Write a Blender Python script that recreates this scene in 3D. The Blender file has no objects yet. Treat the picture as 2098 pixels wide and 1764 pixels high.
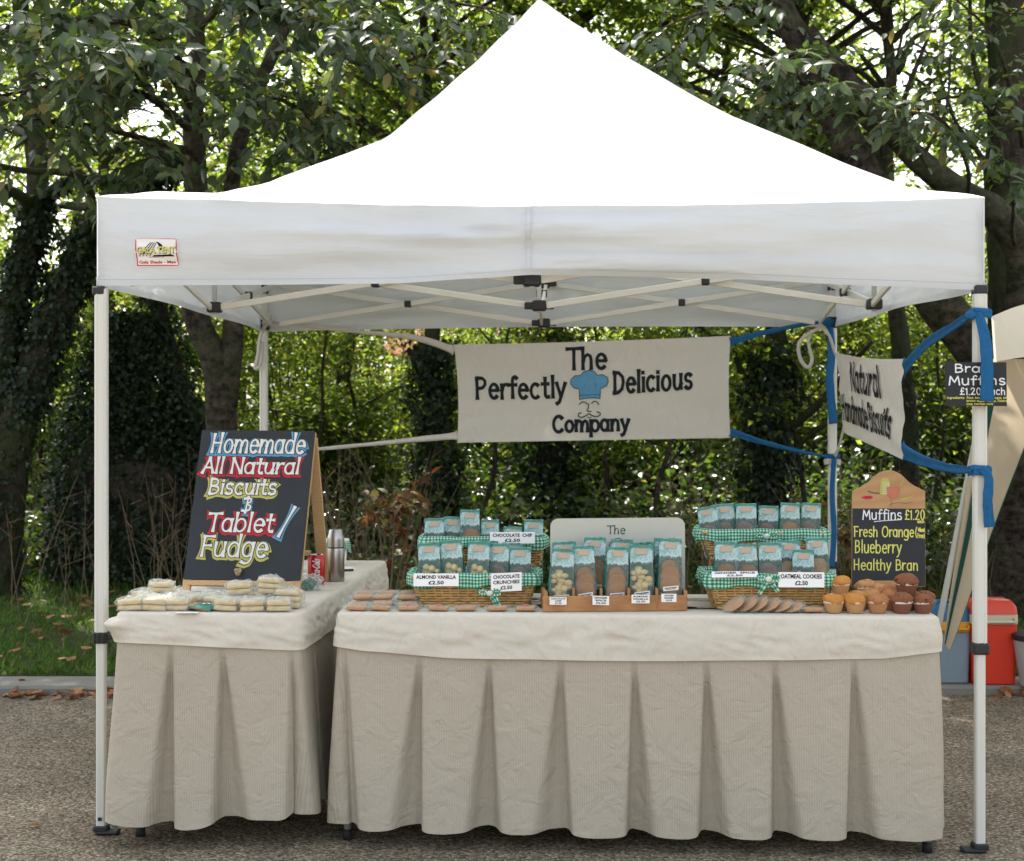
import bpy, math, random
import numpy as np
from mathutils import Vector, Matrix, noise as mnoise

random.seed(7)
RNG = np.random.default_rng(11)
R = math.radians
scene = bpy.context.scene
COL = scene.collection

# ------------------------------------------------------------------ camera, sky, sun, exposure
EYE = 1.45                    # eye height above the road; the camera looks along +Y
K = 3322.0                    # focal length in picture units (picture 2098 wide, horizon 837 from its top)
cd = bpy.data.cameras.new('camera')
cam = bpy.data.objects.new('camera', cd); COL.objects.link(cam)
cam.location = (0, 0, EYE); cam.rotation_euler = (R(90), 0, 0)
cd.sensor_width = 36; cd.sensor_fit = 'HORIZONTAL'
cd.lens = 36 * K / 2098
cd.shift_y = -45 / 2098
cd.clip_start = 0.05; cd.clip_end = 2000
cd.dof.use_dof = True; cd.dof.focus_distance = 5.45; cd.dof.aperture_fstop = 6.3
scene.camera = cam

SUN_AZ, SUN_EL = R(-16), R(50)
wd = bpy.data.worlds.new('World'); scene.world = wd; wd.use_nodes = True
nt = wd.node_tree; nt.nodes.clear()
sky = nt.nodes.new('ShaderNodeTexSky'); sky.sky_type = 'NISHITA'; sky.sun_disc = False
sky.sun_elevation = SUN_EL; sky.sun_rotation = SUN_AZ
sky.air_density = 1.0; sky.dust_density = 3.0; sky.ozone_density = 1.0
bg = nt.nodes.new('ShaderNodeBackground'); bg.inputs['Strength'].default_value = 0.15
wo = nt.nodes.new('ShaderNodeOutputWorld')
hz = nt.nodes.new('ShaderNodeHueSaturation'); hz.inputs['Saturation'].default_value = .30      # hazy, whitish sky
nt.links.new(sky.outputs[0], hz.inputs['Color']); nt.links.new(hz.outputs[0], bg.inputs[0]); nt.links.new(bg.outputs[0], wo.inputs[0])
sl = bpy.data.lights.new('sun', 'SUN'); sl.energy = 4.8; sl.angle = R(0.6); sl.color = (1, .95, .86)
sun = bpy.data.objects.new('sun', sl); COL.objects.link(sun)
sv = Vector((math.sin(SUN_AZ) * math.cos(SUN_EL), math.cos(SUN_AZ) * math.cos(SUN_EL), math.sin(SUN_EL)))
sun.rotation_euler = sv.to_track_quat('Z', 'Y').to_euler()
scene.view_settings.view_transform = 'Standard'; scene.view_settings.look = 'None'
scene.view_settings.gamma = 1.0; scene.view_settings.exposure = 1.66
scene.render.engine = 'CYCLES'
cy = scene.cycles
cy.use_denoising = True
cy.max_bounces = 8; cy.diffuse_bounces = 4; cy.glossy_bounces = 3; cy.transmission_bounces = 6
cy.transparent_max_bounces = 24; cy.caustics_reflective = False; cy.caustics_refractive = False
cy.sample_clamp_indirect = 6.0

def W(px, py, D):
    """World point at distance D seen at picture position (px, py) of the 2098 x 1764 photograph."""
    return Vector(((px - 1049) / K * D, D, EYE - (py - 837) / K * D))

# ------------------------------------------------------------------ mesh builder
class MB:
    def __init__(s):
        s.v = []; s.f = []; s.uv = []; s.mi = []
    def add(s, vs, fs, uvs=None, mi=0):
        o = len(s.v)
        s.v.extend([tuple(p) for p in vs])
        for k, f in enumerate(fs):
            s.f.append(tuple(i + o for i in f)); s.mi.append(mi)
            s.uv.append(uvs[k] if uvs else None)
    def box(s, c, size, M=None, bev=0.0, mi=0):
        hx, hy, hz = size[0] / 2, size[1] / 2, size[2] / 2
        b = min(bev, hx * .8, hy * .8, hz * .8)
        if b <= 0:
            vs = [Vector((x * hx, y * hy, z * hz)) for z in (-1, 1) for y in (-1, 1) for x in (-1, 1)]
            fs = [(0, 2, 3, 1), (4, 5, 7, 6), (0, 1, 5, 4), (1, 3, 7, 5), (3, 2, 6, 7), (2, 0, 4, 6)]
        else:                                   # chamfered box
            vs = []; idx = {}
            for ax in range(3):
                for sx in (-1, 1):
                    for sy in (-1, 1):
                        for sz in (-1, 1):
                            p = [sx * (hx - b), sy * (hy - b), sz * (hz - b)]
                            p[ax] = (sx, sy, sz)[ax] * (hx, hy, hz)[ax]
                            idx[(ax, sx, sy, sz)] = len(vs); vs.append(Vector(p))
            fs = []
            for ax in range(3):
                o1, o2 = [(1, 2), (2, 0), (0, 1)][ax]
                for sg in (-1, 1):
                    q = []
                    for a, bb in ((-1, -1), (1, -1), (1, 1), (-1, 1)):
                        k = [0, 0, 0]; k[ax] = sg; k[o1] = a; k[o2] = bb
                        q.append(idx[(ax, *k)])
                    fs.append(tuple(q if sg > 0 else q[::-1]))
            for ax in range(3):                  # edges along ax
                o1, o2 = [(1, 2), (2, 0), (0, 1)][ax]
                for a in (-1, 1):
                    for bb in (-1, 1):
                        k0 = [0, 0, 0]; k0[ax] = -1; k0[o1] = a; k0[o2] = bb
                        k1 = list(k0); k1[ax] = 1
                        q = [idx[(o1, *k0)], idx[(o1, *k1)], idx[(o2, *k1)], idx[(o2, *k0)]]
                        fs.append(tuple(q if a * bb < 0 else q[::-1]))
            for sx in (-1, 1):
                for sy in (-1, 1):
                    for sz in (-1, 1):
                        q = [idx[(0, sx, sy, sz)], idx[(1, sx, sy, sz)], idx[(2, sx, sy, sz)]]
                        fs.append(tuple(q if sx * sy * sz > 0 else q[::-1]))
        c = Vector(c)
        s.add([(M @ p if M is not None else p) + c for p in vs], fs, mi=mi)
    def bar(s, p0, p1, w, h, up=(0, 0, 1), bev=0.0):
        p0 = Vector(p0); p1 = Vector(p1); d = p1 - p0; L = d.length; z = d.normalized()
        x = z.cross(Vector(up))
        if x.length < 1e-4: x = z.cross(Vector((1, 0, 0)))
        x.normalize(); y = z.cross(x)
        M = Matrix((x, y, z)).transposed()
        s.box((p0 + p1) / 2, (w, h, L), M, bev)
    def tube(s, path, rad, n=8, closed=False, cap=True, jit=0.0):
        P = [Vector(p) for p in path]; m = len(P)
        if not hasattr(rad, '__len__'): rad = [rad] * m
        vs = []; prev = None
        for i in range(m):
            if closed: t = P[(i + 1) % m] - P[i - 1]
            else: t = P[min(i + 1, m - 1)] - P[max(i - 1, 0)]
            t = t.normalized() if t.length > 1e-9 else Vector((0, 0, 1))
            if prev is None:
                a = t.cross(Vector((0, 0, 1)))
                if a.length < .1: a = t.cross(Vector((1, 0, 0)))
                a.normalize()
            else:
                a = prev - t * prev.dot(t)
                a = a.normalized() if a.length > 1e-6 else t.orthogonal().normalized()
            prev = a; b = t.cross(a)
            for k in range(n):
                th = 2 * math.pi * k / n
                r = rad[i]
                if jit: r *= 1 + jit * mnoise.noise(P[i] * 4 + (a * math.cos(th) + b * math.sin(th)) * 1.3)
                vs.append(P[i] + (a * math.cos(th) + b * math.sin(th)) * r)
        fs = []; uv = []
        for i in range(m if closed else m - 1):
            i2 = (i + 1) % m
            for k in range(n):
                k2 = (k + 1) % n
                fs.append((i * n + k, i * n + k2, i2 * n + k2, i2 * n + k))
        if cap and not closed:
            fs.append(tuple(range(n))[::-1]); fs.append(tuple((m - 1) * n + k for k in range(n)))
        s.add(vs, fs)
    def lathe(s, prof, n=24, c=(0, 0, 0), fn=None, mi=0):
        c = Vector(c); vs = []
        for i, (r, z) in enumerate(prof):
            for k in range(n):
                th = 2 * math.pi * k / n
                p = Vector((r * math.cos(th), r * math.sin(th), z))
                if fn: p = fn(p, th, i)
                vs.append(p + c)
        fs = []; uv = []
        for i in range(len(prof) - 1):
            for k in range(n):
                k2 = (k + 1) % n
                fs.append((i * n + k, i * n + k2, (i + 1) * n + k2, (i + 1) * n + k))
                uv.append([(k / n, i), ((k + 1) / n, i), ((k + 1) / n, i + 1), (k / n, i + 1)])
        if prof[0][0] > 1e-6: fs.append(tuple(range(n))[::-1]); uv.append(None)
        if prof[-1][0] > 1e-6: fs.append(tuple((len(prof) - 1) * n + k for k in range(n))); uv.append(None)
        s.add(vs, fs, uv, mi)
    def blob(s, c, r, seg=10, rings=7, nz=0.0, seed=0.0, M=None):
        c = Vector(c); vs = []; fs = []
        for i in range(rings + 1):
            ph = math.pi * i / rings
            for k in range(seg):
                th = 2 * math.pi * k / seg
                d = Vector((math.sin(ph) * math.cos(th), math.sin(ph) * math.sin(th), math.cos(ph)))
                f = 1 + nz * mnoise.noise(d * 2.2 + Vector((seed, seed * 1.7, 0)))
                p = Vector((d.x * r[0], d.y * r[1], d.z * r[2])) * f
                vs.append((M @ p if M is not None else p) + c)
        for i in range(rings):
            for k in range(seg):
                k2 = (k + 1) % seg
                fs.append((i * seg + k, (i + 1) * seg + k, (i + 1) * seg + k2, i * seg + k2))
        s.add(vs, fs)
    def grid(s, fn, us, vs_, uvfn=None, mi=0, closed=False):
        nu = len(us); nv = len(vs_)
        pts = [fn(u, v) for v in vs_ for u in us]
        fs = []; uv = []
        for j in range(nv - 1):
            for i in range(nu if closed else nu - 1):
                i2 = (i + 1) % nu
                fs.append((j * nu + i, j * nu + i2, (j + 1) * nu + i2, (j + 1) * nu + i))
                if uvfn:
                    u2 = us[i2] if i2 else us[-1] + (us[1] - us[0])
                    uv.append([uvfn(us[i], vs_[j]), uvfn(u2, vs_[j]), uvfn(u2, vs_[j + 1]), uvfn(us[i], vs_[j + 1])])
        s.add(pts, fs, uv if uvfn else None, mi)
    def poly(s, pts, thick=None):
        """flat outline polygon; thick = Vector for extrusion"""
        n = len(pts)
        if thick is None:
            s.add(pts, [tuple(range(n))])
        else:
            t = Vector(thick)
            a = [Vector(p) for p in pts]; b = [p + t for p in a]
            fs = [tuple(range(n)), tuple(range(2 * n - 1, n - 1, -1))]
            for i in range(n):
                j = (i + 1) % n
                fs.append((j, i, i + n, j + n))
            s.add(a + b, fs)
    def build(s, name, mats, parent=None, smooth=False, o=None):
        """link as ONE mesh object; o = world origin subtracted from the vertices"""
        me = bpy.data.meshes.new(name)
        if o is None: o = ORG.get(parent, None) if parent is not None else None
        if o is not None:
            ox, oy, oz = o
            vv = [(x - ox, y - oy, z - oz) for x, y, z in s.v]
        else: vv = s.v
        me.from_pydata(vv, [], s.f)
        if any(u is not None for u in s.uv):
            l = me.uv_layers.new(name='UVMap')
            flat = []
            for f, u in zip(s.f, s.uv):
                if u is None: flat.extend([0.0, 0.0] * len(f))
                else:
                    for a in u: flat.extend(a)
            l.data.foreach_set('uv', flat)
        if not isinstance(mats, (list, tuple)): mats = [mats]
        for m in mats: me.materials.append(m)
        if len(mats) > 1: me.polygons.foreach_set('material_index', s.mi)
        if smooth: me.polygons.foreach_set('use_smooth', [True] * len(me.polygons))
        me.update()
        ob = bpy.data.objects.new(name, me); COL.objects.link(ob)
        if parent is not None:
            ob.parent = parent
            if parent in ORG: ORG[ob] = ORG[parent]
        elif o is not None:
            ob.location = o; ORG[ob] = tuple(o)
        return ob
ORG = {}

def autosmooth(ob, ang=40):
    me = ob.data
    me.polygons.foreach_set('use_smooth', [True] * len(me.polygons))
    try: me.set_sharp_from_angle(angle=R(ang))
    except Exception: pass
    return ob

def tag(o, label=None, cat=None, group=None, kind=None):
    if label: o['label'] = label
    if cat: o['category'] = cat
    if group: o['group'] = group
    if kind: o['kind'] = kind
    return o

def thing(name, label, cat, loc=(0, 0, 0), group=None):
    e = bpy.data.objects.new(name, None); COL.objects.link(e)
    e.empty_display_size = .05
    e.location = loc; ORG[e] = tuple(loc)
    return tag(e, label, cat, group)

KIDS = {}
def copy_tree(o, parent=None):
    c = o.copy(); COL.objects.link(c)
    if parent is not None: c.parent = parent
    for ch in list(o.children): copy_tree(ch, c)
    return c

def npmesh(name, V, F, mat, parent=None, n=3, smooth=True, o=None):
    """fast mesh from numpy arrays; F (k, n)"""
    me = bpy.data.meshes.new(name)
    V = np.asarray(V, dtype=np.float32)
    if o is not None: V = V - np.asarray(o, dtype=np.float32)
    elif parent is not None and parent in ORG: V = V - np.asarray(ORG[parent], dtype=np.float32)
    F = np.asarray(F, dtype=np.int32)
    me.vertices.add(len(V)); me.vertices.foreach_set('co', V.ravel())
    me.loops.add(F.size); me.loops.foreach_set('vertex_index', F.ravel())
    me.polygons.add(len(F)); me.polygons.foreach_set('loop_start', np.arange(0, F.size, n, dtype=np.int32))
    try: me.polygons.foreach_set('loop_total', np.full(len(F), n, dtype=np.int32))
    except Exception: pass
    if smooth: me.polygons.foreach_set('use_smooth', np.ones(len(F), dtype=bool))
    me.update(calc_edges=True); me.validate()
    me.materials.append(mat)
    ob = bpy.data.objects.new(name, me); COL.objects.link(ob)
    if parent is not None: ob.parent = parent
    elif o is not None: ob.location = o
    return ob

# ------------------------------------------------------------------ materials
class NT:
    def __init__(s, name):
        s.m = bpy.data.materials.new(name); s.m.use_nodes = True
        s.t = s.m.node_tree; s.t.nodes.clear()
        s.out = s.t.nodes.new('ShaderNodeOutputMaterial')
    def n(s, typ, props=None, **ins):
        nd = s.t.nodes.new('ShaderNode' + typ)
        for k, v in (props or {}).items(): setattr(nd, k, v)
        for k, v in ins.items():
            key = k.replace('_', ' ')
            sock = nd.inputs[int(k[1:])] if (k[0] == 'i' and k[1:].isdigit()) else nd.inputs[key]
            if isinstance(v, bpy.types.NodeSocket): s.t.links.new(v, sock)
            else: sock.default_value = v
        return nd
    def math(s, op, a, b=0.0, c=0.0, clamp=False):
        nd = s.t.nodes.new('ShaderNodeMath'); nd.operation = op; nd.use_clamp = clamp
        for i, v in enumerate((a, b, c)):
            if isinstance(v, bpy.types.NodeSocket): s.t.links.new(v, nd.inputs[i])
            else: nd.inputs[i].default_value = v
        return nd.outputs[0]
    def mix(s, f, a, b, typ='MIX'):
        nd = s.t.nodes.new('ShaderNodeMix'); nd.data_type = 'RGBA'; nd.blend_type = typ; nd.clamp_factor = True
        for i, v in ((0, f), (6, a), (7, b)):
            if isinstance(v, bpy.types.NodeSocket): s.t.links.new(v, nd.inputs[i])
            elif i and len(v) == 3: nd.inputs[i].default_value = (*v, 1)
            else: nd.inputs[i].default_value = v
        return nd.outputs[2]
    def ramp(s, f, stops, interp='LINEAR'):
        nd = s.t.nodes.new('ShaderNodeValToRGB'); cr = nd.color_ramp; cr.interpolation = interp
        while len(cr.elements) > 1: cr.elements.remove(cr.elements[-1])
        cr.elements[0].position = stops[0][0]; cr.elements[0].color = (*stops[0][1], 1)
        for p, c in stops[1:]:
            e = cr.elements.new(p); e.color = (*c, 1)
        s.t.links.new(f, nd.inputs[0]); return nd.outputs[0]
    def co(s, kind='Object', scale=None):
        tc = s.t.nodes.new('ShaderNodeTexCoord'); o = tc.outputs[kind]
        if scale is not None:
            mp = s.t.nodes.new('ShaderNodeMapping'); s.t.links.new(o, mp.inputs[0])
            mp.inputs['Scale'].default_value = scale; o = mp.outputs[0]
        return o
    def noise(s, vec, scale=5, detail=3, rough=.5, dist=0.0):
        nd = s.n('TexNoise', Vector=vec, Scale=scale, Detail=detail, Roughness=rough, Distortion=dist)
        return nd.outputs[0]
    def bump(s, h, strength=.3, dist=.01, normal=None):
        nd = s.n('Bump', Height=h, Strength=strength, Distance=dist)
        if normal is not None: s.t.links.new(normal, nd.inputs['Normal'])
        return nd.outputs[0]
    def pbr(s, col, rough=.6, spec=.3, metal=0.0, normal=None, **kw):
        nd = s.t.nodes.new('ShaderNodeBsdfPrincipled')
        def st(key, v):
            sk = nd.inputs[key]
            if isinstance(v, bpy.types.NodeSocket): s.t.links.new(v, sk)
            elif key == 'Base Color' and len(v) == 3: sk.default_value = (*v, 1)
            else: sk.default_value = v
        st('Base Color', col); st('Roughness', rough); st('Specular IOR Level', spec); st('Metallic', metal)
        if normal is not None: s.t.links.new(normal, nd.inputs['Normal'])
        for k, v in kw.items(): st(k.replace('_', ' '), v)
        return nd.outputs[0]
    def mixs(s, f, a, b):
        nd = s.t.nodes.new('ShaderNodeMixShader')
        if isinstance(f, bpy.types.NodeSocket): s.t.links.new(f, nd.inputs[0])
        else: nd.inputs[0].default_value = f
        s.t.links.new(a, nd.inputs[1]); s.t.links.new(b, nd.inputs[2]); return nd.outputs[0]
    def end(s, sh):
        s.t.links.new(sh, s.out.inputs[0]); return s.m

def simple(name, col, rough=.6, spec=.3, metal=0.0, var=.12, vscale=8, bump=0.0, bscale=60, bdist=.002):
    t = NT(name); co = t.co()
    f = t.noise(co, vscale, 4)
    c = t.mix(t.math('MULTIPLY', f, 1.0), tuple(x * (1 - var) for x in col), tuple(min(1, x * (1 + var)) for x in col))
    nrm = t.bump(t.noise(co, bscale, 3), bump, bdist) if bump else None
    return t.end(t.pbr(c, rough, spec, metal, nrm))

def cloth_mat(name, col, transl=0.0, wr=.35, wscale=6, fine=.12, tcol=None, st=(1, 1, .6)):
    t = NT(name); co = t.co()
    h1 = t.noise(t.co('Object', st), wscale, 4, .55, .8)
    rid = t.math('ABSOLUTE', t.math('SUBTRACT', t.noise(t.co('Object', st), wscale * 1.3, 2, .5, .6), .5))
    h2 = t.noise(co, 420, 2)
    hh = t.math('ADD', t.math('ADD', h1, t.math('MULTIPLY', rid, 1.1)), t.math('MULTIPLY', h2, fine * .15))
    nrm = t.bump(hh, wr, .02)
    f = t.noise(co, 3.5, 4)
    c = t.mix(f, tuple(x * .93 for x in col), tuple(min(1, x * 1.05) for x in col))
    d = t.pbr(c, .85, .12, 0, nrm)
    if transl:
        tr = t.n('BsdfTranslucent', Color=(*(tcol or col), 1), Normal=nrm).outputs[0]
        d = t.mixs(transl, d, tr)
    return t.end(d)

def film_mat(name, clear=.82, col=(.9, .95, .95)):
    t = NT(name); co = t.co()
    h = t.math('ABSOLUTE', t.math('SUBTRACT', t.noise(co, 38, 3, .6, 1.2), .5))
    nrm = t.bump(h, .9, .01)
    tr = t.n('BsdfTransparent', Color=(*col, 1)).outputs[0]
    gl = t.pbr((.8, .83, .82), .12, .9, 0, nrm)
    fr = t.n('LayerWeight', Blend=.35, Normal=nrm).outputs['Facing']
    f = t.math('ADD', t.math('MULTIPLY', fr, .55), 1 - clear - .1, clamp=True)
    return t.end(t.mixs(f, tr, gl))

MT = {}
MT['frame'] = simple('painted_aluminium', (.62, .62, .57), .42, .4, 0, .05, 5)
MT['black_plastic'] = simple('black_plastic', (.018, .02, .022), .5, .4, 0, .2, 9)
MT['rubber'] = simple('rubber', (.02, .02, .02), .7, .3)
MT['steel_tube'] = simple('grey_steel', (.42, .42, .4), .4, .5, .3, .08)
MT['chrome'] = simple('chrome', (.6, .6, .6), .25, .5, 1)
MT['wood'] = None
def wood_mat(name, c1, c2, axis=(1, 14, 14), sc=6, rough=.5):
    t = NT(name); co = t.co('Object', axis)
    w = t.n('TexWave', dict(wave_type='BANDS', bands_direction='Y'), Vector=co, Scale=sc, Distortion=6.0, Detail=3.0).outputs[0]
    f = t.noise(co, sc * 1.5, 5, .6)
    c = t.mix(t.math('MULTIPLY', t.math('ADD', w, f), .5), c1, c2)
    return t.end(t.pbr(c, rough, .3, 0, t.bump(f, .1, .002)))
MT['pine'] = wood_mat('pine_wood', (.42, .25, .11), (.62, .42, .22), (14, 14, 1))
MT['tray_wood'] = wood_mat('tray_wood', (.30, .14, .055), (.45, .24, .10), (1, 12, 12), 4)
MT['ply'] = wood_mat('signboard_wood', (.38, .21, .09), (.48, .285, .135), (1, 8, 1), 5)
MT['slate'] = simple('chalkboard_paint', (.019, .024, .028), .55, .35, 0, .35, 11, .1, 90)
MT['slate2'] = simple('black_card', (.014, .016, .02), .5, .35, 0, .3, 14)
for nm, c in dict(white=(.66, .66, .63), blue=(.10, .28, .46), red=(.48, .025, .04), olive=(.46, .43, .11), black=(.012, .016, .02),
                  yellow=(.66, .64, .15), chalk=(.75, .77, .78), ink=(.01, .01, .012), green_ink=(.012, .05, .045)).items():
    MT['p_' + nm] = simple('paint_' + nm, c, .7, .2, 0, .16, 40)
MT['card'] = simple('white_card', (.80, .80, .79), .6, .3, 0, .03, 4)
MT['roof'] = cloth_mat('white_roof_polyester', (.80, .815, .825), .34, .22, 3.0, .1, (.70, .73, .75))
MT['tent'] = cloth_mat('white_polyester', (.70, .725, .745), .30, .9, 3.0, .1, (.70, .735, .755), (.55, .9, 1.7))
MT['banner'] = cloth_mat('unbleached_cotton', (.63, .605, .56), .20, .5, 7)
MT['band'] = cloth_mat('cream_cotton', (.66, .62, .53), .08, .7, 8)
MT['blue_cloth'] = cloth_mat('blue_cotton', (.022, .125, .29), .12, .6, 16)
MT['tan_cloth'] = cloth_mat('tan_polyester', (.50, .42, .30), .35, .2, 4)
MT['cream_cloth'] = cloth_mat('cream_polyester', (.72, .69, .60), .25, .25, 5)
MT['green_cloth'] = cloth_mat('dark_green_polyester', (.015, .06, .045), .05, .2, 5)

# fine brown and cream seersucker stripes running down the skirt (UV in metres)
def stripe_mat():
    t = NT('striped_skirt_cotton')
    uv = t.co('UV'); sx = t.n('SeparateXYZ', Vector=uv).outputs[0]
    fr = t.math('FRACT', t.math('MULTIPLY', sx, 1 / .0078))
    tri = t.math('ABSOLUTE', t.math('SUBTRACT', t.math('MULTIPLY', fr, 2.0), 1.0))
    st = t.math('MULTIPLY', t.math('SUBTRACT', tri, .28), 2.0, clamp=True)
    co = t.co()
    big = t.noise(t.co('Object', (1, 1, .5)), 2.5, 4)
    a = t.mix(big, (.405, .358, .282), (.47, .42, .335))
    c = t.mix(st, (.475, .43, .35), a)
    h1 = t.noise(t.co('Object', (1, 1, .8)), 9, 5, .6, 1.0)
    rid = t.math('ABSOLUTE', t.math('SUBTRACT', t.noise(co, 11, 3, .55, .9), .5))
    hh = t.math('ADD', t.math('ADD', h1, t.math('MULTIPLY', rid, 1.2)), t.math('MULTIPLY', st, .03))
    nrm = t.bump(hh, .55, .018)
    d = t.pbr(c, .85, .1, 0, nrm)
    tr = t.n('BsdfTranslucent', Color=(.5, .42, .33, 1), Normal=nrm).outputs[0]
    return t.end(t.mixs(.06, d, tr))
MT['skirt'] = stripe_mat()

def gingham_mat(p=.011):
    t = NT('green_gingham'); sp = t.n('SeparateXYZ', Vector=t.co('UV'))
    a = t.math('GREATER_THAN', t.math('FRACT', t.math('MULTIPLY', sp.outputs[0], 1 / p)), .5)
    b = t.math('GREATER_THAN', t.math('FRACT', t.math('MULTIPLY', sp.outputs[1], 1 / p)), .5)
    f = t.math('MULTIPLY', t.math('ADD', a, b), .5)
    c = t.ramp(f, [(0, (.60, .68, .60)), (.5, (.10, .36, .23)), (1, (.012, .17, .095))])
    n = t.noise(t.co(), 45, 3)
    return t.end(t.pbr(c, .8, .15, 0, t.bump(n, .5, .006)))
MT['gingham'] = gingham_mat()
MT['wicker'] = simple('wicker', (.50, .31, .12), .5, .35, 0, .35, 30, .2, 120)
MT['wicker_dark'] = simple('wicker_core', (.13, .075, .03), .8, .2)

# ground
def road_mat():
    t = NT('bound_gravel'); co = t.co()
    v = t.n('TexVoronoi', dict(feature='F1'), Vector=co, Scale=105.0, Randomness=1.0)
    rnd = t.n('SeparateColor', Color=v.outputs['Color'])
    c = t.ramp(rnd.outputs[0], [(0, (.12, .099, .072)), (.35, (.24, .20, .147)), (.6, (.315, .265, .195)), (.8, (.38, .325, .245)), (.93, (.46, .39, .29)), (1, (.60, .54, .44))])
    edge = t.math('MULTIPLY', v.outputs['Distance'], 1.0)
    shade = t.ramp(edge, [(0, (1, 1, 1)), (.55, (.75, .75, .75)), (.95, (.30, .29, .28))])
    c = t.mix(1.0, c, shade, 'MULTIPLY')
    big = t.noise(co, 1.4, 5)
    c = t.mix(t.math('MULTIPLY_ADD', t.math('SUBTRACT', big, .5), 3.0, .45, clamp=True), c, t.mix(1.0, c, (.66, .65, .63), 'MULTIPLY'))
    c = t.mix(t.math('MULTIPLY', t.math('SUBTRACT', t.noise(co, .55, 3, .5, 1.0), .56, clamp=True), 5, clamp=True), c, t.mix(1.0, c, (.72, .70, .66), 'MULTIPLY'))
    h = t.math('SUBTRACT', 1.0, edge)
    nrm = t.bump(t.math('ADD', h, t.math('MULTIPLY', t.noise(co, 30, 4), .7)), .55, .006)
    return t.end(t.pbr(c, .9, .08, 0, nrm))
def soil_mat():
    t = NT('turf_soil'); co = t.co()
    f = t.noise(co, 1.3, 6, .6); g = t.noise(co, 30, 5, .6)
    c = t.mix(f, (.035, .06, .016), (.075, .065, .035))
    c = t.mix(g, c, (.03, .045, .014))
    return t.end(t.pbr(c, .9, .1, 0, t.bump(g, .6, .02)))
def kerb_mat():
    t = NT('kerb_concrete'); co = t.co()
    f = t.noise(co, 4, 6, .65); g = t.noise(co, 120, 4)
    c = t.mix(f, (.17, .165, .15), (.29, .275, .245)); c = t.mix(t.math('MULTIPLY', g, .5), c, (.12, .12, .105))
    return t.end(t.pbr(c, .85, .2, 0, t.bump(t.math('ADD', f, g), .4, .008)))
def bark_mat(name, c1, c2, moss=.0, band=True):
    t = NT(name); co = t.co('Object', (1, 1, 3.2) if band else (3.5, 3.5, .5))
    f = t.noise(co, 5, 6, .65, .4); g = t.noise(t.co(), 26, 5, .6)
    c = t.mix(t.math('MULTIPLY_ADD', t.math('SUBTRACT', t.math('MULTIPLY', t.math('ADD', f, g), .5), .5), 4.5, .38, clamp=True), c1, c2)
    if moss: c = t.mix(t.math('MULTIPLY', t.math('SUBTRACT', t.noise(t.co(), 2.2, 4), .42, clamp=True), moss * 6, clamp=True), c, (.03, .05, .012))
    return t.end(t.pbr(c, .85, .2, 0, t.bump(t.math('ADD', f, t.math('MULTIPLY', g, .5)), .9, .02)))
MT['road'] = road_mat(); MT['soil'] = soil_mat(); MT['kerb'] = kerb_mat()
MT['bark'] = bark_mat('cherry_bark', (.008, .0065, .005), (.085, .066, .05), .25)
MT['bark_d'] = bark_mat('dark_bark', (.014, .011, .008), (.06, .047, .035), .5, False)
MT['twig'] = simple('dry_twig', (.16, .12, .08), .8, .1, 0, .3, 20)

def leaf_mat(name, stops, tstops, transl=.42, rough=.5, spec=.35):
    """leaf blades: each leaf takes its own tint; they let light through"""
    t = NT(name)
    r = t.n('NewGeometry').outputs['Random Per Island']
    c = t.ramp(r, stops); tc = t.ramp(r, tstops)
    d = t.pbr(c, rough, spec)
    tr = t.n('BsdfTranslucent', Color=tc).outputs[0]
    return t.end(t.mixs(transl, d, tr))
MT['lf_cherry'] = leaf_mat('cherry_leaf', [(0, (.042, .068, .032)), (.6, (.066, .10, .047)), (.93, (.09, .12, .05)), (1, (.22, .17, .04))],
                           [(0, (.07, .13, .025)), (.7, (.13, .21, .035)), (.95, (.22, .28, .04)), (1, (.40, .28, .04))], .28, .42, .5)
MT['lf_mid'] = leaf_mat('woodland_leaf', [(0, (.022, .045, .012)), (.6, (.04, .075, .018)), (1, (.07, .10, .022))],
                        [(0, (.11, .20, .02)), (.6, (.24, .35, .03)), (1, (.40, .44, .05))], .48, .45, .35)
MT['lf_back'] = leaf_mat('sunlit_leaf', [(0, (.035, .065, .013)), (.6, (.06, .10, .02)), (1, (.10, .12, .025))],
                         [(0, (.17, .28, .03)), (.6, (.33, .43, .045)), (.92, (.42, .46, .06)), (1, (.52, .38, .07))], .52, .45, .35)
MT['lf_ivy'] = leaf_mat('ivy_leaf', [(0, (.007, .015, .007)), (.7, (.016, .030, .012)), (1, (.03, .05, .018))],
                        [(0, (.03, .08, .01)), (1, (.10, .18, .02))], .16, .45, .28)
MT['lf_brown'] = leaf_mat('rusty_leaf', [(0, (.085, .04, .02)), (.55, (.17, .08, .035)), (.75, (.13, .10, .04)), (1, (.08, .12, .035))],
                          [(0, (.16, .055, .02)), (.6, (.27, .11, .035)), (1, (.18, .24, .05))], .28, .6, .2)
MT['lf_fallen'] = leaf_mat('fallen_leaf', [(0, (.13, .05, .02)), (.6, (.27, .11, .045)), (.9, (.32, .18, .08)), (1, (.40, .33, .13))],
                           [(0, (.2, .08, .03)), (1, (.4, .2, .06))], .15, .7, .2)
MT['lf_grass'] = leaf_mat('grass_blade', [(0, (.045, .11, .02)), (.7, (.085, .175, .03)), (.93, (.15, .18, .05)), (1, (.32, .25, .13))],
                          [(0, (.09, .22, .02)), (.8, (.17, .32, .03)), (1, (.32, .28, .1))], .35, .55, .25)
MT['lf_bramble'] = leaf_mat('bramble_leaf', [(0, (.03, .055, .018)), (.6, (.055, .09, .03)), (1, (.12, .12, .05))],
                            [(0, (.06, .13, .015)), (.8, (.16, .27, .025)), (1, (.34, .33, .07))], .32, .30, .6)
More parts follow.
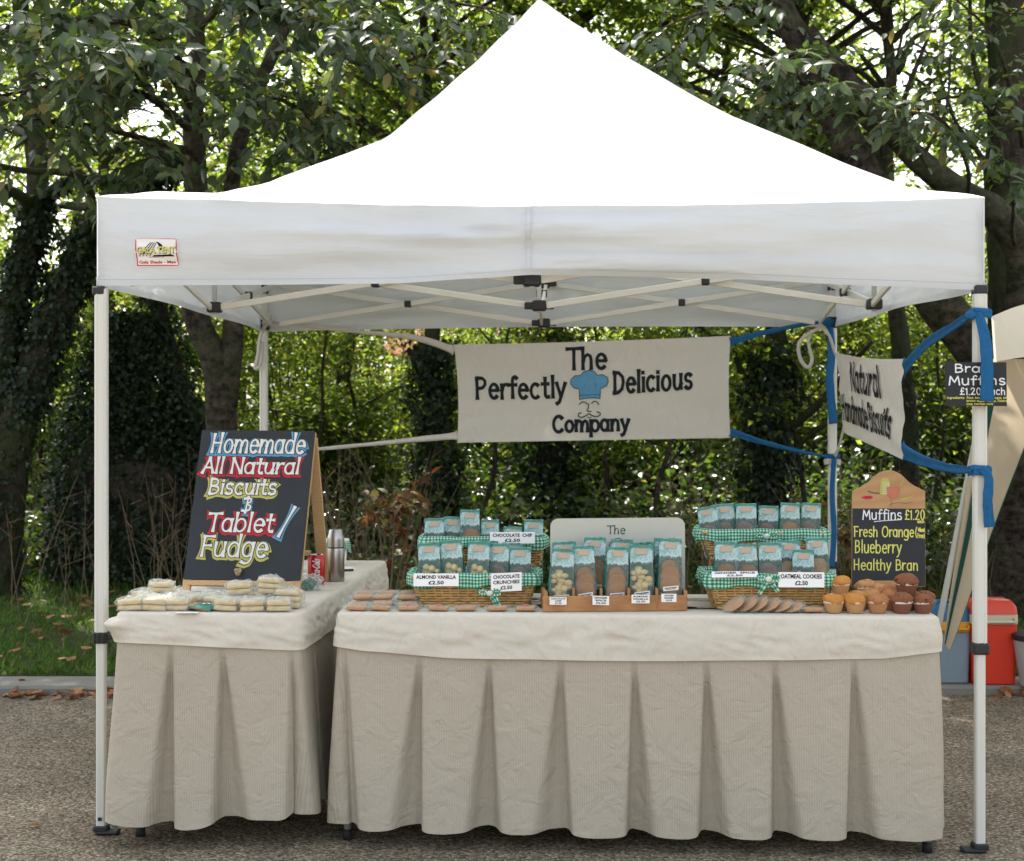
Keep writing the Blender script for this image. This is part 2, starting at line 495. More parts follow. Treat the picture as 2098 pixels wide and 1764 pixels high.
# ------------------------------------------------------------------ ground
KERB_Y = 8.22
def lawn_z(x, y):
    d = max(0.0, y - 8.5)
    return .045 + .062 * min(d, 7.5) + .012 * max(0, min(d - 7.5, 60)) + .035 * mnoise.noise(Vector((x * .7, y * .7, 0))) * min(1, d)
m = MB(); m.add([(-300, -300, 0), (300, -300, 0), (300, KERB_Y + .15, 0), (-300, KERB_Y + .15, 0)], [(0, 1, 2, 3)])
tag(m.build('road', MT['road']), 'brown bound gravel road surface in front of the kerb', None, kind='structure')
m = MB()
xs = [-300, -120, -50, -25] + [(-14 + .5 * i) for i in range(57)] + [25, 50, 120, 300]
ys = [8.5 + .25 * i for i in range(45)] + [21, 24, 28, 34, 42, 60, 100, 300]
m.grid(lambda x, y: (x, y, lawn_z(x, y)), xs, ys)
tag(m.build('lawn', MT['soil'], smooth=True), 'rough grassy bank rising gently behind the kerb', None, kind='structure')
m = MB()
x = -24.0; rr = random.Random(5)
while x < 24:
    L = .9 + rr.random() * .05
    if abs(x) < 9:
        m.box((x + L / 2, KERB_Y + .145, -.03 + rr.uniform(-.004, .004)), (L - .012 - rr.random() * .02, .29, .15), None, .014)
    else:
        m.box((x + L / 2, KERB_Y + .145, -.03), (L - .015, .29, .15))
    x += L
tag(m.build('kerb', MT['kerb']), 'low flat grey concrete kerb stones between road and grass', None, kind='structure')

MT['stitch'] = simple('cream_thread', (.52, .50, .44), .8, .1)
# ------------------------------------------------------------------ party tent
FL, FR, BL, BR = Vector((-1.40, 5.53)), Vector((1.53, 5.305)), Vector((-1.29, 8.43)), Vector((1.62, 8.2))
def TP(s, t):
    """tent plan: s 0..1 left to right, t 0..1 front to back"""
    return (FL * (1 - s) + FR * s) * (1 - t) + (BL * (1 - s) + BR * s) * t
tent = thing('party_tent', 'white pop-up party tent with peaked roof and four pale metal legs over the stall tables', 'tent', (.115, 6.87, 0))
Z_EAVE = lambda s: 2.172 - .032 * s
SAGL = [(0, 0), (.084, -.056), (.25, -.185), (.34, -.23), (.6, -.275), (.704, -.215), (.805, -.153), (.914, -.072), (1, 0)]
SAGR = [(0, 0), (.14, -.088), (.285, -.105), (.5, -.122), (.74, -.088), (.9, -.035), (1, 0)]
def lerp_tab(tab, q):
    for (a, va), (b, vb) in zip(tab, tab[1:]):
        if q <= b:
            f = (q - a) / (b - a); f2 = f * f * (3 - 2 * f)
            f = f * .6 + f2 * .4
            return va + (vb - va) * f
    return tab[-1][1]
E = .0095                                  # overhang of the canopy beyond the legs
def roof_pt(s, t):
    a, b = 2 * s - 1, 2 * t - 1
    q = 1 - max(abs(a), abs(b))
    r = max(abs(a), abs(b), 1e-6)
    sa = a / r                              # -1 left hip .. 1 right hip on the front and back panels
    w = (sa + 1) / 2
    sag = lerp_tab(SAGL, q) * (1 - w) + lerp_tab(SAGR, q) * w
    edge = min(abs(a), abs(b)) / r          # 1 on a hip, 0 mid panel
    sag += -.035 * (1 - edge) * math.sin(math.pi * min(1, q * 1.15)) * (.5 if q < .85 else .2)
    ez = Z_EAVE(s) - .030 * (1 - edge ** 2) * (1 if b < 0 else .6)
    z = ez * (1 - q) + 3.185 * q + sag
    p = TP(.5 + (s - .5) * (1 + E), .5 + (t - .5) * (1 + E))
    # rounded shoulder at the eave
    return Vector((p.x, p.y, z + .006 * mnoise.noise(Vector((p.x * 3, p.y * 3, 0)))))
m = MB()
for side in range(4):                        # four panels meeting at the hips
    def pan_(w, q, side=side):
        a, b = (1 - q) * w, -(1 - q)
        for _ in range(side): a, b = -b, a
        return roof_pt(.5 + a / 2, .5 + b / 2)
    m.grid(pan_, [-1 + 2 * i / 48 for i in range(49)], [i / 44 * .999 for i in range(45)])
roof = m.build('roof', MT['roof'], tent, smooth=True)
# valance: four sides
def frontbow(s):
    pts = [(0, 0), (.165, .006), (.345, .012), (.44, .03), (.5, .043), (.58, .041), (.72, .034), (.88, .012), (1, 0)]
    return lerp_tab(pts, s)
def valance_side(pa, pb, topfn, zb0, zb1, bow, seed, seam=True):
    pa, pb = Vector(pa), Vector(pb); d = (pb - pa); n = Vector((d.y, -d.x)).normalized()
    m = MB(); nu, nv = 90, 16
    def fn(u, v):
        zt = topfn(u); zb = zb0 * (1 - u) + zb1 * u + bow(u)
        z = zt * (1 - v) + zb * v
        pt = pa * (1 - u) + pb * u
        k = math.sin(math.pi * min(1, u * 1.0)) ** .5 if 0 < u < 1 else 0
        wv = mnoise.noise(Vector((u * 2.6 + seed, v * 2.8 + u * 1.3, seed))) * .040 * k * (.3 + v)
        wv += (.5 - abs(mnoise.noise(Vector((u * 5 + seed * 2, v * 3.2 - u * 2.6, 4))))) * .030 * k * math.sin(math.pi * min(1, v * 1.05))
        wv += (.030 * mnoise.noise(Vector((u * 4 + seed * 3, v * 6.5 - u * 2.5, 9))) + .022 * (.35 - abs(mnoise.noise(Vector((u * 7 - v * 2, v * 6 + u * 4, seed)))))) * k * math.sin(math.pi * min(1, v * 1.02 + .02))
        wv += .018 * math.sin(math.pi * v) * k - .006
        if v < .05: wv = -.004 * (1 - v / .05) + wv * v / .05
        pt = pt + n * wv
        return Vector((pt.x, pt.y, z))
    us = [i / nu for i in range(nu + 1)]; vs = [0, .02, .05] + [.05 + .95 * j / nv for j in range(1, nv + 1)]
    m.grid(fn, us, vs)
    # folded hem
    for u0, u1 in zip(us, us[1:]):
        a, b = fn(u0, 1), fn(u1, 1); a2, b2 = fn(u0, .9), fn(u1, .9)
        nn = Vector((n.x, n.y, 0)) * .0035
        m.add([a + nn, b + nn, b2 + nn, a2 + nn], [(0, 1, 2, 3)])
    return m, fn, n
C = lambda s, t: TP(.5 + (s - .5) * (1 + E), .5 + (t - .5) * (1 + E))
def edge_top(s0, t0, s1, t1):
    return lambda u: roof_pt(s0 + (s1 - s0) * u, t0 + (t1 - t0) * u).z
mf, VFN, VN = valance_side(C(0, 0), C(1, 0), edge_top(0, 0, 1, 0), 1.868, 1.836, frontbow, 1.0)
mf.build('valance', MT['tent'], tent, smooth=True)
for (a, b, z0, z1, sd) in (((0, 1), (0, 0), 1.85, 1.868, 3.), ((1, 0), (1, 1), 1.836, 1.862, 5.), ((1, 1), (0, 1), 1.862, 1.85, 8.)):
    mv, _, _ = valance_side(C(*a), C(*b), edge_top(*a, *b), z0, z1, lambda u: .012 * math.sin(math.pi * u), sd)
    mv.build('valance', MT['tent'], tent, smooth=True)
# vertical seam in the middle of the front valance
m = MB()
vv = [j / 12 for j in range(13)]
m.grid(lambda u, v: VFN(.497 + u, v) + Vector((VN.x, VN.y, 0)) * .003, [-.0035, 0, .0035], vv)
m.build('seam', MT['tent'], tent, smooth=True)
m = MB()                                      # stitching down the seam and along the hem
def stitch(u0, v0, u1, v1):
    m.add([VFN(a, b) + Vector((VN.x, VN.y, 0)) * .0055 for a, b in ((u0, v0), (u1, v0), (u1, v1), (u0, v1))], [(0, 3, 2, 1)])
for k in range(34):
    for du in (-.0028, .0024): stitch(.497 + du, .03 + k * .027, .4975 + du, .046 + k * .027)
for k in range(300): stitch(.004 + k * .0033, .925, .0062 + k * .0033, .933)
m.build('stitching', MT['stitch'], tent)
# peak cap
# legs with clamps and feet
def leg(px, py, zt, clampz, foot_out, front):
    if py < 6:                              # the front legs slim down inside the canopy
        m = MB(); m.box((px + (.006 if px < 0 else -.006), py + .006, 1.98), (.022, .022, .24), None, .004); m.build('top_tube', MT['frame'], tent); zt = 1.862 if px < 0 else 1.83
    m = MB(); m.box((px, py, (zt + clampz) / 2), (.041, .041, zt - clampz), None, .006)
    for k in (-1, 1):                       # pressed grooves along the tube
        m.box((px + k * .011, py - .0200, (zt + clampz) / 2), (.004, .004, zt - clampz - .02), None, .001)
    lg = m.build('leg', MT['frame'], tent)
    m = MB(); m.box((px, py, clampz / 2 + .012), (.032, .032, clampz - .02), None, .005); m.build('inner_tube', MT['frame'], lg)
    m = MB(); m.box((px, py, clampz), (.054, .054, .038), None, .006)
    if front < 0:
        for k in range(3): m.box((px - .018 + .016 * k, py - .027, clampz), (.008, .008, .038), None, .003)
        m.bar((px + .02, py - .012, clampz + .003), (px + .045, py - .018, clampz + .003), .016, .016, bev=.003)
    cl = m.build('clamp', MT['black_plastic'], lg)
    if front < 0:
        m = MB(); m.tube([(px + .045, py - .018, clampz + .014), (px + .056, py - .022, clampz + .004), (px + .05, py - .02, clampz - .014)], .003, 6)
        m.build('clamp_ring', MT['chrome'], lg, smooth=True)
    m = MB(); m.box((px + foot_out, py, .0075), (.078, .055, .013), None, .005); m.box((px, py, .02), (.05, .05, .02), None, .004)
    m.build('foot', MT['black_plastic'], lg)
    for bz, bw in (((1.851 if px < 0 else 1.838, .050),) if py < 6 else ((1.885, .06), (2.07, .043))):
        m = MB(); m.box((px - (.006 if py < 6 and px < 0 else 0), py, bz), (bw, bw, .055) if py > 6 else (.044, .046, .03), None, .005); m.build('bracket', MT['black_plastic'], lg)
    return lg
leg(FL.x, FL.y, 2.1, .67, .022, -1); leg(FR.x, FR.y, 2.07, .666, -.022, 1)
leg(BL.x, BL.y, 2.1, .66, .02, 1); leg(BR.x, BR.y, 2.1, .66, -.02, 1)
m = MB(); m.box((FL.x, FL.y - .0235, .055), (.012, .003, .012)); m.build('pin_hole', MT['black_plastic'], tent)
# scissor trusses
def TP3(s, t, z):
    p = TP(s, t); return Vector((p.x, p.y, z))
ZL, ZU = 1.885, 2.085
TPI = lambda s, t: TP(.5 + (s - .5) * .955, .5 + (t - .5) * .955)
def truss(a, b, off=.012):
    p, q = TPI(*a), TPI(*b); d = (q - p).normalized(); n = Vector((d.y, -d.x)) * off
    for sg, (z0, z1) in ((1, (ZL, ZU)), (-1, (ZU, ZL))):
        m = MB()
        A = Vector((p.x + n.x * sg + d.x * .03, p.y + n.y * sg + d.y * .03, z0)); B = Vector((q.x + n.x * sg - d.x * .03, q.y + n.y * sg - d.y * .03, z1))
        m.bar(A, B, .014, .028, bev=.003)
        m.build('truss_bar', MT['frame'], tent)
    m = MB(); c = (p + q) / 2
    M = Matrix.Rotation(math.atan2(d.y, d.x), 3, 'Z')
    m.box((c.x, c.y, (ZL + ZU) / 2), (.034, .05, .034), M, .004); m.build('truss_joint', MT['black_plastic'], tent)
mids = {'f': (.5, 0), 'b': (.5, 1), 'l': (0, .5), 'r': (1, .5), 'c': (.5, .5)}
I0 = .0
for a, b in (((0, 0), mids['f']), (mids['f'], (1, 0)), ((0, 1), mids['b']), (mids['b'], (1, 1)), ((0, 0), mids['l']), (mids['l'], (0, 1)),
             ((1, 0), mids['r']), (mids['r'], (1, 1)), (mids['l'], mids['c']), (mids['c'], mids['r']), (mids['b'], mids['c'])):
    truss(a, b)
for k, (s, t) in mids.items():
    p = TPI(s, t)
    for z in (ZL, ZU):
        m = MB(); m.box((p.x, p.y, z), (.06, .06, .045), None, .006)
        if k in 'fbc': m.box((p.x, p.y, z), (.125, .034, .03), None, .004)
        m.build('hub', MT['black_plastic'], tent)
    m = MB(); m.bar((p.x, p.y, ZL - .03), (p.x, p.y, ZU + .03), .018, .018); m.build('hub_post', MT['steel_tube'], tent)
p = TP(.5, .5)
m = MB(); m.tube([(p.x, p.y, ZU), (p.x, p.y, 3.16)], .016, 10); m.build('centre_pole', MT['frame'], tent, smooth=True)

# ------------------------------------------------------------------ tables with cloths
def rounded_path(cor, r, step):
    """closed counter-clockwise path round a quad with rounded corners: points, outward normals, running length"""
    P = []; n = len(cor); cor = [Vector(c) for c in cor]
    for i in range(n):
        a, b, c = cor[i - 1], cor[i], cor[(i + 1) % n]
        d0 = (b - a).normalized(); d1 = (c - b).normalized()
        p0 = b - d0 * r; p1 = b + d1 * r
        for k in range(7):
            f = k / 6
            P.append(p0 * (1 - f) ** 2 + b * 2 * f * (1 - f) + p1 * f * f)
        e = c - d1 * r; L = (e - p1).length; m_ = max(1, int(L / step))
        for k in range(1, m_): P.append(p1 + (e - p1) * (k / m_))
    m_ = len(P); Nn = []; S = [0.0]
    for i in range(m_):
        t = (P[(i + 1) % m_] - P[i - 1]).normalized(); Nn.append(Vector((t.y, -t.x)))
        if i: S.append(S[-1] + (P[i] - P[i - 1]).length)
    return P, Nn, S, S[-1] + (P[0] - P[-1]).length
TZ = .775
def clothed_table(name_t, lab_t, lab_c, cor, legs, pleats, band_drop, hem, seed, flare, stickout=None):
    """pleats: [(x, y, left width, right width)] nearest points on the path"""
    cx = sum(c[0] for c in cor) / 4; cyy = sum(c[1] for c in cor) / 4
    tb = thing(name_t, lab_t, 'table', (cx, cyy, 0))
    P, Nn, S, T = rounded_path(cor, .035, .005)
    m = MB(); inn = [(p.x - n.x * .012, p.y - n.y * .012, TZ - .036) for p, n in zip(P, Nn)]
    m.poly(inn, (0, 0, .028)); m.build('tabletop', MT['steel_tube'], tb)
    for (lx, ly) in legs:
        m = MB(); m.tube([(lx, ly, .03), (lx, ly, TZ - .03)], .0125, 10); lg = m.build('leg', MT['steel_tube'], tb, smooth=True)
        m = MB(); m.tube([(lx, ly, 0), (lx, ly, .035)], .0165, 10); m.build('foot_cap', MT['rubber'], lg, smooth=True)
    cl = thing('tablecloth', lab_c, 'tablecloth', (cx, cyy, TZ))
    nP = len(P)
    # top sheet and band in one: concentric rows
    m = MB(); rows = [(-.30, 0), (-.16, 0), (-.06, 0), (-.012, 0), (-.002, -.0015), (.004, -.007), (.006, -.016)]
    bm = 14
    vs = []
    cen = Vector((cx, cyy))
    def bandrow(i, f):
        p, n = P[i], Nn[i]; drop = band_drop(p.x, p.y) if callable(band_drop) else band_drop
        h = .016 + (drop - .016) * f
        w = .006 + flare * .35 * f + .007 * f * mnoise.noise(Vector((S[i] * 6 + seed, f * 2.5 + S[i] * 1.7, seed)))
        w += .006 * math.sin(math.pi * min(f * 1.1, 1)) * (.5 - abs(mnoise.noise(Vector((S[i] * 9 - f * 3.2, f * 2 + S[i] * 5, seed + 3))))) * 2
        ex = 0
        if stickout:
            dd = (p - Vector(stickout)).length
            ex = .055 * max(0, 1 - dd / .055) * max(0, 1 - abs(f - .25) / .75) ** 1.2
        return Vector((p.x + n.x * (w + ex), p.y + n.y * (w + ex), TZ - h))
    R_ = []
    for (o, dz) in rows:
        R_.append([Vector((p.x + n.x * o, p.y + n.y * o, TZ + dz)) if o > -.05 else
                   Vector((*(cen + (p - cen) * max(0, 1 + o * 1.8)), TZ)) for p, n in zip(P, Nn)])
    for j in range(1, bm + 1): R_.append([bandrow(i, j / bm) for i in range(nP)])
    vs = [p for r in R_ for p in r]; fs = []
    for j in range(len(R_) - 1):
        for i in range(nP):
            i2 = (i + 1) % nP; fs.append((j * nP + i, j * nP + i2, (j + 1) * nP + i2, (j + 1) * nP + i))
    m.add(vs, [tuple(range(nP))[::-1]] + [f[::-1] for f in fs])
    m.build('top_sheet', MT['band'], cl, smooth=True)
    # pleated skirt
    sp = []
    for (x, y, wl, wr) in pleats:
        k = min(range(nP), key=lambda i: (P[i].x - x) ** 2 + (P[i].y - y) ** 2); sp.append((S[k], wl, wr))
    sp.sort(); ss = [a[0] for a in sp]
    def near(s):
        best = None
        for (a, wl, wr) in sp:
            d = (s - a + T / 2) % T - T / 2
            if best is None: best = []
            best.append((d, wl, wr))
        # panel parameter
        prv = max([a - T for a in ss] + [a for a in ss if a <= s] , default=0); nxt = min([a + T for a in ss] + [a for a in ss if a > s], default=T)
        prv = max([a for a in ss if a <= s], default=ss[-1] - T); nxt = min([a for a in ss if a > s], default=ss[0] + T)
        return best, (s - prv) / max(1e-6, nxt - prv), nxt - prv
    NS = [near(s) for s in S]
    m = MB(); rows = 30; V = []
    rn = random.Random(seed * 10)
    for j in range(rows + 1):
        f = j / rows; row = []
        for i in range(nP):
            p, n = P[i], Nn[i]; pl_, t, Lp = NS[i]
            drop = band_drop(p.x, p.y) if callable(band_drop) else band_drop
            g = g2 = 0.0
            for (d, wl, wr) in pl_:
                if abs(d) > .3: continue
                wid = .005 + ((wl if d < 0 else wr) * .066) * f ** 1.05
                if abs(d) < 3 * wid: g = max(g, math.exp(-(abs(d) / wid) ** 4.5))
                g2 = max(g2, math.exp(-(abs(d) / (wid * 1.7)) ** 2))
            bul = math.sin(math.pi * min(1, max(0, t))) ** .7
            gz = min(1, f * 4.5)
            o = .004 + flare * f + .014 * bul * f * min(1, Lp / .24) - (.022 + .040 * f) * g * gz - .012 * g2 * f
            o += (.009 * mnoise.noise(Vector((S[i] * 4.5, f * 1.3, seed * 3.1))) + .004 * mnoise.noise(Vector((S[i] * 13, f * 2.2, seed)))) * (.15 + f)
            h = drop - .012
            zb = hem(p.x, p.y) + .010 * g2 - .003 * bul
            z = (TZ - h) * (1 - f) + zb * f
            q = Vector((p.x + n.x * o, p.y + n.y * o, z))
            tang = Vector((-n.y, n.x)); q.x += tang.x * .01 * f * math.sin(S[i] * 9 + seed); q.y += tang.y * .01 * f * math.sin(S[i] * 9 + seed)
            row.append(q)
        V.append(row)
    # stripe coordinate from true cloth length at mid height
    acc = [0.0]; mid = V[rows // 2]
    for i in range(1, nP + 1): acc.append(acc[-1] + (mid[i % nP] - mid[i - 1]).length)
    fs = []; uv = []
    for j in range(rows):
        for i in range(nP):
            i2 = (i + 1) % nP
            fs.append((j * nP + i, (j + 1) * nP + i, (j + 1) * nP + i2, j * nP + i2))
            uv.append([(acc[i], j / rows), (acc[i], (j + 1) / rows), (acc[i + 1], (j + 1) / rows), (acc[i + 1], j / rows)])
    m.add([p for r in V for p in r], fs, uv)
    m.build('skirt', MT['skirt'], cl, smooth=True)
    return tb, cl
# front table
fa, fb, fc, fd = (-.555, 5.97), (-.578, 5.37), (1.384, 5.25), (1.41, 5.86)
def fpx(px):                                 # point of the front edge seen at picture column px
    best = min((i / 400 for i in range(401)), key=lambda f: abs(1049 + K * (fb[0] + (fc[0] - fb[0]) * f) / (fb[1] + (fc[1] - fb[1]) * f) - px))
    return fb[0] + (fc[0] - fb[0]) * best, fb[1] + (fc[1] - fb[1]) * best
def lerpf(a, b, f): return a + (b - a) * f
fpl = [(*fpx(709), .7, .45), (*fpx(862), 1.15, .12), (*fpx(1003), .75, .45), (*fpx(1152), 1.1, .30), (*fpx(1298), .22, .95), (*fpx(1447), .22, .85), (*fpx(1587), .2, .9), (*fpx(1750), .2, 1.05)]
fpl += [(fc[0] + .005, fc[1] + .05, .5, .5), (fd[0], fd[1] - .28, .6, .6), (fa[0], fa[1] - .3, .6, .6)] + [(lerpf(fd[0], fa[0], f), lerpf(fd[1], fa[1], f), .6, .6) for f in (.02, .2, .4, .6, .8, .97)]
def fband(x, y):
    u = (x - fb[0]) / (fc[0] - fb[0]); u = min(1, max(0, u))
    return lerp_tab([(0, .112), (.05, .125), (.2, .146), (.5, .150), (.75, .142), (.9, .135), (1, .112)], u)
clothed_table('folding_table', 'long front trestle table whose grey legs show below the pleated skirt',
              'long cream tablecloth with striped pleated skirt on the front table', [fa, fb, fc, fd],
              [((712 - 1049) / K * 5.46, 5.46), ((1900 - 1049) / K * 5.30, 5.30), ((1275 - 1049) / K * 5.62, 5.62), (-.50, 5.92), (1.36, 5.82)],
              fpl, fband, lambda x, y: .058 - .004 * math.sin(x * 3), 2.0, .032)
# side table
la, lb, lc, ld = (-1.17, 7.24), (-1.312, 5.375), (-.700, 5.335), (-.560, 7.21)
lpl = [(lerpf(lb[0], lc[0], .30), 5.36, .8, .25), (lerpf(lb[0], lc[0], .585), 5.35, .25, 1.1), (lerpf(lb[0], lc[0], .965), 5.336, .2, .55)]
for f in (.12, .28, .44, .6, .76, .92):
    lpl.append((lerpf(lc[0], ld[0], f), lerpf(lc[1], ld[1], f), .6, .6)); lpl.append((lerpf(la[0], lb[0], f), lerpf(la[1], lb[1], f), .6, .6))
lpl += [(lerpf(ld[0], la[0], f), lerpf(ld[1], la[1], f), .6, .6) for f in (.3, .7)]
def lband(x, y):
    u = min(1, max(0, (x - lb[0]) / (lc[0] - lb[0])))
    return .098 + .022 * u
clothed_table('folding_table', 'side trestle table running back from the front on the left of the stall',
              'cream tablecloth with striped pleated skirt on the side table under the big chalkboard', [la, lb, lc, ld],
              [(-1.26, 5.50), (-.80, 5.72), (-1.10, 7.1), (-.63, 7.1)], lpl, lband, lambda x, y: .085 - .02 * math.sin((x + 1.3) * 9), 5.0, .028, stickout=lb)
# ------------------------------------------------------------------ lettering
def arc(cx, cy, rx, ry, s, e, n=14):
    return [(cx + rx * math.cos(R(s + (e - s) * i / n)), cy + ry * math.sin(R(s + (e - s) * i / n))) for i in range(n + 1)]
BOWL = lambda cx=.25: arc(cx, .25, .19, .25, 0, 360, 18)
ARCH = lambda x0=.06, x1=.38: [(x0, .26), (x0 + .06, .42), ((x0 + x1) / 2 + .02, .5), (x1 - .03, .44), (x1, .3), (x1, 0)]
G = {
 'a': (.48, [arc(.22, .25, .18, .25, 0, 360, 18), [(.40, .5), (.40, 0)]]),
 'b': (.5, [[(.06, .75), (.06, 0)], BOWL()]), 'c': (.45, [arc(.24, .25, .19, .25, 50, 310)]),
 'd': (.5, [BOWL(.23), [(.42, .78), (.42, 0)]]), 'e': (.47, [[(.06, .27), (.41, .27)], arc(.24, .25, .18, .25, 5, 315)]),
 'f': (.34, [[(.36, .68), (.28, .75), (.19, .70), (.16, .58), (.16, 0)], [(.02, .46), (.32, .46)]]),
 'g': (.5, [BOWL(.23), [(.42, .5), (.42, -.06), (.35, -.2), (.2, -.24), (.06, -.17)]]),
 'h': (.48, [[(.06, .75), (.06, 0)], ARCH()]), 'i': (.17, [[(.08, .48), (.08, 0)], [(.08, .67), (.08, .62)]]),
 'k': (.44, [[(.06, .75), (.06, 0)], [(.36, .5), (.07, .2)], [(.15, .28), (.38, 0)]]),
 'l': (.17, [[(.08, .76), (.08, 0)]]), 'm': (.74, [[(.06, .5), (.06, 0)], ARCH(.06, .36), ARCH(.36, .66)]),
 'n': (.48, [[(.06, .5), (.06, 0)], ARCH()]), 'o': (.5, [BOWL()]), 'p': (.5, [[(.06, .5), (.06, -.25)], BOWL()]),
 'r': (.34, [[(.06, .5), (.06, 0)], [(.06, .26), (.13, .42), (.22, .49), (.32, .47)]]),
 's': (.4, [arc(.2, .375, .14, .125, 30, 270, 10) + arc(.2, .125, .15, .125, 90, -150, 10)]),
 't': (.34, [[(.15, .70), (.15, .1), (.2, .02), (.31, .03)], [(.02, .47), (.31, .47)]]),
 'u': (.48, [[(.06, .5), (.06, .17), (.11, .04), (.21, 0), (.33, .06), (.40, .2)], [(.40, .5), (.40, 0)]]),
 'v': (.42, [[(.04, .5), (.2, 0), (.37, .5)]]), 'w': (.62, [[(.04, .5), (.16, 0), (.30, .42), (.43, 0), (.57, .5)]]),
 'y': (.46, [[(.04, .5), (.22, .02)], [(.41, .5), (.22, .02), (.13, -.17), (.02, -.22)]]),
 'A': (.54, [[(.02, 0), (.27, .74)], [(.25, .74), (.50, 0)], [(.11, .26), (.41, .26)]]),
 'B': (.5, [[(.06, .72), (.06, 0)], [(.06, .72), (.28, .71), (.38, .62), (.37, .47), (.24, .39), (.06, .38)], [(.24, .39), (.40, .33), (.45, .19), (.37, .05), (.2, 0), (.06, 0)]]),
 'C': (.58, [arc(.32, .36, .27, .37, 45, 315)]), 'D': (.56, [[(.08, .72), (.08, 0)], [(.02, .72), (.28, .69), (.46, .54), (.49, .35), (.42, .12), (.24, .01), (.02, 0)]]),
 'F': (.44, [[(.06, .72), (.06, 0)], [(.0, .70), (.42, .70)], [(.06, .38), (.34, .38)]]),
 'H': (.56, [[(.08, .72), (.08, 0)], [(.46, .76), (.46, 0)], [(.08, .38), (.46, .38)]]), 'I': (.2, [[(.08, .72), (.08, 0)]]),
 'L': (.46, [[(.10, .74), (.08, .02)], [(.06, .02), (.44, .02)]]), 'M': (.66, [[(.04, 0), (.11, .72), (.33, .2), (.54, .72), (.62, 0)]]),
 'N': (.56, [[(.06, 0), (.06, .72)], [(.05, .72), (.47, 0)], [(.48, 0), (.48, .74)]]), 'O': (.66, [arc(.33, .36, .27, .37, 0, 360, 20)]),
 'P': (.5, [[(.06, .72), (.06, 0)], [(.06, .72), (.30, .71), (.42, .62), (.42, .48), (.30, .37), (.06, .35)]]),
 'S': (.46, [arc(.23, .54, .17, .18, 30, 270, 10) + arc(.23, .18, .18, .18, 90, -150, 10)]),
 'T': (.52, [[(.27, .70), (.26, 0)], [(.0, .70), (.52, .71)]]), 'W': (.8, [[(.02, .72), (.18, 0), (.38, .6), (.56, 0), (.74, .74)]]),
 'E': (.46, [[(.06, .72), (.06, 0)], [(.06, .7), (.4, .7)], [(.06, .37), (.34, .37)], [(.06, .02), (.42, .02)]]),
 '£': (.5, [[(.43, .60), (.37, .70), (.27, .73), (.18, .65), (.17, .5), (.19, .2), (.13, .03), (.05, .02)], [(.05, .02), (.46, .02)], [(.05, .36), (.35, .36)]]),
 '1': (.26, [[(.05, .58), (.15, .72), (.15, 0)]]), '2': (.46, [[(.05, .55), (.1, .67), (.22, .72), (.35, .65), (.36, .5), (.2, .22), (.04, .02)], [(.04, .02), (.42, .02)]]),
 '0': (.48, [arc(.23, .36, .18, .36, 0, 360, 18)]), '5': (.46, [[(.38, .72), (.1, .72), (.08, .42), (.24, .45), (.38, .34), (.36, .12), (.2, 0), (.05, .06)]]),
 '.': (.16, [[(.07, .04), (.07, .0)]]), ',': (.16, [[(.08, .04), (.05, -.1)]]), ':': (.16, [[(.07, .4), (.07, .36)], [(.07, .06), (.07, .02)]]),
 '(': (.24, [arc(.32, .3, .26, .5, 130, 230, 8)]), ')': (.24, [arc(-.08, .3, .26, .5, 50, -50, 8)]), '-': (.36, [[(.05, .28), (.3, .28)]]),
 '/': (.4, [[(.36, .78), (.04, -.05)]]), ' ': (.26, []),
 '&': (.46, [[(.06, .66), (.2, .7), (.38, .66), (.36, .5), (.2, .38), (.40, .28), (.38, .08), (.2, .0), (.05, .04)], [(.23, .80), (.21, -.10)]]),
}
def resample(pl, step):
    out = [pl[0]]
    for a, b in zip(pl, pl[1:]):
        L = math.hypot(b[0] - a[0], b[1] - a[1]); k = max(1, int(math.ceil(L / step)))
        for i in range(1, k + 1): out.append((a[0] + (b[0] - a[0]) * i / k, a[1] + (b[1] - a[1]) * i / k))
    return out
ZI = [0]
def ribbon(mb, pl, S, hw, off, flare=0.0, step=.012, ext=.7):
    """a painted stroke following polyline pl (metres on surface S), half width hw, flared towards its ends"""
    if len(pl) < 2: return
    closed = math.hypot(pl[0][0] - pl[-1][0], pl[0][1] - pl[-1][1]) < 1e-6
    if not closed and ext:
        def extd(a, b):
            L = math.hypot(a[0] - b[0], a[1] - b[1]) or 1; return (a[0] + (a[0] - b[0]) / L * hw * ext, a[1] + (a[1] - b[1]) / L * hw * ext)
        pl = [extd(pl[0], pl[1])] + list(pl[1:-1]) + [extd(pl[-1], pl[-2])] if len(pl) > 2 else [extd(pl[0], pl[1]), extd(pl[1], pl[0])]
    pl = resample(pl, step); n = len(pl)
    tot = [0.0]
    for a, b in zip(pl, pl[1:]): tot.append(tot[-1] + math.hypot(b[0] - a[0], b[1] - a[1]))
    vs = []
    ZI[0] = (ZI[0] + 1) % 16; o = off + ZI[0] * .00005
    for i in range(n):
        if closed: a = pl[i - 1 if i else n - 2]; b = pl[i + 1 if i < n - 1 else 1]
        else: a = pl[max(0, i - 1)]; b = pl[min(n - 1, i + 1)]
        dx, dy = b[0] - a[0], b[1] - a[1]; L = math.hypot(dx, dy) or 1
        t = abs(tot[i] / max(tot[-1], 1e-9) * 2 - 1) if not closed else .35
        w = hw * (1 + flare * (t ** 2 * 1.5 - .35))
        nx, ny = -dy / L * w, dx / L * w
        vs += [S(pl[i][0] + nx, pl[i][1] + ny, o), S(pl[i][0] - nx, pl[i][1] - ny, o)]
    mb.add(vs, [(2 * i + 1, 2 * i + 3, 2 * i + 2, 2 * i) for i in range(n - 1)])
def strokes_of(text, track=.06):
    x = 0; out = []
    for ch in text:
        w, st = G[ch]
        for s in st: out.append([(p[0] + x, p[1]) for p in s])
        x += w + track
    return out, x - track
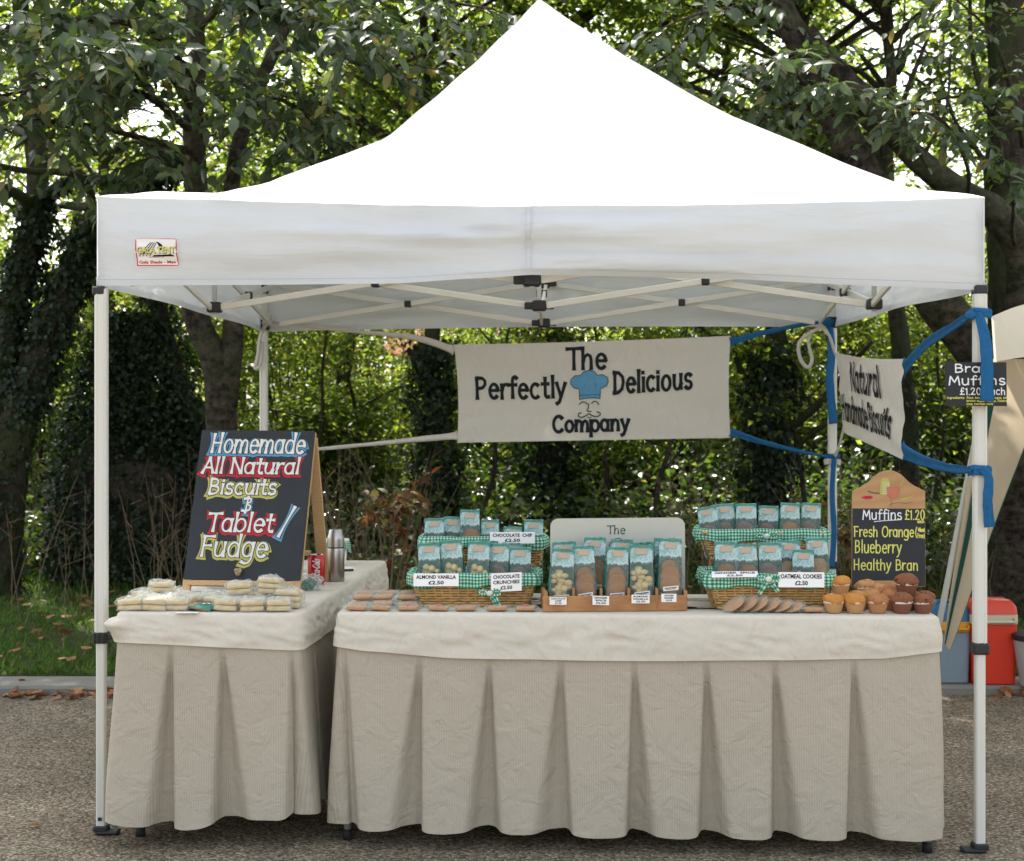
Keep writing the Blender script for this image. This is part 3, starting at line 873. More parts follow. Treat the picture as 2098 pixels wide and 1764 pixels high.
def draw(mb, text, S, x0, y0, x1, cap, hw, flare=0.0, off=.001, jit=0.0, slant=0.0, rise=0.0, step=.012, track=.06, rnd=None):
    """hand lettering: left end x0, right end x1, baseline y0, capital height cap (metres)"""
    st, wd_ = strokes_of(text, track); sx = (x1 - x0) / wd_; sy = cap / .72
    rnd = rnd or random.Random(len(text) * 7 + 1)
    for s in st:
        jx, jy = rnd.uniform(-jit, jit) * cap, rnd.uniform(-jit, jit) * cap
        ribbon(mb, [(x0 + p[0] * sx + p[1] * slant * sy + jx, y0 + p[1] * sy + rise * p[0] * sx + jy) for p in s], S, hw, off, flare, step)
def fill(mb, pts, S, off):
    c = (sum(p[0] for p in pts) / len(pts), sum(p[1] for p in pts) / len(pts)); n = len(pts)
    mb.add([S(*c, off)] + [S(p[0], p[1], off) for p in pts], [(0, i + 1, (i + 1) % n + 1) for i in range(n)])
PCACHE = {}
def printed(mb, text, S, x0, y0, x1, y1, off=.0008, bold=.012):
    """printed lettering in the built-in typeface, scaled to fill the box"""
    key = (text, bold)
    if key not in PCACHE:
        cu = bpy.data.curves.new('lettering', 'FONT'); cu.body = text; cu.align_x = 'CENTER'; cu.offset = bold; cu.resolution_u = 2
        ob = bpy.data.objects.new('lettering', cu); COL.objects.link(ob)
        dg = bpy.context.evaluated_depsgraph_get(); me = bpy.data.meshes.new_from_object(ob.evaluated_get(dg))
        PCACHE[key] = ([tuple(v.co) for v in me.vertices], [tuple(p.vertices) for p in me.polygons])
        bpy.data.objects.remove(ob); bpy.data.curves.remove(cu); bpy.data.meshes.remove(me)
    vs, fs = PCACHE[key]
    if not vs: return
    ax, bx = min(v[0] for v in vs), max(v[0] for v in vs); ay, by = min(v[1] for v in vs), max(v[1] for v in vs)
    mb.add([S(x0 + (v[0] - ax) / (bx - ax) * (x1 - x0), y0 + (v[1] - ay) / (by - ay) * (y1 - y0), off) for v in vs], fs)
def plane_S(bl, br, tl):
    bl, br, tl = Vector(bl), Vector(br), Vector(tl); ux = br - bl; Wd = ux.length; ux.normalize(); uy = tl - bl; Hd = uy.length; uy.normalize()
    n = ux.cross(uy).normalized()
    return (lambda x, y, o=0: bl + ux * x + uy * y + n * o), Wd, Hd, n

# ------------------------------------------------------------------ tent maker's label on the front valance
lab = thing('tent_label', 'red bordered tent label with yellow lettering sewn on the left of the front valance', 'label', VFN(.073, .6))
def vS(x, y, o=0):
    return VFN(x / 2.95, (2.17 - y) / .304) + Vector((VN.x, VN.y, 0)) * (o + .004)
def lS(x, y, o=0):                          # label is .148 x .098 m, lower left corner at the origin
    return vS(.138 + x, 1.932 + y, o)
m = MB(); m.grid(lambda u, v: lS(u * .148, v * .098), [i / 8 for i in range(9)], [i / 6 for i in range(7)]); m.build('label_patch', MT['card'], lab)
m = MB(); ribbon(m, [(.004, .004), (.144, .004), (.144, .094), (.004, .094), (.004, .0035)], lS, .0018, .0012, step=.02)
printed(m, 'Gala Shade - Max', lS, .010, .010, .138, .021, .0012, .03); m.build('lettering', MT['p_red'], lab)
m = MB(); fill(m, [(.072, .088), (.088, .080), (.136, .034), (.058, .034), (.094, .064)], lS, .0012)
for k in range(4): ribbon(m, [(.014 + k * .012, .036), (.055 + k * .007, .082)], lS, .0012, .0012)
m.build('emblem', MT['p_ink'], lab)
m = MB(); printed(m, 'www.galatent.com', lS, .046, .030, .100, .034, .0012); m.build('lettering', MT['p_ink'], lab)
m = MB(); printed(m, 'GALA TENT', lS, .008, .044, .140, .068, .003, .02); m.build('lettering', MT['p_yellow'], lab)
m = MB(); printed(m, 'GALA TENT', lS, .009, .0425, .141, .0665, .0022, .03); m.build('lettering', MT['p_ink'], lab)

# ------------------------------------------------------------------ cloth banners
def cloth_surface(tl, tr, br, bl, amp, seed, Wm, Hm, bowx=.02, bowt=.0, nrm=None):
    tl, tr, br, bl = [Vector(p) for p in (tl, tr, br, bl)]
    n = nrm or (tr - tl).cross(tl - bl).normalized()
    def S(x, y, o=0):
        u, v = x / Wm, y / Hm
        a = tl + (tr - tl) * u; b = bl + (br - bl) * u
        p = b + (a - b) * v
        e = 4 * v * (1 - v)
        p = p + (tr - tl) * (bowx * e * (1 - 2 * u) * (1 if u < .5 else .8))   # sides pulled in
        p = p + (a - b) * (-bowt * 4 * u * (1 - u) * v)
        w = amp * (mnoise.noise(Vector((u * 3 + seed, v * 3.4 + u * 2, seed))) + .5 * mnoise.noise(Vector((u * 5 - v * 3, v * 8, seed + 4))))
        return p + n * (w + o)
    return S
def strap(m, path, w0, w1, twist=.6, n=26, amp=.004, th=.003):
    """a folded cloth tie: flattened tube along a smooth path"""
    P = [Vector(p) for p in path]
    Q = []
    for i in range(n + 1):                   # Catmull-Rom
        t = i / n * (len(P) - 1); k = min(int(t), len(P) - 2); f = t - k
        a, b, c, d = P[max(k - 1, 0)], P[k], P[k + 1], P[min(k + 2, len(P) - 1)]
        Q.append(.5 * ((2 * b) + (c - a) * f + (2 * a - 5 * b + 4 * c - d) * f * f + (3 * b - a - 3 * c + d) * f ** 3))
    vs = []; ns = 10
    for i, q in enumerate(Q):
        t = (Q[min(i + 1, n)] - Q[max(i - 1, 0)]).normalized()
        side = t.cross(Vector((0, 1, 0))) if abs(t.y) < .6 else t.cross(Vector((-1, 0, 0)) if t.y < 0 else Vector((1, 0, 0)))
        side.normalize(); out = t.cross(side)
        f = i / n; w = w0 + (w1 - w0) * f ** .33
        w *= 1 + .18 * mnoise.noise(Vector((f * 7, w0 * 90, 1)))
        for k in range(ns):
            a = 2 * math.pi * k / ns
            r = th * (1 + .8 * mnoise.noise(Vector((math.cos(a) * 2, math.sin(a) * 2, f * 5))))
            fold = amp * math.sin(math.cos(a) * 4 + f * 3)
            vs.append(q + side * (math.cos(a) * w / 2) + out * (math.sin(a) * max(r, .0012) + fold))
    fs = [(i * ns + k, i * ns + (k + 1) % ns, (i + 1) * ns + (k + 1) % ns, (i + 1) * ns + k) for i in range(n) for k in range(ns)]
    fs += [tuple(range(ns))[::-1], tuple(n * ns + k for k in range(ns))]
    m.add(vs, fs)
def knot(m, c, r, seed=0):
    m.blob(c, (r, r * .8, r * .75), 12, 8, .35, seed)
def legwrap(m, x, y, z, h, r=.029):
    pts = [(-r, -r), (r, -r), (r, r), (-r, r)]
    for k in range(2):
        P, Nn, S_, T = rounded_path([(x + a, y + b) for a, b in pts], .008, .02)
        zz = z + (k - .5) * h * .5
        m.grid(lambda i, v: (P[i % len(P)].x + Nn[i % len(P)].x * (.002 + .003 * math.sin(math.pi * v) + .001 * k), P[i % len(P)].y + Nn[i % len(P)].y * (.002 + .003 * math.sin(math.pi * v) + .001 * k),
                               zz + (v - .5) * h * .62 + .004 * math.sin(i * .4)), list(range(len(P))), [0, .25, .5, .75, 1], closed=True)

ban = thing('cloth_banner', 'wide cream cloth banner with a blue chef hat hung between the two back legs', 'banner', W(1210, 800, 8.25))
WB, HB = 1.41, .50
SB = cloth_surface(W(930, 706, 8.28), W(1497, 688, 8.15), W(1497, 897, 8.15), W(937, 907, 8.28), .007, 2.0, WB, HB, .009, .012)
m = MB(); m.grid(lambda u, v: SB(u * WB, v * HB), [i / 70 for i in range(71)], [i / 30 for i in range(31)], lambda u, v: (u, v))
bc = m.build('banner_cloth', MT['banner'], ban, smooth=True)
def bx(px): return (px - 931) / 565 * WB
def by(py): return (903 - py) / 203 * HB
m = MB(); HW = .0088
draw(m, 'The', SB, bx(1163), by(756), bx(1245), .105, HW, .15, .0022, .01)
draw(m, 'Perfectly', SB, bx(969), by(813), bx(1160), .104, HW, .2, .0022, .02, rise=-.0)
draw(m, 'Delicious', SB, bx(1258), by(808), bx(1421), .104, HW, .2, .0022, .02, rise=.04)
draw(m, 'Company', SB, bx(1130), by(884), bx(1290), .078, HW, .2, .0022, .02)
m.build('lettering', MT['p_black'], bc)
hat = [(1187, 828), (1187, 803), (1176, 800), (1169, 791), (1170, 779), (1179, 771), (1190, 771), (1196, 763), (1207, 759), (1219, 762), (1225, 771), (1236, 770), (1246, 777), (1248, 788), (1243, 797), (1231, 803), (1230, 827), (1219, 824), (1200, 825)]
hp = [(bx(a), by(759 + (b - 759) * .87)) for a, b in hat]
m = MB(); fill(m, hp, SB, .0026); m.build('chef_hat_motif', MT['p_blue'], bc)
m = MB(); ribbon(m, hp + [hp[0]], SB, .0018, .0032)
for st in ([(1187, 818), (1230, 817)], [(1196, 800), (1200, 792)], [(1222, 800), (1219, 790)]): ribbon(m, [(bx(a), by(759 + (b - 759) * .87)) for a, b in st], SB, .0012, .0032)
for st, w in (([(1186, 829), (1191, 824), (1198, 824), (1203, 828)], .0026), ([(1212, 827), (1217, 823), (1223, 824), (1227, 830)], .0026), ([(1206, 828), (1205, 836), (1202, 842), (1207, 844), (1211, 843)], .0026),
              ([(1190, 846), (1185, 847), (1184, 853), (1190, 856), (1198, 853), (1206, 848), (1214, 853), (1223, 855), (1230, 851), (1229, 846), (1223, 845)], .0030), ([(1203, 855), (1207, 857), (1211, 855)], .002)):
    ribbon(m, [(bx(a), by(b)) for a, b in st], SB, w, .0030)
m.build('chef_face_motif', MT['p_green_ink'], bc)
# ties: cream on the left, blue on the right
m = MB(); strap(m, [SB(0.0, .47), W(850, 692, 8.3), W(720, 678, 8.35), W(600, 664, 8.39), W(556, 660, 8.40)], .06, .012); m.build('tie', MT['banner'], ban, smooth=True)
m = MB(); strap(m, [SB(0.0, .035), W(860, 900, 8.3), W(760, 910, 8.35), W(640, 921, 8.39), W(550, 929, 8.40)], .055, .012); m.build('tie', MT['banner'], ban, smooth=True)
m = MB(); strap(m, [SB(WB, .47), W(1560, 683, 8.15), W(1640, 666, 8.16), W(1697, 658, 8.165)], .055, .014); strap(m, [W(1700, 660, 8.15), W(1704, 720, 8.15), W(1700, 780, 8.145), W(1708, 868, 8.14)], .02, .045)
knot(m, W(1697, 660, 8.155), .03); m.build('tie', MT['blue_cloth'], ban, smooth=True)
m = MB(); strap(m, [SB(WB, .03), W(1560, 905, 8.15), W(1640, 925, 8.16), W(1700, 936, 8.165)], .055, .014); strap(m, [W(1709, 940, 8.15), W(1705, 1010, 8.15), W(1709, 1090, 8.145), W(1704, 1162, 8.14)], .025, .03)
legwrap(m, BR.x, BR.y, W(0, 937, 8.2).z, .03); m.build('tie', MT['blue_cloth'], ban, smooth=True)
m = MB(); legwrap(m, BL.x, BL.y, W(0, 661, 8.43).z + .03, .035, .034); knot(m, W(545, 662, 8.38), .022, 3)
strap(m, [W(546, 662, 8.37), W(533, 690, 8.36), W(528, 730, 8.36), W(522, 754, 8.36), W(533, 746, 8.36), W(538, 700, 8.37)], .022, .018); m.build('tie', MT['banner'], ban, smooth=True)

ban2 = thing('cloth_banner', 'small wavy cream cloth banner tied with blue strips on the right side of the tent', 'banner', W(1785, 830, 7.2))
WB2, HB2 = 1.5, .40
SB2 = cloth_surface(W(1712, 722, 8.0), W(1852, 735, 6.5), W(1852, 943, 6.5), W(1728, 885, 8.0), .012, 6.0, WB2, HB2, .015, .03, Vector((-.98, -.2, 0)))
m = MB(); m.grid(lambda u, v: SB2(u * WB2, v * HB2), [i / 60 for i in range(61)], [i / 26 for i in range(27)], lambda u, v: (u, v))
bc2 = m.build('banner_cloth', MT['banner'], ban2, smooth=True)
m = MB()
draw(m, 'Natural', SB2, .34, .235, 1.04, .125, .012, .1, .006, .02)
draw(m, 'Handmade Biscuits', SB2, .06, .075, 1.27, .112, .0115, .1, .006, .02)
m.build('lettering', MT['p_ink'], bc2)
m = MB(); strap(m, [SB2(WB2, .36), W(1895, 708, 6.1), W(1950, 672, 5.6), W(1990, 644, 5.27)], .10, .024); legwrap(m, FR.x, FR.y, W(0, 642, 5.305).z, .026)
knot(m, W(1988, 646, 5.265), .02, 2); strap(m, [W(2004, 640, 5.265), W(2018, 690, 5.24), W(2023, 750, 5.225), W(2022, 822, 5.215)], .016, .044)
m.build('tie', MT['blue_cloth'], ban2, smooth=True)
m = MB(); strap(m, [SB2(WB2, .035), W(1890, 943, 6.1), W(1945, 959, 5.6), W(1990, 963, 5.27)], .09, .024); legwrap(m, FR.x, FR.y, W(0, 964, 5.305).z, .03)
strap(m, [W(2012, 958, 5.27), W(2026, 980, 5.26), W(2024, 1030, 5.26), W(2028, 1080, 5.26)], .025, .035); m.build('tie', MT['blue_cloth'], ban2, smooth=True)
m = MB(); strap(m, [SB2(0, .385), W(1700, 692, 8.1), W(1688, 672, 8.14)], .03, .02); strap(m, [W(1688, 668, 8.14), W(1655, 685, 8.13), W(1637, 705, 8.12), W(1640, 735, 8.12), W(1655, 753, 8.12), W(1664, 735, 8.12), W(1656, 700, 8.13), W(1664, 676, 8.14)], .018, .018)
m.build('tie', MT['banner'], ban2, smooth=True)
m = MB(); strap(m, [SB2(0.01, .02), W(1718, 915, 8.08), W(1711, 935, 8.16)], .03, .025); legwrap(m, BR.x, BR.y, W(0, 942, 8.2).z - .01, .025, .033); m.build('tie', MT['banner'], ban2, smooth=True)

# ------------------------------------------------------------------ chalk signs
def board_from(bl, br, tr, tl, th):
    """a slightly skewed flat board: bilinear front face and thickness"""
    bl, br, tr, tl = [Vector(p) for p in (bl, br, tr, tl)]
    n = (br - bl).cross(tl - bl).normalized(); Wd, Hd = (br - bl).length, (tl - bl).length
    def S(x, y, o=0):
        u, v = x / Wd, y / Hd
        return (bl * (1 - u) + br * u) * (1 - v) + (tl * (1 - u) + tr * u) * v + n * o
    m = MB(); f = [bl, br, tr, tl]; b = [p - n * th for p in f]
    m.add(f + b, [(0, 1, 2, 3), (7, 6, 5, 4), (1, 0, 4, 5), (2, 1, 5, 6), (3, 2, 6, 7), (0, 3, 7, 4)])
    return m, S, Wd, Hd, n
sb = thing('chalkboard', 'tall A-frame chalkboard with coloured painted lettering standing on the side table', 'chalkboard', (-1.0, 6.0, TZ))
pBL, pBR, pTR, pTL = W(376, 1187, 5.93), W(614, 1190, 5.88), W(644.5, 883, 6.08), W(414, 881, 6.13)
m, SC, WC, HC, nC = board_from(pBL, pBR, pTR, pTL, .012)
cb = m.build('board', MT['slate'], sb)
m = MB()                                      # pine frame: stiles down to the table, rails, rear frame
for x in (.012, WC - .012):
    m.bar(SC(x, -.005, -.021), SC(x, HC, -.021), .026, .018, nC)
    foot = SC(x, -.062, -.018); m.bar(SC(x, .004, -.012), Vector((foot.x, foot.y, TZ + .001)), .028, .02, nC)
m.bar(SC(.02, -.012, -.008), SC(WC - .02, -.012, -.008), .018, .022, nC)
m.build('front_frame', MT['pine'], sb)
m = MB()
for x in (.015, WC - .015):
    a = SC(x, HC - .02, -.03); b = Vector((a.x - .01, a.y + .17, TZ)); b2 = SC(x, 0, -.3)
    b = Vector((b2.x + .02, a.y + .22, TZ)); m.bar(a, b, .04, .018, nC)
a = SC(0.02, .12, 0); m.bar((a.x, 6.26, TZ + .12), (a.x + .40, 6.22, TZ + .12), .04, .018)
m.build('rear_frame', MT['pine'], sb)
rows = [('Homemade', .10, .845, .93, .074, 'blue', .0), ('All Natural', .045, .705, .90, .060, 'red', .0), ('Biscuits', .125, .565, .72, .058, 'olive', 0), ('&', .43, .45, .52, .052, 'blue', 0),
        ('Tablet', .15, .315, .73, .070, 'red', .0), ('/', .765, .295, .915, .100, 'blue', 0), ('Fudge', .12, .150, .70, .078, 'olive', 0)]
for nm, dx, dy, hwm, off in (('shadow', -.003, -.004, 1.0, .0006), ('outline', 0, 0, 1, .0016), ('white', 0, 0, 1, .0026)):
    for (tx, u0, v0, u1, cap, col, sl_) in rows:
            m = MB(); ci = col if nm == 'shadow' else None
            hw = {'shadow': .0122, 'outline': .0070, 'white': .0043}[nm]
            if tx in '&': hw *= .8
            draw(m, tx, SC, u0 * WC + dx * WC * 1.2, v0 * HC + dy, u1 * WC + dx * WC, cap, hw, .55, off, .012, .08 if tx != '/' else 0, step=.008, track=.035)
            m.build('lettering', MT['p_' + (ci or {'outline': 'black', 'white': 'white'}[nm])], cb)
m = MB(); c = SC(.47 * WC, .052 * HC, .008)
m.tube([c + Vector((.0085 * (math.sin(a) + 2 * math.sin(2 * a)) * .42, -.006 - .006 * math.sin(3 * a), .0085 * (math.cos(a) - 2 * math.cos(2 * a)) * .42)) for a in [2 * math.pi * i / 40 for i in range(40)]], .0052, 7, closed=True)
m.build('rope_knot', simple('sisal_rope', (.40, .30, .19), .9, .1, 0, .3, 90, .5, 300), sb, smooth=True)

bs = thing('price_sign', 'small black sign for bran muffins fixed to the front right tent leg', 'sign', W(2000, 787, 5.27))
m, SS, WS, HS, nS = board_from(W(1938, 832, 5.262), W(2063, 832, 5.245), W(2062, 742, 5.245), W(1936, 742, 5.262), .004)
sbd = m.build('sign_board', MT['slate2'], bs)
m = MB()
draw(m, 'Bran', SS, .030, .110, .142, .026, .0022, 0, .0008, .03, step=.006)
draw(m, 'Muffins', SS, .010, .069, .190, .029, .0023, 0, .0008, .03, step=.006)
draw(m, '£1.20 each', SS, .045, .037, .190, .022, .0017, 0, .0008, .03, step=.006)
m.build('lettering', MT['p_chalk'], sbd)
m = MB()
draw(m, 'Ingredients:', SS, .004, .024, .060, .0065, .0007, 0, .0008, .02, step=.004)
draw(m, 'flour, bran, butter, eggs, oil', SS, .066, .024, .192, .0065, .0007, 0, .0008, .02, step=.004)
draw(m, 'brown sugar, honey, raisins', SS, .066, .014, .194, .0065, .0007, 0, .0008, .02, step=.004)
draw(m, 'may contain nuts', SS, .066, .004, .150, .0065, .0007, 0, .0008, .02, step=.004)
m.build('lettering', MT['p_yellow'], sbd)

# muffin board with an arched wooden head
mb_ = thing('menu_board', 'muffin menu chalkboard with arched wooden head at the right end of the front table', 'menu board', (1.35, 5.72, TZ))
S0, WM, HM, nM = plane_S(W(1745, 1201, 5.72), W(1896, 1202, 5.71), W(1746.5, 959, 5.80))
HM = HM * (1201 - 959) / (1201 - 959)
def mS(x, y, o=0): return S0(x, y, o)
prof = [(0, .385), (.03, .389), (.08, .397), (.14, .405), (.2, .416), (.26, .432), (.33, .452), (.42, .466), (.5, .470), (.58, .466), (.67, .452), (.74, .432), (.8, .416), (.86, .405), (.92, .397), (.97, .389), (1, .385)]
hs = HM / .470
out = [(0, 0), (WM, 0)] + [(u * WM, h * hs * .985) for u, h in reversed(prof)]
m = MB(); m.poly([mS(x, y) for x, y in out], -nM * .011); body = m.build('board', MT['ply'], mb_)
yb = .308 * hs
m = MB(); f = [mS(.001, .001, .0012), mS(WM - .001, .001, .0012), mS(WM - .001, yb, .0012), mS(.001, yb, .0012)]; m.add(f, [(0, 1, 2, 3)]); m.build('blackboard', MT['slate2'], mb_)
m = MB(); m.box(mS(.47 * WM, .012, .012), (.09, .022, .014), None, .002); m.build('chalk_ledge', MT['ply'], mb_)
m = MB()
for x in (.06, WM - .06): m.bar(mS(x, .01, -.018), (mS(x, 0, -.018).x, mS(x, 0).y + .02, TZ), .02, .012, nM)
m.bar(mS(WM / 2, .3, -.014), (mS(WM / 2, 0).x, 5.85, TZ), .025, .012, nM); m.build('easel_leg', MT['pine'], mb_)
def mx(cx): return (cx - 1302) / 593 * WM
def my(cy): return (955 - cy) / (955 - 352) * yb
m = MB()
draw(m, 'Muffins', mS, mx(1385), my(438), mx(1705), .035, .0021, 0, .002, .02, step=.008); ribbon(m, [(mx(1480), my(455)), (mx(1560), my(447)), (mx(1700), my(438))], mS, .0013, .002)
m.build('lettering', MT['p_chalk'], body)
m = MB()
draw(m, '£1.20', mS, mx(1728), my(438), mx(1890), .034, .002, 0, .002, .02, step=.008); draw(m, 'each', mS, mx(1830), my(463), mx(1885), .011, .0012, 0, .002, .02, step=.006)
draw(m, 'Fresh Orange', mS, mx(1318), my(572), mx(1805), .036, .0021, 0, .002, .02, step=.008, track=.05)
draw(m, '(', mS, mx(1812), my(570), mx(1832), .036, .0016, 0, .002); draw(m, 'Wheat', mS, mx(1835), my(532), mx(1890), .014, .0012, 0, .002, step=.006); draw(m, 'Free)', mS, mx(1832), my(580), mx(1888), .016, .0012, 0, .002, step=.006)
draw(m, 'Blueberry', mS, mx(1325), my(698), mx(1705), .043, .0021, 0, .002, .02, step=.008)
draw(m, 'Healthy Bran', mS, mx(1315), my(830), mx(1838), .037, .0021, 0, .002, .02, step=.008, track=.05)
m.build('lettering', MT['p_yellow'], body)
m = MB()                                      # painted grater, bowl, chilli and spoons
def myh(cy): return yb + (352 - cy) / (352 - 25) * (.465 * hs - yb)
for pts in ([(1525, 240), (1530, 130), (1545, 98), (1590, 98), (1606, 130), (1612, 240)],): fill(m, [(mx(a), myh(b)) for a, b in pts], mS, .0012)
fill(m, [(mx(a), myh(b)) for a, b in ((1695, 270), (1735, 262), (1815, 238), (1740, 272), (1705, 290))], mS, .0014)
ribbon(m, [(mx(1685), myh(165)), (mx(1722), myh(110))], mS, .0015, .0012); m.build('grater_motif', MT['p_olive'], body)
m = MB()
for r in range(6):
    for c in range(4): fill(m, [(mx(1552 + c * 15 + a), myh(140 + r * 17 + b)) for a, b in ((-4, -4), (4, -4), (4, 4), (-4, 4))], mS, .0018)
m.build('grater_holes_motif', MT['p_white'], body)
MT['p_pink'] = simple('paint_pink', (.50, .17, .11), .7, .2, 0, .2, 60)
m = MB(); fill(m, [(mx(a), myh(b)) for a, b in ((1580, 172), (1690, 165), (1688, 205), (1665, 255), (1640, 268), (1610, 262), (1585, 235))], mS, .0022); m.build('bowl_motif', MT['p_pink'], body)
m = MB(); fill(m, [(mx(a), myh(b)) for a, b in ((1370, 262), (1405, 248), (1450, 245), (1472, 258), (1455, 272), (1410, 274))], mS, .0014); m.build('chilli_motif', MT['p_red'], body)
m = MB(); ribbon(m, [(mx(1430), myh(208)), (mx(1470), myh(222)), (mx(1520), myh(225))], mS, .002, .0013)
ribbon(m, [(mx(1610), myh(280)), (mx(1625), myh(300)), (mx(1605), myh(330)), (mx(1630), myh(310)), (mx(1680), myh(302)), (mx(1740), myh(308)), (mx(1790), myh(296))], mS, .0007, .0013); m.build('outline_motif', MT['twig'], body)
# ------------------------------------------------------------------ goods: materials
MT['film'] = film_mat('clear_wrap', .94)
MT['film_thin'] = film_mat('thin_clear_wrap', .985)
MT['film_dull'] = film_mat('crinkled_wrap', .82, (.92, .95, .94))
def bag_film():
    """printed cellophane: sheer in the window, print and a painted-in pale sky reflection above it"""
    t = NT('printed_bag_film'); uv = t.n('SeparateXYZ', Vector=t.co('UV')); co = t.co()
    oi = t.n('ObjectInfo').outputs['Random']
    h = t.math('ABSOLUTE', t.math('SUBTRACT', t.noise(co, 26, 3, .6, 1.5), .5))
    nrm = t.bump(h, 1.0, .012)
    edge = t.math('ADD', uv.outputs[1], t.math('MULTIPLY', t.math('SUBTRACT', t.noise(t.co('UV', (16, 5, 1)), 1.0, 2), .5), .10))
    print_sheen = t.math('MULTIPLY', t.math('SUBTRACT', edge, .69), 30, clamp=True)
    base = t.math('MULTIPLY', t.math('SUBTRACT', .07, uv.outputs[1]), 25, clamp=True)
    pr = t.math('MAXIMUM', print_sheen, base)
    marks = t.math('GREATER_THAN', t.noise(t.co('UV', (14, 34, 1)), 1.0, 3, .7), .57)
    band = t.math('MULTIPLY', t.math('GREATER_THAN', uv.outputs[1], .73), t.math('LESS_THAN', uv.outputs[1], .81))
    c = t.mix(t.math('MULTIPLY', t.math('SUBTRACT', t.noise(co, 24, 4, .65, 1.5), .3), 2.4, clamp=True), (.16, .42, .40), (.60, .75, .78))  # pale teal blotches put the sky's reflection into the film colour
    lace = t.math('SUBTRACT', 1.0, t.math('MULTIPLY', t.math('ABSOLUTE', t.math('SUBTRACT', edge, .715)), 34, clamp=True))
    c = t.mix(t.math('MULTIPLY', lace, .8), c, (.66, .72, .70))
    c = t.mix(t.math('MULTIPLY', t.math('MULTIPLY', marks, band), .75), c, (.10, .26, .22))
    c = t.mix(t.math('MULTIPLY', t.math('SUBTRACT', t.math('ABSOLUTE', t.math('SUBTRACT', uv.outputs[0], .5)), .44), 18, clamp=True), c, (.02, .20, .14))
    c = t.mix(base, c, (.05, .16, .09))
    gl = t.pbr(c, .16, .8, 0, nrm)
    tr = t.n('BsdfTransparent', Color=(.90, .96, .93, 1)).outputs[0]
    g2 = t.pbr((.75, .82, .82), .10, 1.0, 0, nrm)
    fr = t.n('LayerWeight', Blend=.3, Normal=nrm).outputs['Facing']
    win = t.mixs(t.math('ADD', t.math('MULTIPLY', fr, .6), .10, clamp=True), tr, g2)
    return t.end(t.mixs(t.math('MULTIPLY', pr, .84), win, gl))
MT['bag_film'] = bag_film()
def bag_green():
    t = NT('green_bag_side'); co = t.co()
    n = t.bump(t.noise(co, 40, 3), .6, .008)
    return t.end(t.pbr(t.mix(t.noise(co, 14, 3), (.0, .13, .09), (.015, .24, .175)), .18, .7, 0, n))
MT['bag_green'] = bag_green()
MT['peach'] = simple('kraft_label', (.46, .36, .27), .6, .2, 0, .12, 90)
MT['cookie_pale'] = simple('pale_biscuit', (.68, .50, .24), .85, .1, 0, .18, 60, .4, 160)
MT['cookie_ginger'] = simple('ginger_biscuit', (.36, .145, .035), .85, .1, 0, .25, 70, .4, 160)
MT['cookie_choc'] = simple('chocolate_biscuit', (.20, .11, .085), .85, .1, 0, .3, 60, .4, 160)
MT['cookie_pink'] = simple('oat_biscuit', (.52, .27, .13), .85, .1, 0, .3, 70, .4, 160)
MT['short'] = simple('shortbread', (.70, .53, .30), .85, .1, 0, .28, 55, .3, 160)
MT['sticker'] = simple('pink_sticker', (.72, .10, .18), .5, .3)

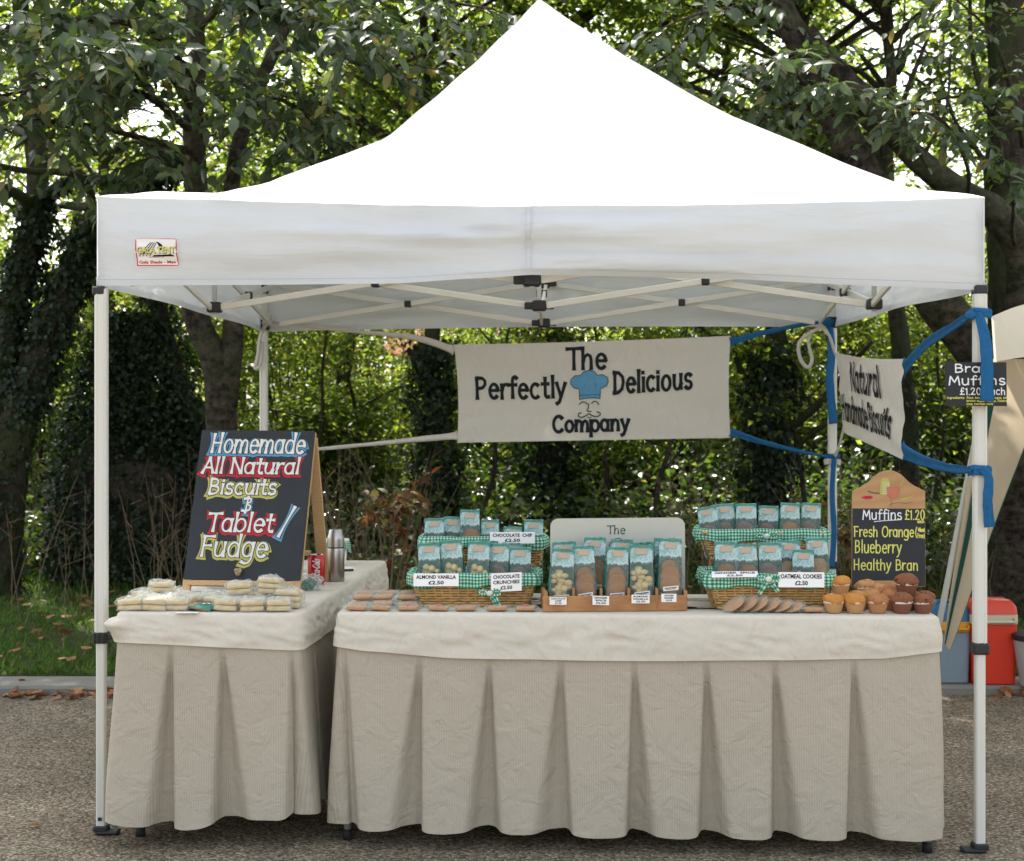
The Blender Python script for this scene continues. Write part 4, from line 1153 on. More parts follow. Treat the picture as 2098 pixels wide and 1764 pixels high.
# ------------------------------------------------------------------ biscuit bags
BW, BD, BH = .080, .046, .198
def bag_ring(z):
    tab = [(0, .97, .92), (.03, 1, 1), (.35, 1.0, 1.02), (.60, .985, .82), (.80, .97, .42), (.93, .965, .12), (1.0, .965, .03)]
    for a, b in zip(tab, tab[1:]):
        if z <= b[0]:
            f = (z - a[0]) / (b[0] - a[0]); return a[1] + (b[1] - a[1]) * f, a[2] + (b[2] - a[2]) * f
    return tab[-1][1:]
def make_bag(kind, seed, tray=False):
    t = thing('biscuit_bag', 'x', 'biscuit bag')
    rn = random.Random(seed)
    m = MB(); gs = MB(); n = 28; zs = [0, .015, .05, .12, .2, .3, .4, .5, .58, .66, .74, .82, .88, .93, .97, 1.0]
    rows = []
    for z in zs:
        sx, sy = bag_ring(z); row = []
        for k in range(n):
            a = 2 * math.pi * (k + .5) / n; ca, sa = math.cos(a), math.sin(a)
            x = BW / 2 * sx * math.copysign(abs(ca) ** .28, ca); y = BD / 2 * sy * math.copysign(abs(sa) ** .28, sa)
            w = .0048 * mnoise.noise(Vector((x * 45 + seed, y * 45, z * 9 + seed)))
            zz = z * BH + (.004 * mnoise.noise(Vector((x * 40, seed, 0))) if z > .95 else 0)
            # gusset pinch in the upper half
            pin = max(0, z - .5) * .012 * (1 if abs(ca) > .93 else 0)
            row.append(Vector((x - math.copysign(pin, ca) + w * .5, y + w, zz)))
        rows.append(row)
    for j in range(len(zs) - 1):
        for k in range(n):
            k2 = (k + 1) % n; q = [rows[j][k], rows[j][k2], rows[j + 1][k2], rows[j + 1][k]]
            nn = (q[1] - q[0]).cross(q[3] - q[0]); nn.normalize()
            uv = [[(p.x / BW + .5, p.z / BH) for p in q]]
            if abs(nn.x) > .8: gs.add(q, [(0, 1, 2, 3)])
            elif nn.y > 0: gs.add(q, [(0, 1, 2, 3)])
            else: m.add(q, [(0, 1, 2, 3)], uv)
    m.add(rows[0], [tuple(range(n))[::-1]], None)
    f = m.build('bag_front', MT['bag_film'], t, smooth=False)
    gs.build('bag_back', MT['bag_green'], t)
    def fy(z): return -BD / 2 * bag_ring(z)[1]
    m = MB()                                    # folded top with a kraft label under it
    z0, z1 = .835, .93
    m.add([Vector((x, fy(z) - .0035, z * BH)) for x, z in ((-.019, z0), (.019, z0 + .006), (.019, z1 + .006), (-.019, z1))], [(0, 1, 2, 3)]); m.build('header_label', MT['peach'], t)
    m = MB(); z0, z1 = .955, .995
    m.add([Vector((x, fy(z) - .003, z * BH)) for x, z in ((-BW * .47, z0), (BW * .47, z0), (BW * .47, z1), (-BW * .47, z1))], [(0, 1, 2, 3)])
    for s in (-1, 1):
        m.add([Vector((s * x * BW, fy(z) - .004, z * BH)) for x, z in ((.48, .955), (.48, .90), (.36, .955))], [(0, 1, 2) if s > 0 else (0, 2, 1)])
    m.build('folded_top', MT['bag_green'], t)
    m = MB()
    if kind == 'pale':
        for k in range(30):
            m.blob((rn.uniform(-.026, .026), rn.uniform(-.012, .008), .018 + rn.random() * .108), (rn.uniform(.010, .015), .011, rn.uniform(.008, .013)), 9, 6, .3, k + seed)
        mt = 'cookie_pale'
    else:
        mt = {'ginger': 'cookie_ginger', 'choc': 'cookie_choc', 'oat': 'cookie_pink'}[kind]
        for k, (dx, dz, dy) in enumerate(((0, .048, -.012), (rn.uniform(-.006, .006), .074, -.005), (rn.uniform(-.008, .008), .095, .004), (rn.uniform(-.006, .006), .05, .012))):
            Mx = Matrix.Rotation(rn.uniform(-.25, .1), 3, 'X') @ Matrix.Rotation(rn.uniform(-.2, .2), 3, 'Z')
            m.blob((dx, dy, dz), (.034, .006, .034), 16, 10, .10, k + seed * 3, Mx)
    m.build('biscuits', MT[mt], t, smooth=True)
    if tray:
        m = MB(); m.add([(x, fy(.2) - .003, z) for x, z in ((-.024, .026), (.026, .032), (.025, .046), (-.025, .040))], [(0, 1, 2, 3)])
        lb = m.build('info_label', MT['card'], t)
        m = MB()
        S, a, b, nn = plane_S((-.024, fy(.2) - .003, .026), (.026, fy(.2) - .003, .032), (-.025, fy(.2) - .003, .040))
        ribbon(m, [(.005, .009), (.045, .009)], S, .0012, .0006); ribbon(m, [(.008, .005), (.040, .005)], S, .0009, .0006); m.build('lettering', MT['p_ink'], lb)
    return t
PROTO = {}
def bag(kind, tray, loc, label, group, rz=0, ry=0, rx=0, sc=1.0):
    key = (kind, tray)
    if key not in PROTO:
        PROTO[key] = make_bag(kind, len(PROTO) * 5 + 2, tray); t = PROTO[key]
    else: t = copy_tree(PROTO[key])
    t.location = loc; t.rotation_euler = (rx + random.uniform(-.05, .05), ry + random.uniform(-.05, .05), rz + random.uniform(-.12, .12)); t.scale = (sc * random.uniform(.96, 1.06), sc, sc * random.uniform(.96, 1.04))
    return tag(t, label, None, group)
def X(px, D): return (px - 1049) / K * D
def Zp(py, D): return EYE - (py - 837) / K * D

# ------------------------------------------------------------------ wicker baskets in two tiers
def ring_path(w, d, r, step=.008):
    return rounded_path([(-w / 2, d / 2), (-w / 2, -d / 2), (w / 2, -d / 2), (w / 2, d / 2)], r, step)
def basket_tier(root, c, w0, d0, w1, d1, z0, h, liner_h, name, frill_seed):
    """woven tray flaring from w0 x d0 at z0 to w1 x d1 at z0+h with a gingham liner over its rim"""
    cx, cyy = c; m = MB(); rows = int(h / .0088)
    for r in range(rows + 1):
        f = r / rows; w = w0 + (w1 - w0) * f; d = d0 + (d1 - d0) * f
        P, Nn, S, T = ring_path(w, d, .02)
        ns = 2 * int(T / .05)
        pts = []
        for p, n, s in zip(P, Nn, S):
            o = .0035 * math.sin(2 * math.pi * s / T * ns / 2 + (r % 2) * math.pi)
            pts.append((cx + p.x + n.x * o, cyy + p.y + n.y * o, z0 + .004 + f * (h - .006) + .0012 * mnoise.noise(Vector((s * 30, r * 2, frill_seed)))))
        m.tube(pts, .0040 if 0 < r < rows else .006, 6, closed=True)
    P0, N0, S0_, T0 = ring_path(w0, d0, .02); P1, N1, _, T1 = ring_path(w1, d1, .02)
    ns = 2 * int(T0 / .05)
    for k in range(ns):
        i0 = int(k / ns * len(P0)); i1 = int(k / ns * len(P1))
        m.tube([(cx + P0[i0].x, cyy + P0[i0].y, z0), (cx + P1[i1].x, cyy + P1[i1].y, z0 + h)], .0034, 6)
    m.build(name, MT['wicker'], root, smooth=True)
    m = MB(); m.poly([(cx + p.x * .97, cyy + p.y * .97, z0 + .004) for p in P0])
    m.grid(lambda i, f: (cx + (P0[i % len(P0)].x * (1 - f) + P1[int(i / len(P0) * len(P1)) % len(P1)].x * f) * .985, cyy + (P0[i % len(P0)].y * (1 - f) + P1[int(i / len(P0) * len(P1)) % len(P1)].y * f) * .985, z0 + .004 + f * h * .9), list(range(len(P0))), [0, .5, 1], closed=True)
    m.build('basket_base', MT['wicker_dark'], root)
    # gingham liner: up the inside, over the rim, hanging outside
    P, Nn, S, T = ring_path(w1, d1, .03); m = MB()
    prof = [(-.02, -.05), (-.014, -.012), (-.006, .006), (.004, .011), (.012, .004), (.015, -.012), (.015, -.55 * liner_h), (.012, -liner_h)]
    acc = [0]
    for a, b in zip(prof, prof[1:]): acc.append(acc[-1] + math.hypot(b[0] - a[0], b[1] - a[1]))
    V = []
    for j, (o, dz) in enumerate(prof):
        row = []
        for i, (p, n, s) in enumerate(zip(P, Nn, S)):
            k = j / (len(prof) - 1)
            fr = .005 * math.sin(s * 95 + frill_seed) * (.4 + k) + .007 * mnoise.noise(Vector((s * 18, k * 3, frill_seed)))
            dzz = .004 * mnoise.noise(Vector((s * 14, 3, frill_seed))) + (.005 * math.sin(s * 40) if j == len(prof) - 1 else 0)
            row.append(Vector((cx + p.x + n.x * (o + fr * (1 if j > 2 else .2)), cyy + p.y + n.y * (o + fr * (1 if j > 2 else .2)), z0 + h + dz + dzz)))
        V.append(row)
    n_ = len(P); fs = []; uv = []
    for j in range(len(prof) - 1):
        for i in range(n_):
            i2 = (i + 1) % n_; sa = S[i]; sb_ = S[i2] if i2 else T
            fs.append((j * n_ + i, j * n_ + i2, (j + 1) * n_ + i2, (j + 1) * n_ + i)); uv.append([(sa, acc[j]), (sb_, acc[j]), (sb_, acc[j + 1]), (sa, acc[j + 1])])
    m.add([p for r in V for p in r], fs, uv)
    m.build('liner', MT['gingham'], root, smooth=True)
def ribbon_bow(root, p, tails):
    m = MB(); p = Vector(p)
    def band(path, w, n=10):
        Q = [Vector(q) for q in path]; vs = []; uv = []; fs = []
        for i, q in enumerate(Q):
            t = (Q[min(i + 1, len(Q) - 1)] - Q[max(i - 1, 0)]).normalized(); sd = t.cross(Vector((0, 1, 0))).normalized()
            vs += [q + sd * w / 2, q - sd * w / 2]
        for i in range(len(Q) - 1): fs.append((2 * i, 2 * i + 1, 2 * i + 3, 2 * i + 2)); uv.append([(0, i * .02), (w, i * .02), (w, i * .02 + .02), (0, i * .02 + .02)])
        m.add(vs, fs, uv)
    for tl in tails: band([p + Vector((a, -.004 - b * .15, b)) for a, b in tl], .013)
    for s in (-1, 1): band([p + Vector((s * a, -.006, b)) for a, b in ((0, 0), (.018, .012), (.036, .010), (.034, -.004), (.016, -.004), (0, 0))], .010)
    m.blob(p + Vector((0, -.008, 0)), (.012, .008, .009), 8, 6, .3)
    m.build('ribbon_bow', MT['gingham'], root)
def card(name, lines, bl, br, tl, label, group, boldness=.03, fillx=.9):
    c = (Vector(bl) + Vector(br)) / 2
    t = thing(name, label, 'price card', c, group)
    S, Wd, Hd, n = plane_S(bl, br, tl)
    m = MB(); q = [S(0, 0, 0), S(Wd, 0, 0), S(Wd, Hd, 0), S(0, Hd, 0)]; m.add(q + [p - n * .0008 for p in q], [(0, 1, 2, 3), (7, 6, 5, 4), (1, 0, 4, 5), (2, 1, 5, 6), (3, 2, 6, 7), (0, 3, 7, 4)])
    cd_ = m.build('card', MT['card'], t)
    m = MB(); nl = len(lines)
    for i, (tx, fr) in enumerate(lines):
        yc = Hd * (1 - (i + .5) / nl * .88 - .06); hh = Hd / nl * .30
        printed(m, tx, S, Wd * (.5 - fr / 2), yc - hh, Wd * (.5 + fr / 2), yc + hh, .0006, boldness)
    m.build('lettering', MT['p_ink'], cd_)
    return t
def pcard(lines, x0, y0, x1, y1, D, label, tilt=.0, roll=0.0, D1=None):
    bl, br, tl = W(x0, y1, D), W(x1, y1 - roll, D1 or D), W(x0, y0, D + tilt)
    return card('price_card', lines, bl, br, tl, label, 'white price cards on the stall')
OR = ['leftmost', 'second', 'third', 'fourth', 'fifth', 'sixth', 'seventh']
KD = {'pale': 'pale biscuits', 'ginger': 'ginger brown biscuits', 'choc': 'chocolate biscuits', 'oat': 'oat biscuits'}

# left basket
D0 = 5.515; bl_ = thing('wicker_basket', 'two-tier wicker basket with green gingham liners holding the almond vanilla card', 'basket', (X(972, D0), D0 + .1, TZ))
basket_tier(bl_, (X(972, D0), D0 + .105), .37, .20, .425, .235, TZ + .001, .105, .036, 'lower_basket', 1)
basket_tier(bl_, (X(990, 5.76), 5.76 + .085), .40, .15, .435, .18, TZ + .115, .095, .030, 'upper_basket', 2)
m = MB()
for x in (-.17, .17): m.tube([(X(990, 5.76) + x, 5.76 + .13, TZ), (X(990, 5.76) + x, 5.76 + .13, TZ + .12)], .007, 6)
m.build('support', MT['wicker'], bl_)
ribbon_bow(bl_, W(1003, 1215, 5.47), [[(0, 0), (.012, -.02), (.028, -.045)], [(0, 0), (.02, -.014), (.035, -.05)]])
for i, (px, py, k, dy) in enumerate([(886, 1111, 'pale', 0), (933, 1113, 'pale', .004), (979, 1117, 'pale', 0), (1022, 1120, 'choc', .004), (1067, 1120, 'choc', 0)]):
    D = 5.56 + dy; bag(k, False, (X(px, D), D, Zp(py, D) - BH * .97), '%s bag in the lower front row of the left basket, showing %s' % (OR[i] if i < 4 else 'rightmost', KD[k]), 'bags in the left basket', random.uniform(-.12, .12), random.uniform(-.04, .04))
for i, (px, py) in enumerate([(910, 1108), (995, 1110), (1046, 1112)]):
    D = 5.645; bag('oat', False, (X(px, D), D, Zp(py, D) - BH), '%s bag of the half hidden row behind, in the lower left basket' % OR[i], 'bags in the left basket', random.uniform(-.2, .2), random.uniform(-.05, .05))
for i, (px, py, k, ry) in enumerate([(893, 1060, 'choc', -.06), (925, 1062, 'choc', .03), (963, 1048, 'ginger', .04), (1005, 1064, 'pale', 0), (1050, 1077, 'oat', .05), (1092, 1067, 'pale', .06)]):
    D = 5.80 + (i % 2) * .02; bag(k, False, (X(px, D), D, Zp(py, D) - BH * .9), '%s bag in the upper tier of the left basket' % (OR[i] if i < 5 else 'rightmost') + (', standing tallest' if i == 2 else ''), 'bags in the left basket', random.uniform(-.15, .15), ry, sc=.9)
pcard([('CHOCOLATE  CHIP', .88), ('£2.50', .34)], 1003.7, 1090, 1096, 1113.5, 5.70, 'white card reading CHOCOLATE CHIP on the upper tier of the left basket', .01)
pcard([('ALMOND VANILLA', .88), ('£2.50', .34)], 847, 1175, 940, 1201, 5.465, 'white card reading ALMOND VANILLA on the left basket', .012)
pcard([('CHOCOLATE', .86), ('CRUNCHIES', .86), ('£2.50', .38)], 1006, 1175, 1069, 1213, 5.465, 'white card reading CHOCOLATE CRUNCHIES on the left basket', .012, 3)

# right basket
D0 = 5.44; br_ = thing('wicker_basket', 'two-tier wicker basket with green gingham liners holding the oatmeal cookies card', 'basket', (X(1579, D0), D0 + .1, TZ))
basket_tier(br_, (X(1580, D0), D0 + .105), .36, .20, .42, .24, TZ + .001, .112, .036, 'lower_basket', 4)
basket_tier(br_, (X(1566, 5.67), 5.67 + .09), .37, .15, .43, .18, TZ + .145, .098, .034, 'upper_basket', 5)
m = MB()
for x in (-.17, .17): m.tube([(X(1566, 5.67) + x, 5.81, TZ), (X(1566, 5.67) + x, 5.81, TZ + .15)], .007, 6)
for k in range(9): m.tube([(X(1566, 5.67) - .17, 5.80, TZ + .01 + k * .016), (X(1566, 5.67) + .17, 5.80, TZ + .01 + k * .016)], .005, 5)
m.build('support', MT['wicker'], br_)
ribbon_bow(br_, W(1574, 1186, 5.385), [[(0, 0), (-.012, -.02), (-.030, -.052)], [(0, 0), (.014, -.016), (.034, -.044)]])
ribbon_bow(br_, W(1570, 1098, 5.635), [])
for i, (px, py, k) in enumerate([(1486, 1118, 'ginger'), (1532, 1115, 'ginger'), (1577, 1115, 'choc'), (1612, 1113, 'oat'), (1645, 1127, 'pale'), (1680, 1104, 'oat')]):
    D = 5.50 + (.035 if i in (3, 5) else 0); bag(k, False, (X(px, D), D, Zp(py, D) - BH * .97), '%s bag in the lower row of the right basket, showing %s' % (OR[i] if i < 5 else 'rightmost', KD[k]), 'bags in the right basket', random.uniform(-.12, .12), random.uniform(-.03, .03))
for i, (px, py, k, ry) in enumerate([(1464, 1037, 'choc', -.22), (1489, 1034, 'choc', -.10), (1530, 1031, 'choc', 0), (1573, 1034, 'choc', .02), (1614, 1031, 'ginger', 0), (1657, 1030, 'choc', .05)]):
    D = 5.71 + (i % 2) * .02; bag(k, False, (X(px - ry * 18, D), D, Zp(py, D) - BH * .9), '%s bag in the upper tier of the right basket, showing %s' % (OR[i] if i < 5 else 'rightmost', KD[k]) + (', tilted outwards' if i == 0 else ''), 'bags in the right basket', random.uniform(-.1, .1), ry, sc=.92)
pcard([('GINGER  SPICE', .88), ('£2.50', .34)], 1458, 1171, 1553, 1183, 5.385, 'white card reading GINGER SPICE tipped back on the right basket', .045, 1)
pcard([('OATMEAL COOKIES', .90), ('£2.50', .28)], 1595, 1172, 1689, 1203, 5.375, 'white card reading OATMEAL COOKIES on the right basket', .012, -.5)

# wooden display tray with its upright panel
D0 = 5.375
tr_ = thing('display_tray', 'wooden display tray with a tall cream back panel between the two baskets', 'display stand', (X(1258, D0), D0 + .09, TZ))
tl0, tr0 = X(1112, 5.37), X(1407, 5.40)
def tby(f): return 5.37 + .03 * f
m = MB(); dT = .165
Mz = Matrix.Rotation(math.atan2(.03, tr0 - tl0), 3, 'Z'); cxT = (tl0 + tr0) / 2
m.box((cxT, tby(.5) + .006, TZ + .027), (tr0 - tl0, .012, .052), Mz, .002); m.build('front_board', MT['tray_wood'], tr_)
m = MB(); m.box((cxT, tby(.5) + dT / 2 + .0065, TZ + .005), (tr0 - tl0 - .026, dT - .03, .008), Mz); m.build('tray_base', MT['tray_wood'], tr_)
m = MB()
for s in (-1, 1): m.box((cxT + s * ((tr0 - tl0) / 2 - .0065), tby(.5 + s * .5) + dT / 2 + .0065, TZ + .034), (.012, dT - .016, .066), Mz, .002)
m.build('side_board', MT['tray_wood'], tr_)
m = MB()
for px in (1174, 1230, 1286, 1343): m.box((X(px, 5.45), 5.452, TZ + .043), (.009, .12, .066), None, .002)
m.build('divider', MT['tray_wood'], tr_)
MT['panel'] = simple('cream_painted_panel', (.50, .50, .44), .55, .25, 0, .05, 3)
Sx, Wp, Hp, nP_ = plane_S((X(1128, 5.545), 5.545, TZ + .002), (X(1404, 5.57), 5.57, TZ + .002), (X(1128, 5.545), 5.557, TZ + .297))
m = MB(); o = [(0, 0), (Wp, 0)] + [(Wp - .028 + .028 * math.cos(R(a)), .298 - .028 + .028 * math.sin(R(a))) for a in range(0, 91, 15)] + [(.028 - .028 * math.sin(R(a)), .296 - .028 + .028 * math.cos(R(a))) for a in range(0, 91, 15)]
m.poly([Sx(x, y) for x, y in o], -nP_ * .009); bp = m.build('back_panel', MT['panel'], tr_)
m = MB(); th = random.Random(2)
draw(m, 'The', Sx, .196, .243, .258, .028, .0014, .5, .001, 0, step=.006)
for st in (arc(.232, .212, .019, .016, -10, 190), arc(.212, .206, .010, .010, 60, 270), arc(.252, .206, .010, .010, 120, -90)): ribbon(m, st, Sx, .0011, .001)
for st in ([(.216, .205), (.214, .18), (.25, .18), (.248, .205)],): ribbon(m, st, Sx, .0011, .001)
draw(m, 'Perfectly', Sx, .085, .168, .20, .026, .0013, .4, .001, 0, step=.006); draw(m, 'Delicious', Sx, .262, .168, .38, .026, .0013, .4, .001, 0, step=.006)
m.build('lettering', MT['p_green_ink'], bp)
kinds = ['pale', 'ginger', 'ginger', 'pale', 'ginger']
for i, (px, py) in enumerate([(1146, 1121), (1201, 1120), (1259, 1117), (1314, 1116), (1370, 1106)]):
    D = 5.432 + .003 * i; bag(kinds[i], True, (X(px, D), D, Zp(py, D) - BH * 1.0), '%s bag in the front row of the wooden tray, showing %s' % (OR[i] if i < 4 else 'rightmost', KD[kinds[i]]), 'bags in the wooden tray', random.uniform(-.10, .10), random.uniform(-.03, .03))
for i, (px, py) in enumerate([(1160, 1108), (1219, 1104), (1271, 1105), (1318, 1109), (1362, 1103)]):
    D = 5.500; bag(kinds[(i + 1) % 5], True, (X(px, D), D, Zp(py, D) - BH * 1.0), '%s bag of the rear row in the wooden tray, mostly hidden' % (OR[i] if i < 4 else 'rightmost'), 'bags in the wooden tray', random.uniform(-.12, .12), random.uniform(-.04, .04))
for (tx, x0, y0, x1, y1, l, rl) in (([('CHOCOLATE', .84), ('CHIP', .4), ('£2.50', .4)], 1126, 1223.5, 1161, 1239, 'small white card reading CHOCOLATE CHIP at the left end of the wooden tray', 0),
                                ([('GINGER', .8), ('SPICE', .66), ('£2.50', .6)], 1214, 1220.5, 1248, 1239, 'small white card reading GINGER SPICE on the wooden tray', -1),
                                ([('ALMOND', .84), ('VANILLA', .86), ('£2.50', .5)], 1294, 1218.5, 1331, 1236, 'small white card reading ALMOND VANILLA on the wooden tray', 0),
                                ([('GOLDEN', .62), ('GINGER', .62), ('£2.50', .4)], 1355, 1216.5, 1386, 1233.5, 'small white card reading GOLDEN GINGER at the right end of the wooden tray', 0)):
    pcard(tx, x0, y0, x1, y1, 5.362, l, .001, rl, 5.364)

# ------------------------------------------------------------------ wrapped shortbread on the side table
def make_short(layers, seed, name='shortbread_pack'):
    t = thing(name, 'x', 'shortbread pack'); rn = random.Random(seed); m = MB()
    for l in range(layers):
        for k in range(2):
            Mz = Matrix.Rotation(rn.uniform(-.05, .05), 3, 'Z')
            m.box((rn.uniform(-.002, .002), -.017 + .034 * k, .008 + l * .0155), (.066, .031, .0135), Mz, .004)
    autosmooth(m.build('shortbread_fingers', MT['short'], t), 50)
    m = MB(); H = layers * .0155 + .006
    def fn(i, j):
        th = 2 * math.pi * i / 24; ph = j / 10
        z = H * ph; r = 1 - .12 * abs(ph - .4) - (.55 * max(0, ph - .8) / .2 if ph > .8 else 0)
        ca, sa = math.cos(th), math.sin(th)
        x = .040 * r * math.copysign(abs(ca) ** .4, ca); y = .041 * r * math.copysign(abs(sa) ** .4, sa)
        w = .009 * mnoise.noise(Vector((x * 60 + seed, y * 60, z * 60)))
        return Vector((x + w, y + w, z + (.012 * mnoise.noise(Vector((x * 70, y * 70, seed))) if ph > .7 else 0) + .001))
    m.grid(fn, list(range(24)), list(range(11)), closed=True)
    m.add([fn(i, 10) for i in range(24)], [tuple(range(24))])
    m.build('clear_wrap', MT['film_dull'], t)
    return t
SP = {2: make_short(2, 1), 3: make_short(3, 2)}
used = set()
def short(px, D, z, layers, label, rz=0.0, sc=1.0):
    if layers in used: t = copy_tree(SP[layers])
    else: t = SP[layers]; used.add(layers)
    t.location = (X(px, D), D, z); t.rotation_euler = (random.uniform(-.07, .07), random.uniform(-.07, .07), rz); t.scale = (sc * random.uniform(.94, 1.05), sc, sc * random.uniform(.92, 1.12))
    return tag(t, label, None, 'wrapped shortbread packs')
z0 = TZ + .001
for i, (px, D, ly, l) in enumerate([
    (273, 5.44, 2, 'front row pack at the far left corner of the side table'), (319, 5.435, 2, 'second pack from the left along the front of the side table'),
    (366, 5.44, 2, 'third shortbread pack along the front, left of the green printed packet'), (467, 5.415, 2, 'front row shortbread pack just right of the green printed packet'),
    (517, 5.41, 2, 'front row shortbread pack, second from the right corner of the side table'), (570, 5.405, 2, 'front row shortbread pack at the right corner of the side table'),
    (303, 5.53, 2, 'shortbread pack in the second row behind the far left corner pack'), (349, 5.53, 2, 'shortbread pack in the second row, left of the chalkboard foot'),
    (395, 5.53, 2, 'shortbread pack in the second row in front of the white sheet'), (480, 5.505, 2, 'lower pack carrying a tall stack below the chalkboard'),
    (538, 5.50, 2, 'lower pack carrying the highest shortbread stack below the chalkboard'), (592, 5.495, 3, 'shortbread pack in the second row at the right edge below the chalkboard'),
    (322, 5.62, 2, 'rear row shortbread pack on the left, clear of the chalkboard'), (365, 5.62, 2, 'rear row shortbread pack beside the left chalkboard foot'),
    (528, 5.59, 2, 'rear row shortbread pack hidden behind the highest stack'), (588, 5.59, 2, 'rear row shortbread pack beside the right chalkboard foot'), (438, 5.60, 2, 'rear row shortbread pack in front of the white sheet'),
    (345, 5.70, 2, 'rearmost shortbread pack at the left, behind the others'), (300, 5.69, 2, 'rearmost shortbread pack at the far left edge of the side table'), (446, 5.51, 2, 'shortbread pack tucked behind the green printed packet')]):
    short(px, D, z0, ly, l, random.uniform(-.28, .28), 1.2)
short(330, 5.57, z0 + .042, 2, 'upper shortbread pack resting on the second row at the left', .5, 1.1)
short(491, 5.52, z0 + .043, 2, 'upper shortbread pack of the left stack below the chalkboard', .1, 1.2)
short(553, 5.53, z0 + .043, 3, 'topmost shortbread pack of the highest stack below the chalkboard', -.1, 1.1)

gp = thing('biscuit_packet', 'flat packet with dark green printed wrap among the shortbread packs', 'biscuit packet', (X(411, 5.415), 5.415, z0))
m = MB(); m.box((X(411, 5.415), 5.42, z0 + .010), (.080, .055, .014), Matrix.Rotation(-.35, 3, 'Z') @ Matrix.Rotation(.15, 3, 'Y'), .005); m.build('biscuits', MT['cookie_pink'], gp)
m = MB()
def gfn(u, v):
    x = (u - .5) * .105; y = (v - .5) * .07
    p = Matrix.Rotation(-.35, 3, 'Z') @ Vector((x, y, 0)); return Vector((X(411, 5.415) + p.x, 5.42 + p.y, z0 + .020 - .020 * (abs(2 * u - 1) ** 4 + abs(2 * v - 1) ** 4) * .5 + .004 * mnoise.noise(Vector((u * 8, v * 8, 0)))))
m.grid(gfn, [i / 14 for i in range(15)], [i / 10 for i in range(11)]); m.build('printed_wrap', MT['bag_green'], gp)
m = MB(); m.grid(lambda u, v: gfn(.45 + u * .3, .55 + v * .4) + Vector((0, 0, .0015)), [i / 6 for i in range(7)], [i / 6 for i in range(7)]); m.build('foil_label', MT['card'], gp)
fp = thing('biscuit_packet', 'silvery crumpled packet lying between the shortbread and the white sheet', 'biscuit packet', (X(432, 5.56), 5.56, z0))
m = MB(); m.blob((X(437, 5.58), 5.58, z0 + .018), (.048, .035, .018), 14, 9, .5, 3); m.build('crumpled_wrap', MT['film_dull'], fp)
m = MB(); m.box((X(437, 5.58), 5.58, z0 + .012), (.07, .045, .018), Matrix.Rotation(.4, 3, 'Z'), .006); m.build('biscuits', MT['cookie_pale'], fp)
ws = MB(); ws.grid(lambda u, v: (X(388, 6.0) + u * .11, 5.97 + v * .16, z0 + .002 + .060 * v ** .8 + .004 * math.sin(u * 4) * v), [0, .25, .5, .75, 1], [0, .2, .4, .6, .8, 1])
tag(ws.build('paper_sheet', MT['card'], None, o=(X(400, 6.0), 6.0, z0)), 'white sheet propped beneath the big chalkboard behind the shortbread', 'paper sheet')
pc = MB(); pc.box((X(388, 5.385), 5.352, TZ + .0015), (.075, .03, .001)); tag(pc.build('paper_slip', MT['card'], None, o=(X(388, 5.385), 5.352, TZ)), 'small white paper slip on the front edge of the side table', 'paper slip')

# flask, can, tub, pen
D = 6.34; fx = X(688, D)
fl = thing('vacuum_flask', 'brushed steel vacuum flask standing on the side table beside the red can', 'flask', (fx, D, TZ))
MT['steel'] = None
def steel():
    t = NT('brushed_steel'); f = t.noise(t.co('Object', (1, 1, 90)), 6, 3)
    return t.end(t.pbr(t.mix(f, (.36, .345, .33), (.47, .45, .43)), .32, .5, 1.0))
MT['steel'] = steel()
m = MB(); m.lathe([(.0, 0), (.032, 0), (.034, .003), (.034, .126), (.033, .130)], 32, (fx, D, TZ)); m.build('flask_body', MT['steel'], fl, smooth=False); autosmooth(fl.children[0])
m = MB(); m.lathe([(.0325, .130), (.0325, .1345)], 32, (fx, D, TZ)); m.build('seal_ring', MT['rubber'], fl)
m = MB(); m.lathe([(.0335, .1345), (.0335, .165), (.032, .176), (.028, .186), (.026, .198), (.023, .203), (0, .204)], 32, (fx, D, TZ)); autosmooth(m.build('cup_lid', MT['steel'], fl))
D = 6.22; cx_ = X(648, D)
cn = thing('drinks_can', 'shiny red drinks can with white script standing behind the chalkboard', 'drinks can', (cx_, D, TZ))
MT['can_red'] = simple('red_can_paint', (.50, .008, .012), .22, .6, .2, .05)
m = MB(); m.lathe([(.024, .002), (.030, .006), (.033, .013), (.033, .102), (.0275, .113)], 32, (cx_, D, TZ)); cb_ = m.build('can_body', MT['can_red'], cn); autosmooth(cb_)
m = MB(); m.lathe([(0, 0.004), (.022, .004), (.025, 0), (.026, .003)], 24, (cx_, D, TZ)); m.lathe([(.0275, .113), (.028, .1155), (.026, .1155), (.025, .112), (0, .112)], 24, (cx_, D, TZ)); m.build('can_rim', MT['chrome'], cn)
def canS(x, y, o=0):                          # text runs up the side of the can
    a = R(-62) - y / .033; return Vector((cx_ + (.0332 + o) * math.cos(a), D + (.0332 + o) * math.sin(a), TZ + .016 + x))
m = MB(); draw(m, 'Coca-Cola', canS, .0, .0, .082, .024, .0019, .5, .0004, .03, .25, step=.004); m.build('lettering', MT['p_white'], cb_)
D = 7.02; tx_ = X(684, D)
tb_ = thing('plastic_tub', 'white plastic tub draped with green gingham at the back of the side table', 'tub', (tx_, D, TZ))
m = MB(); m.lathe([(0, .001), (.052, .001), (.062, .10), (.067, .103), (.067, .110), (.060, .110), (.05, .02), (0, .02)], 28, (tx_, D, TZ)); m.build('tub_body', MT['card'], tb_)
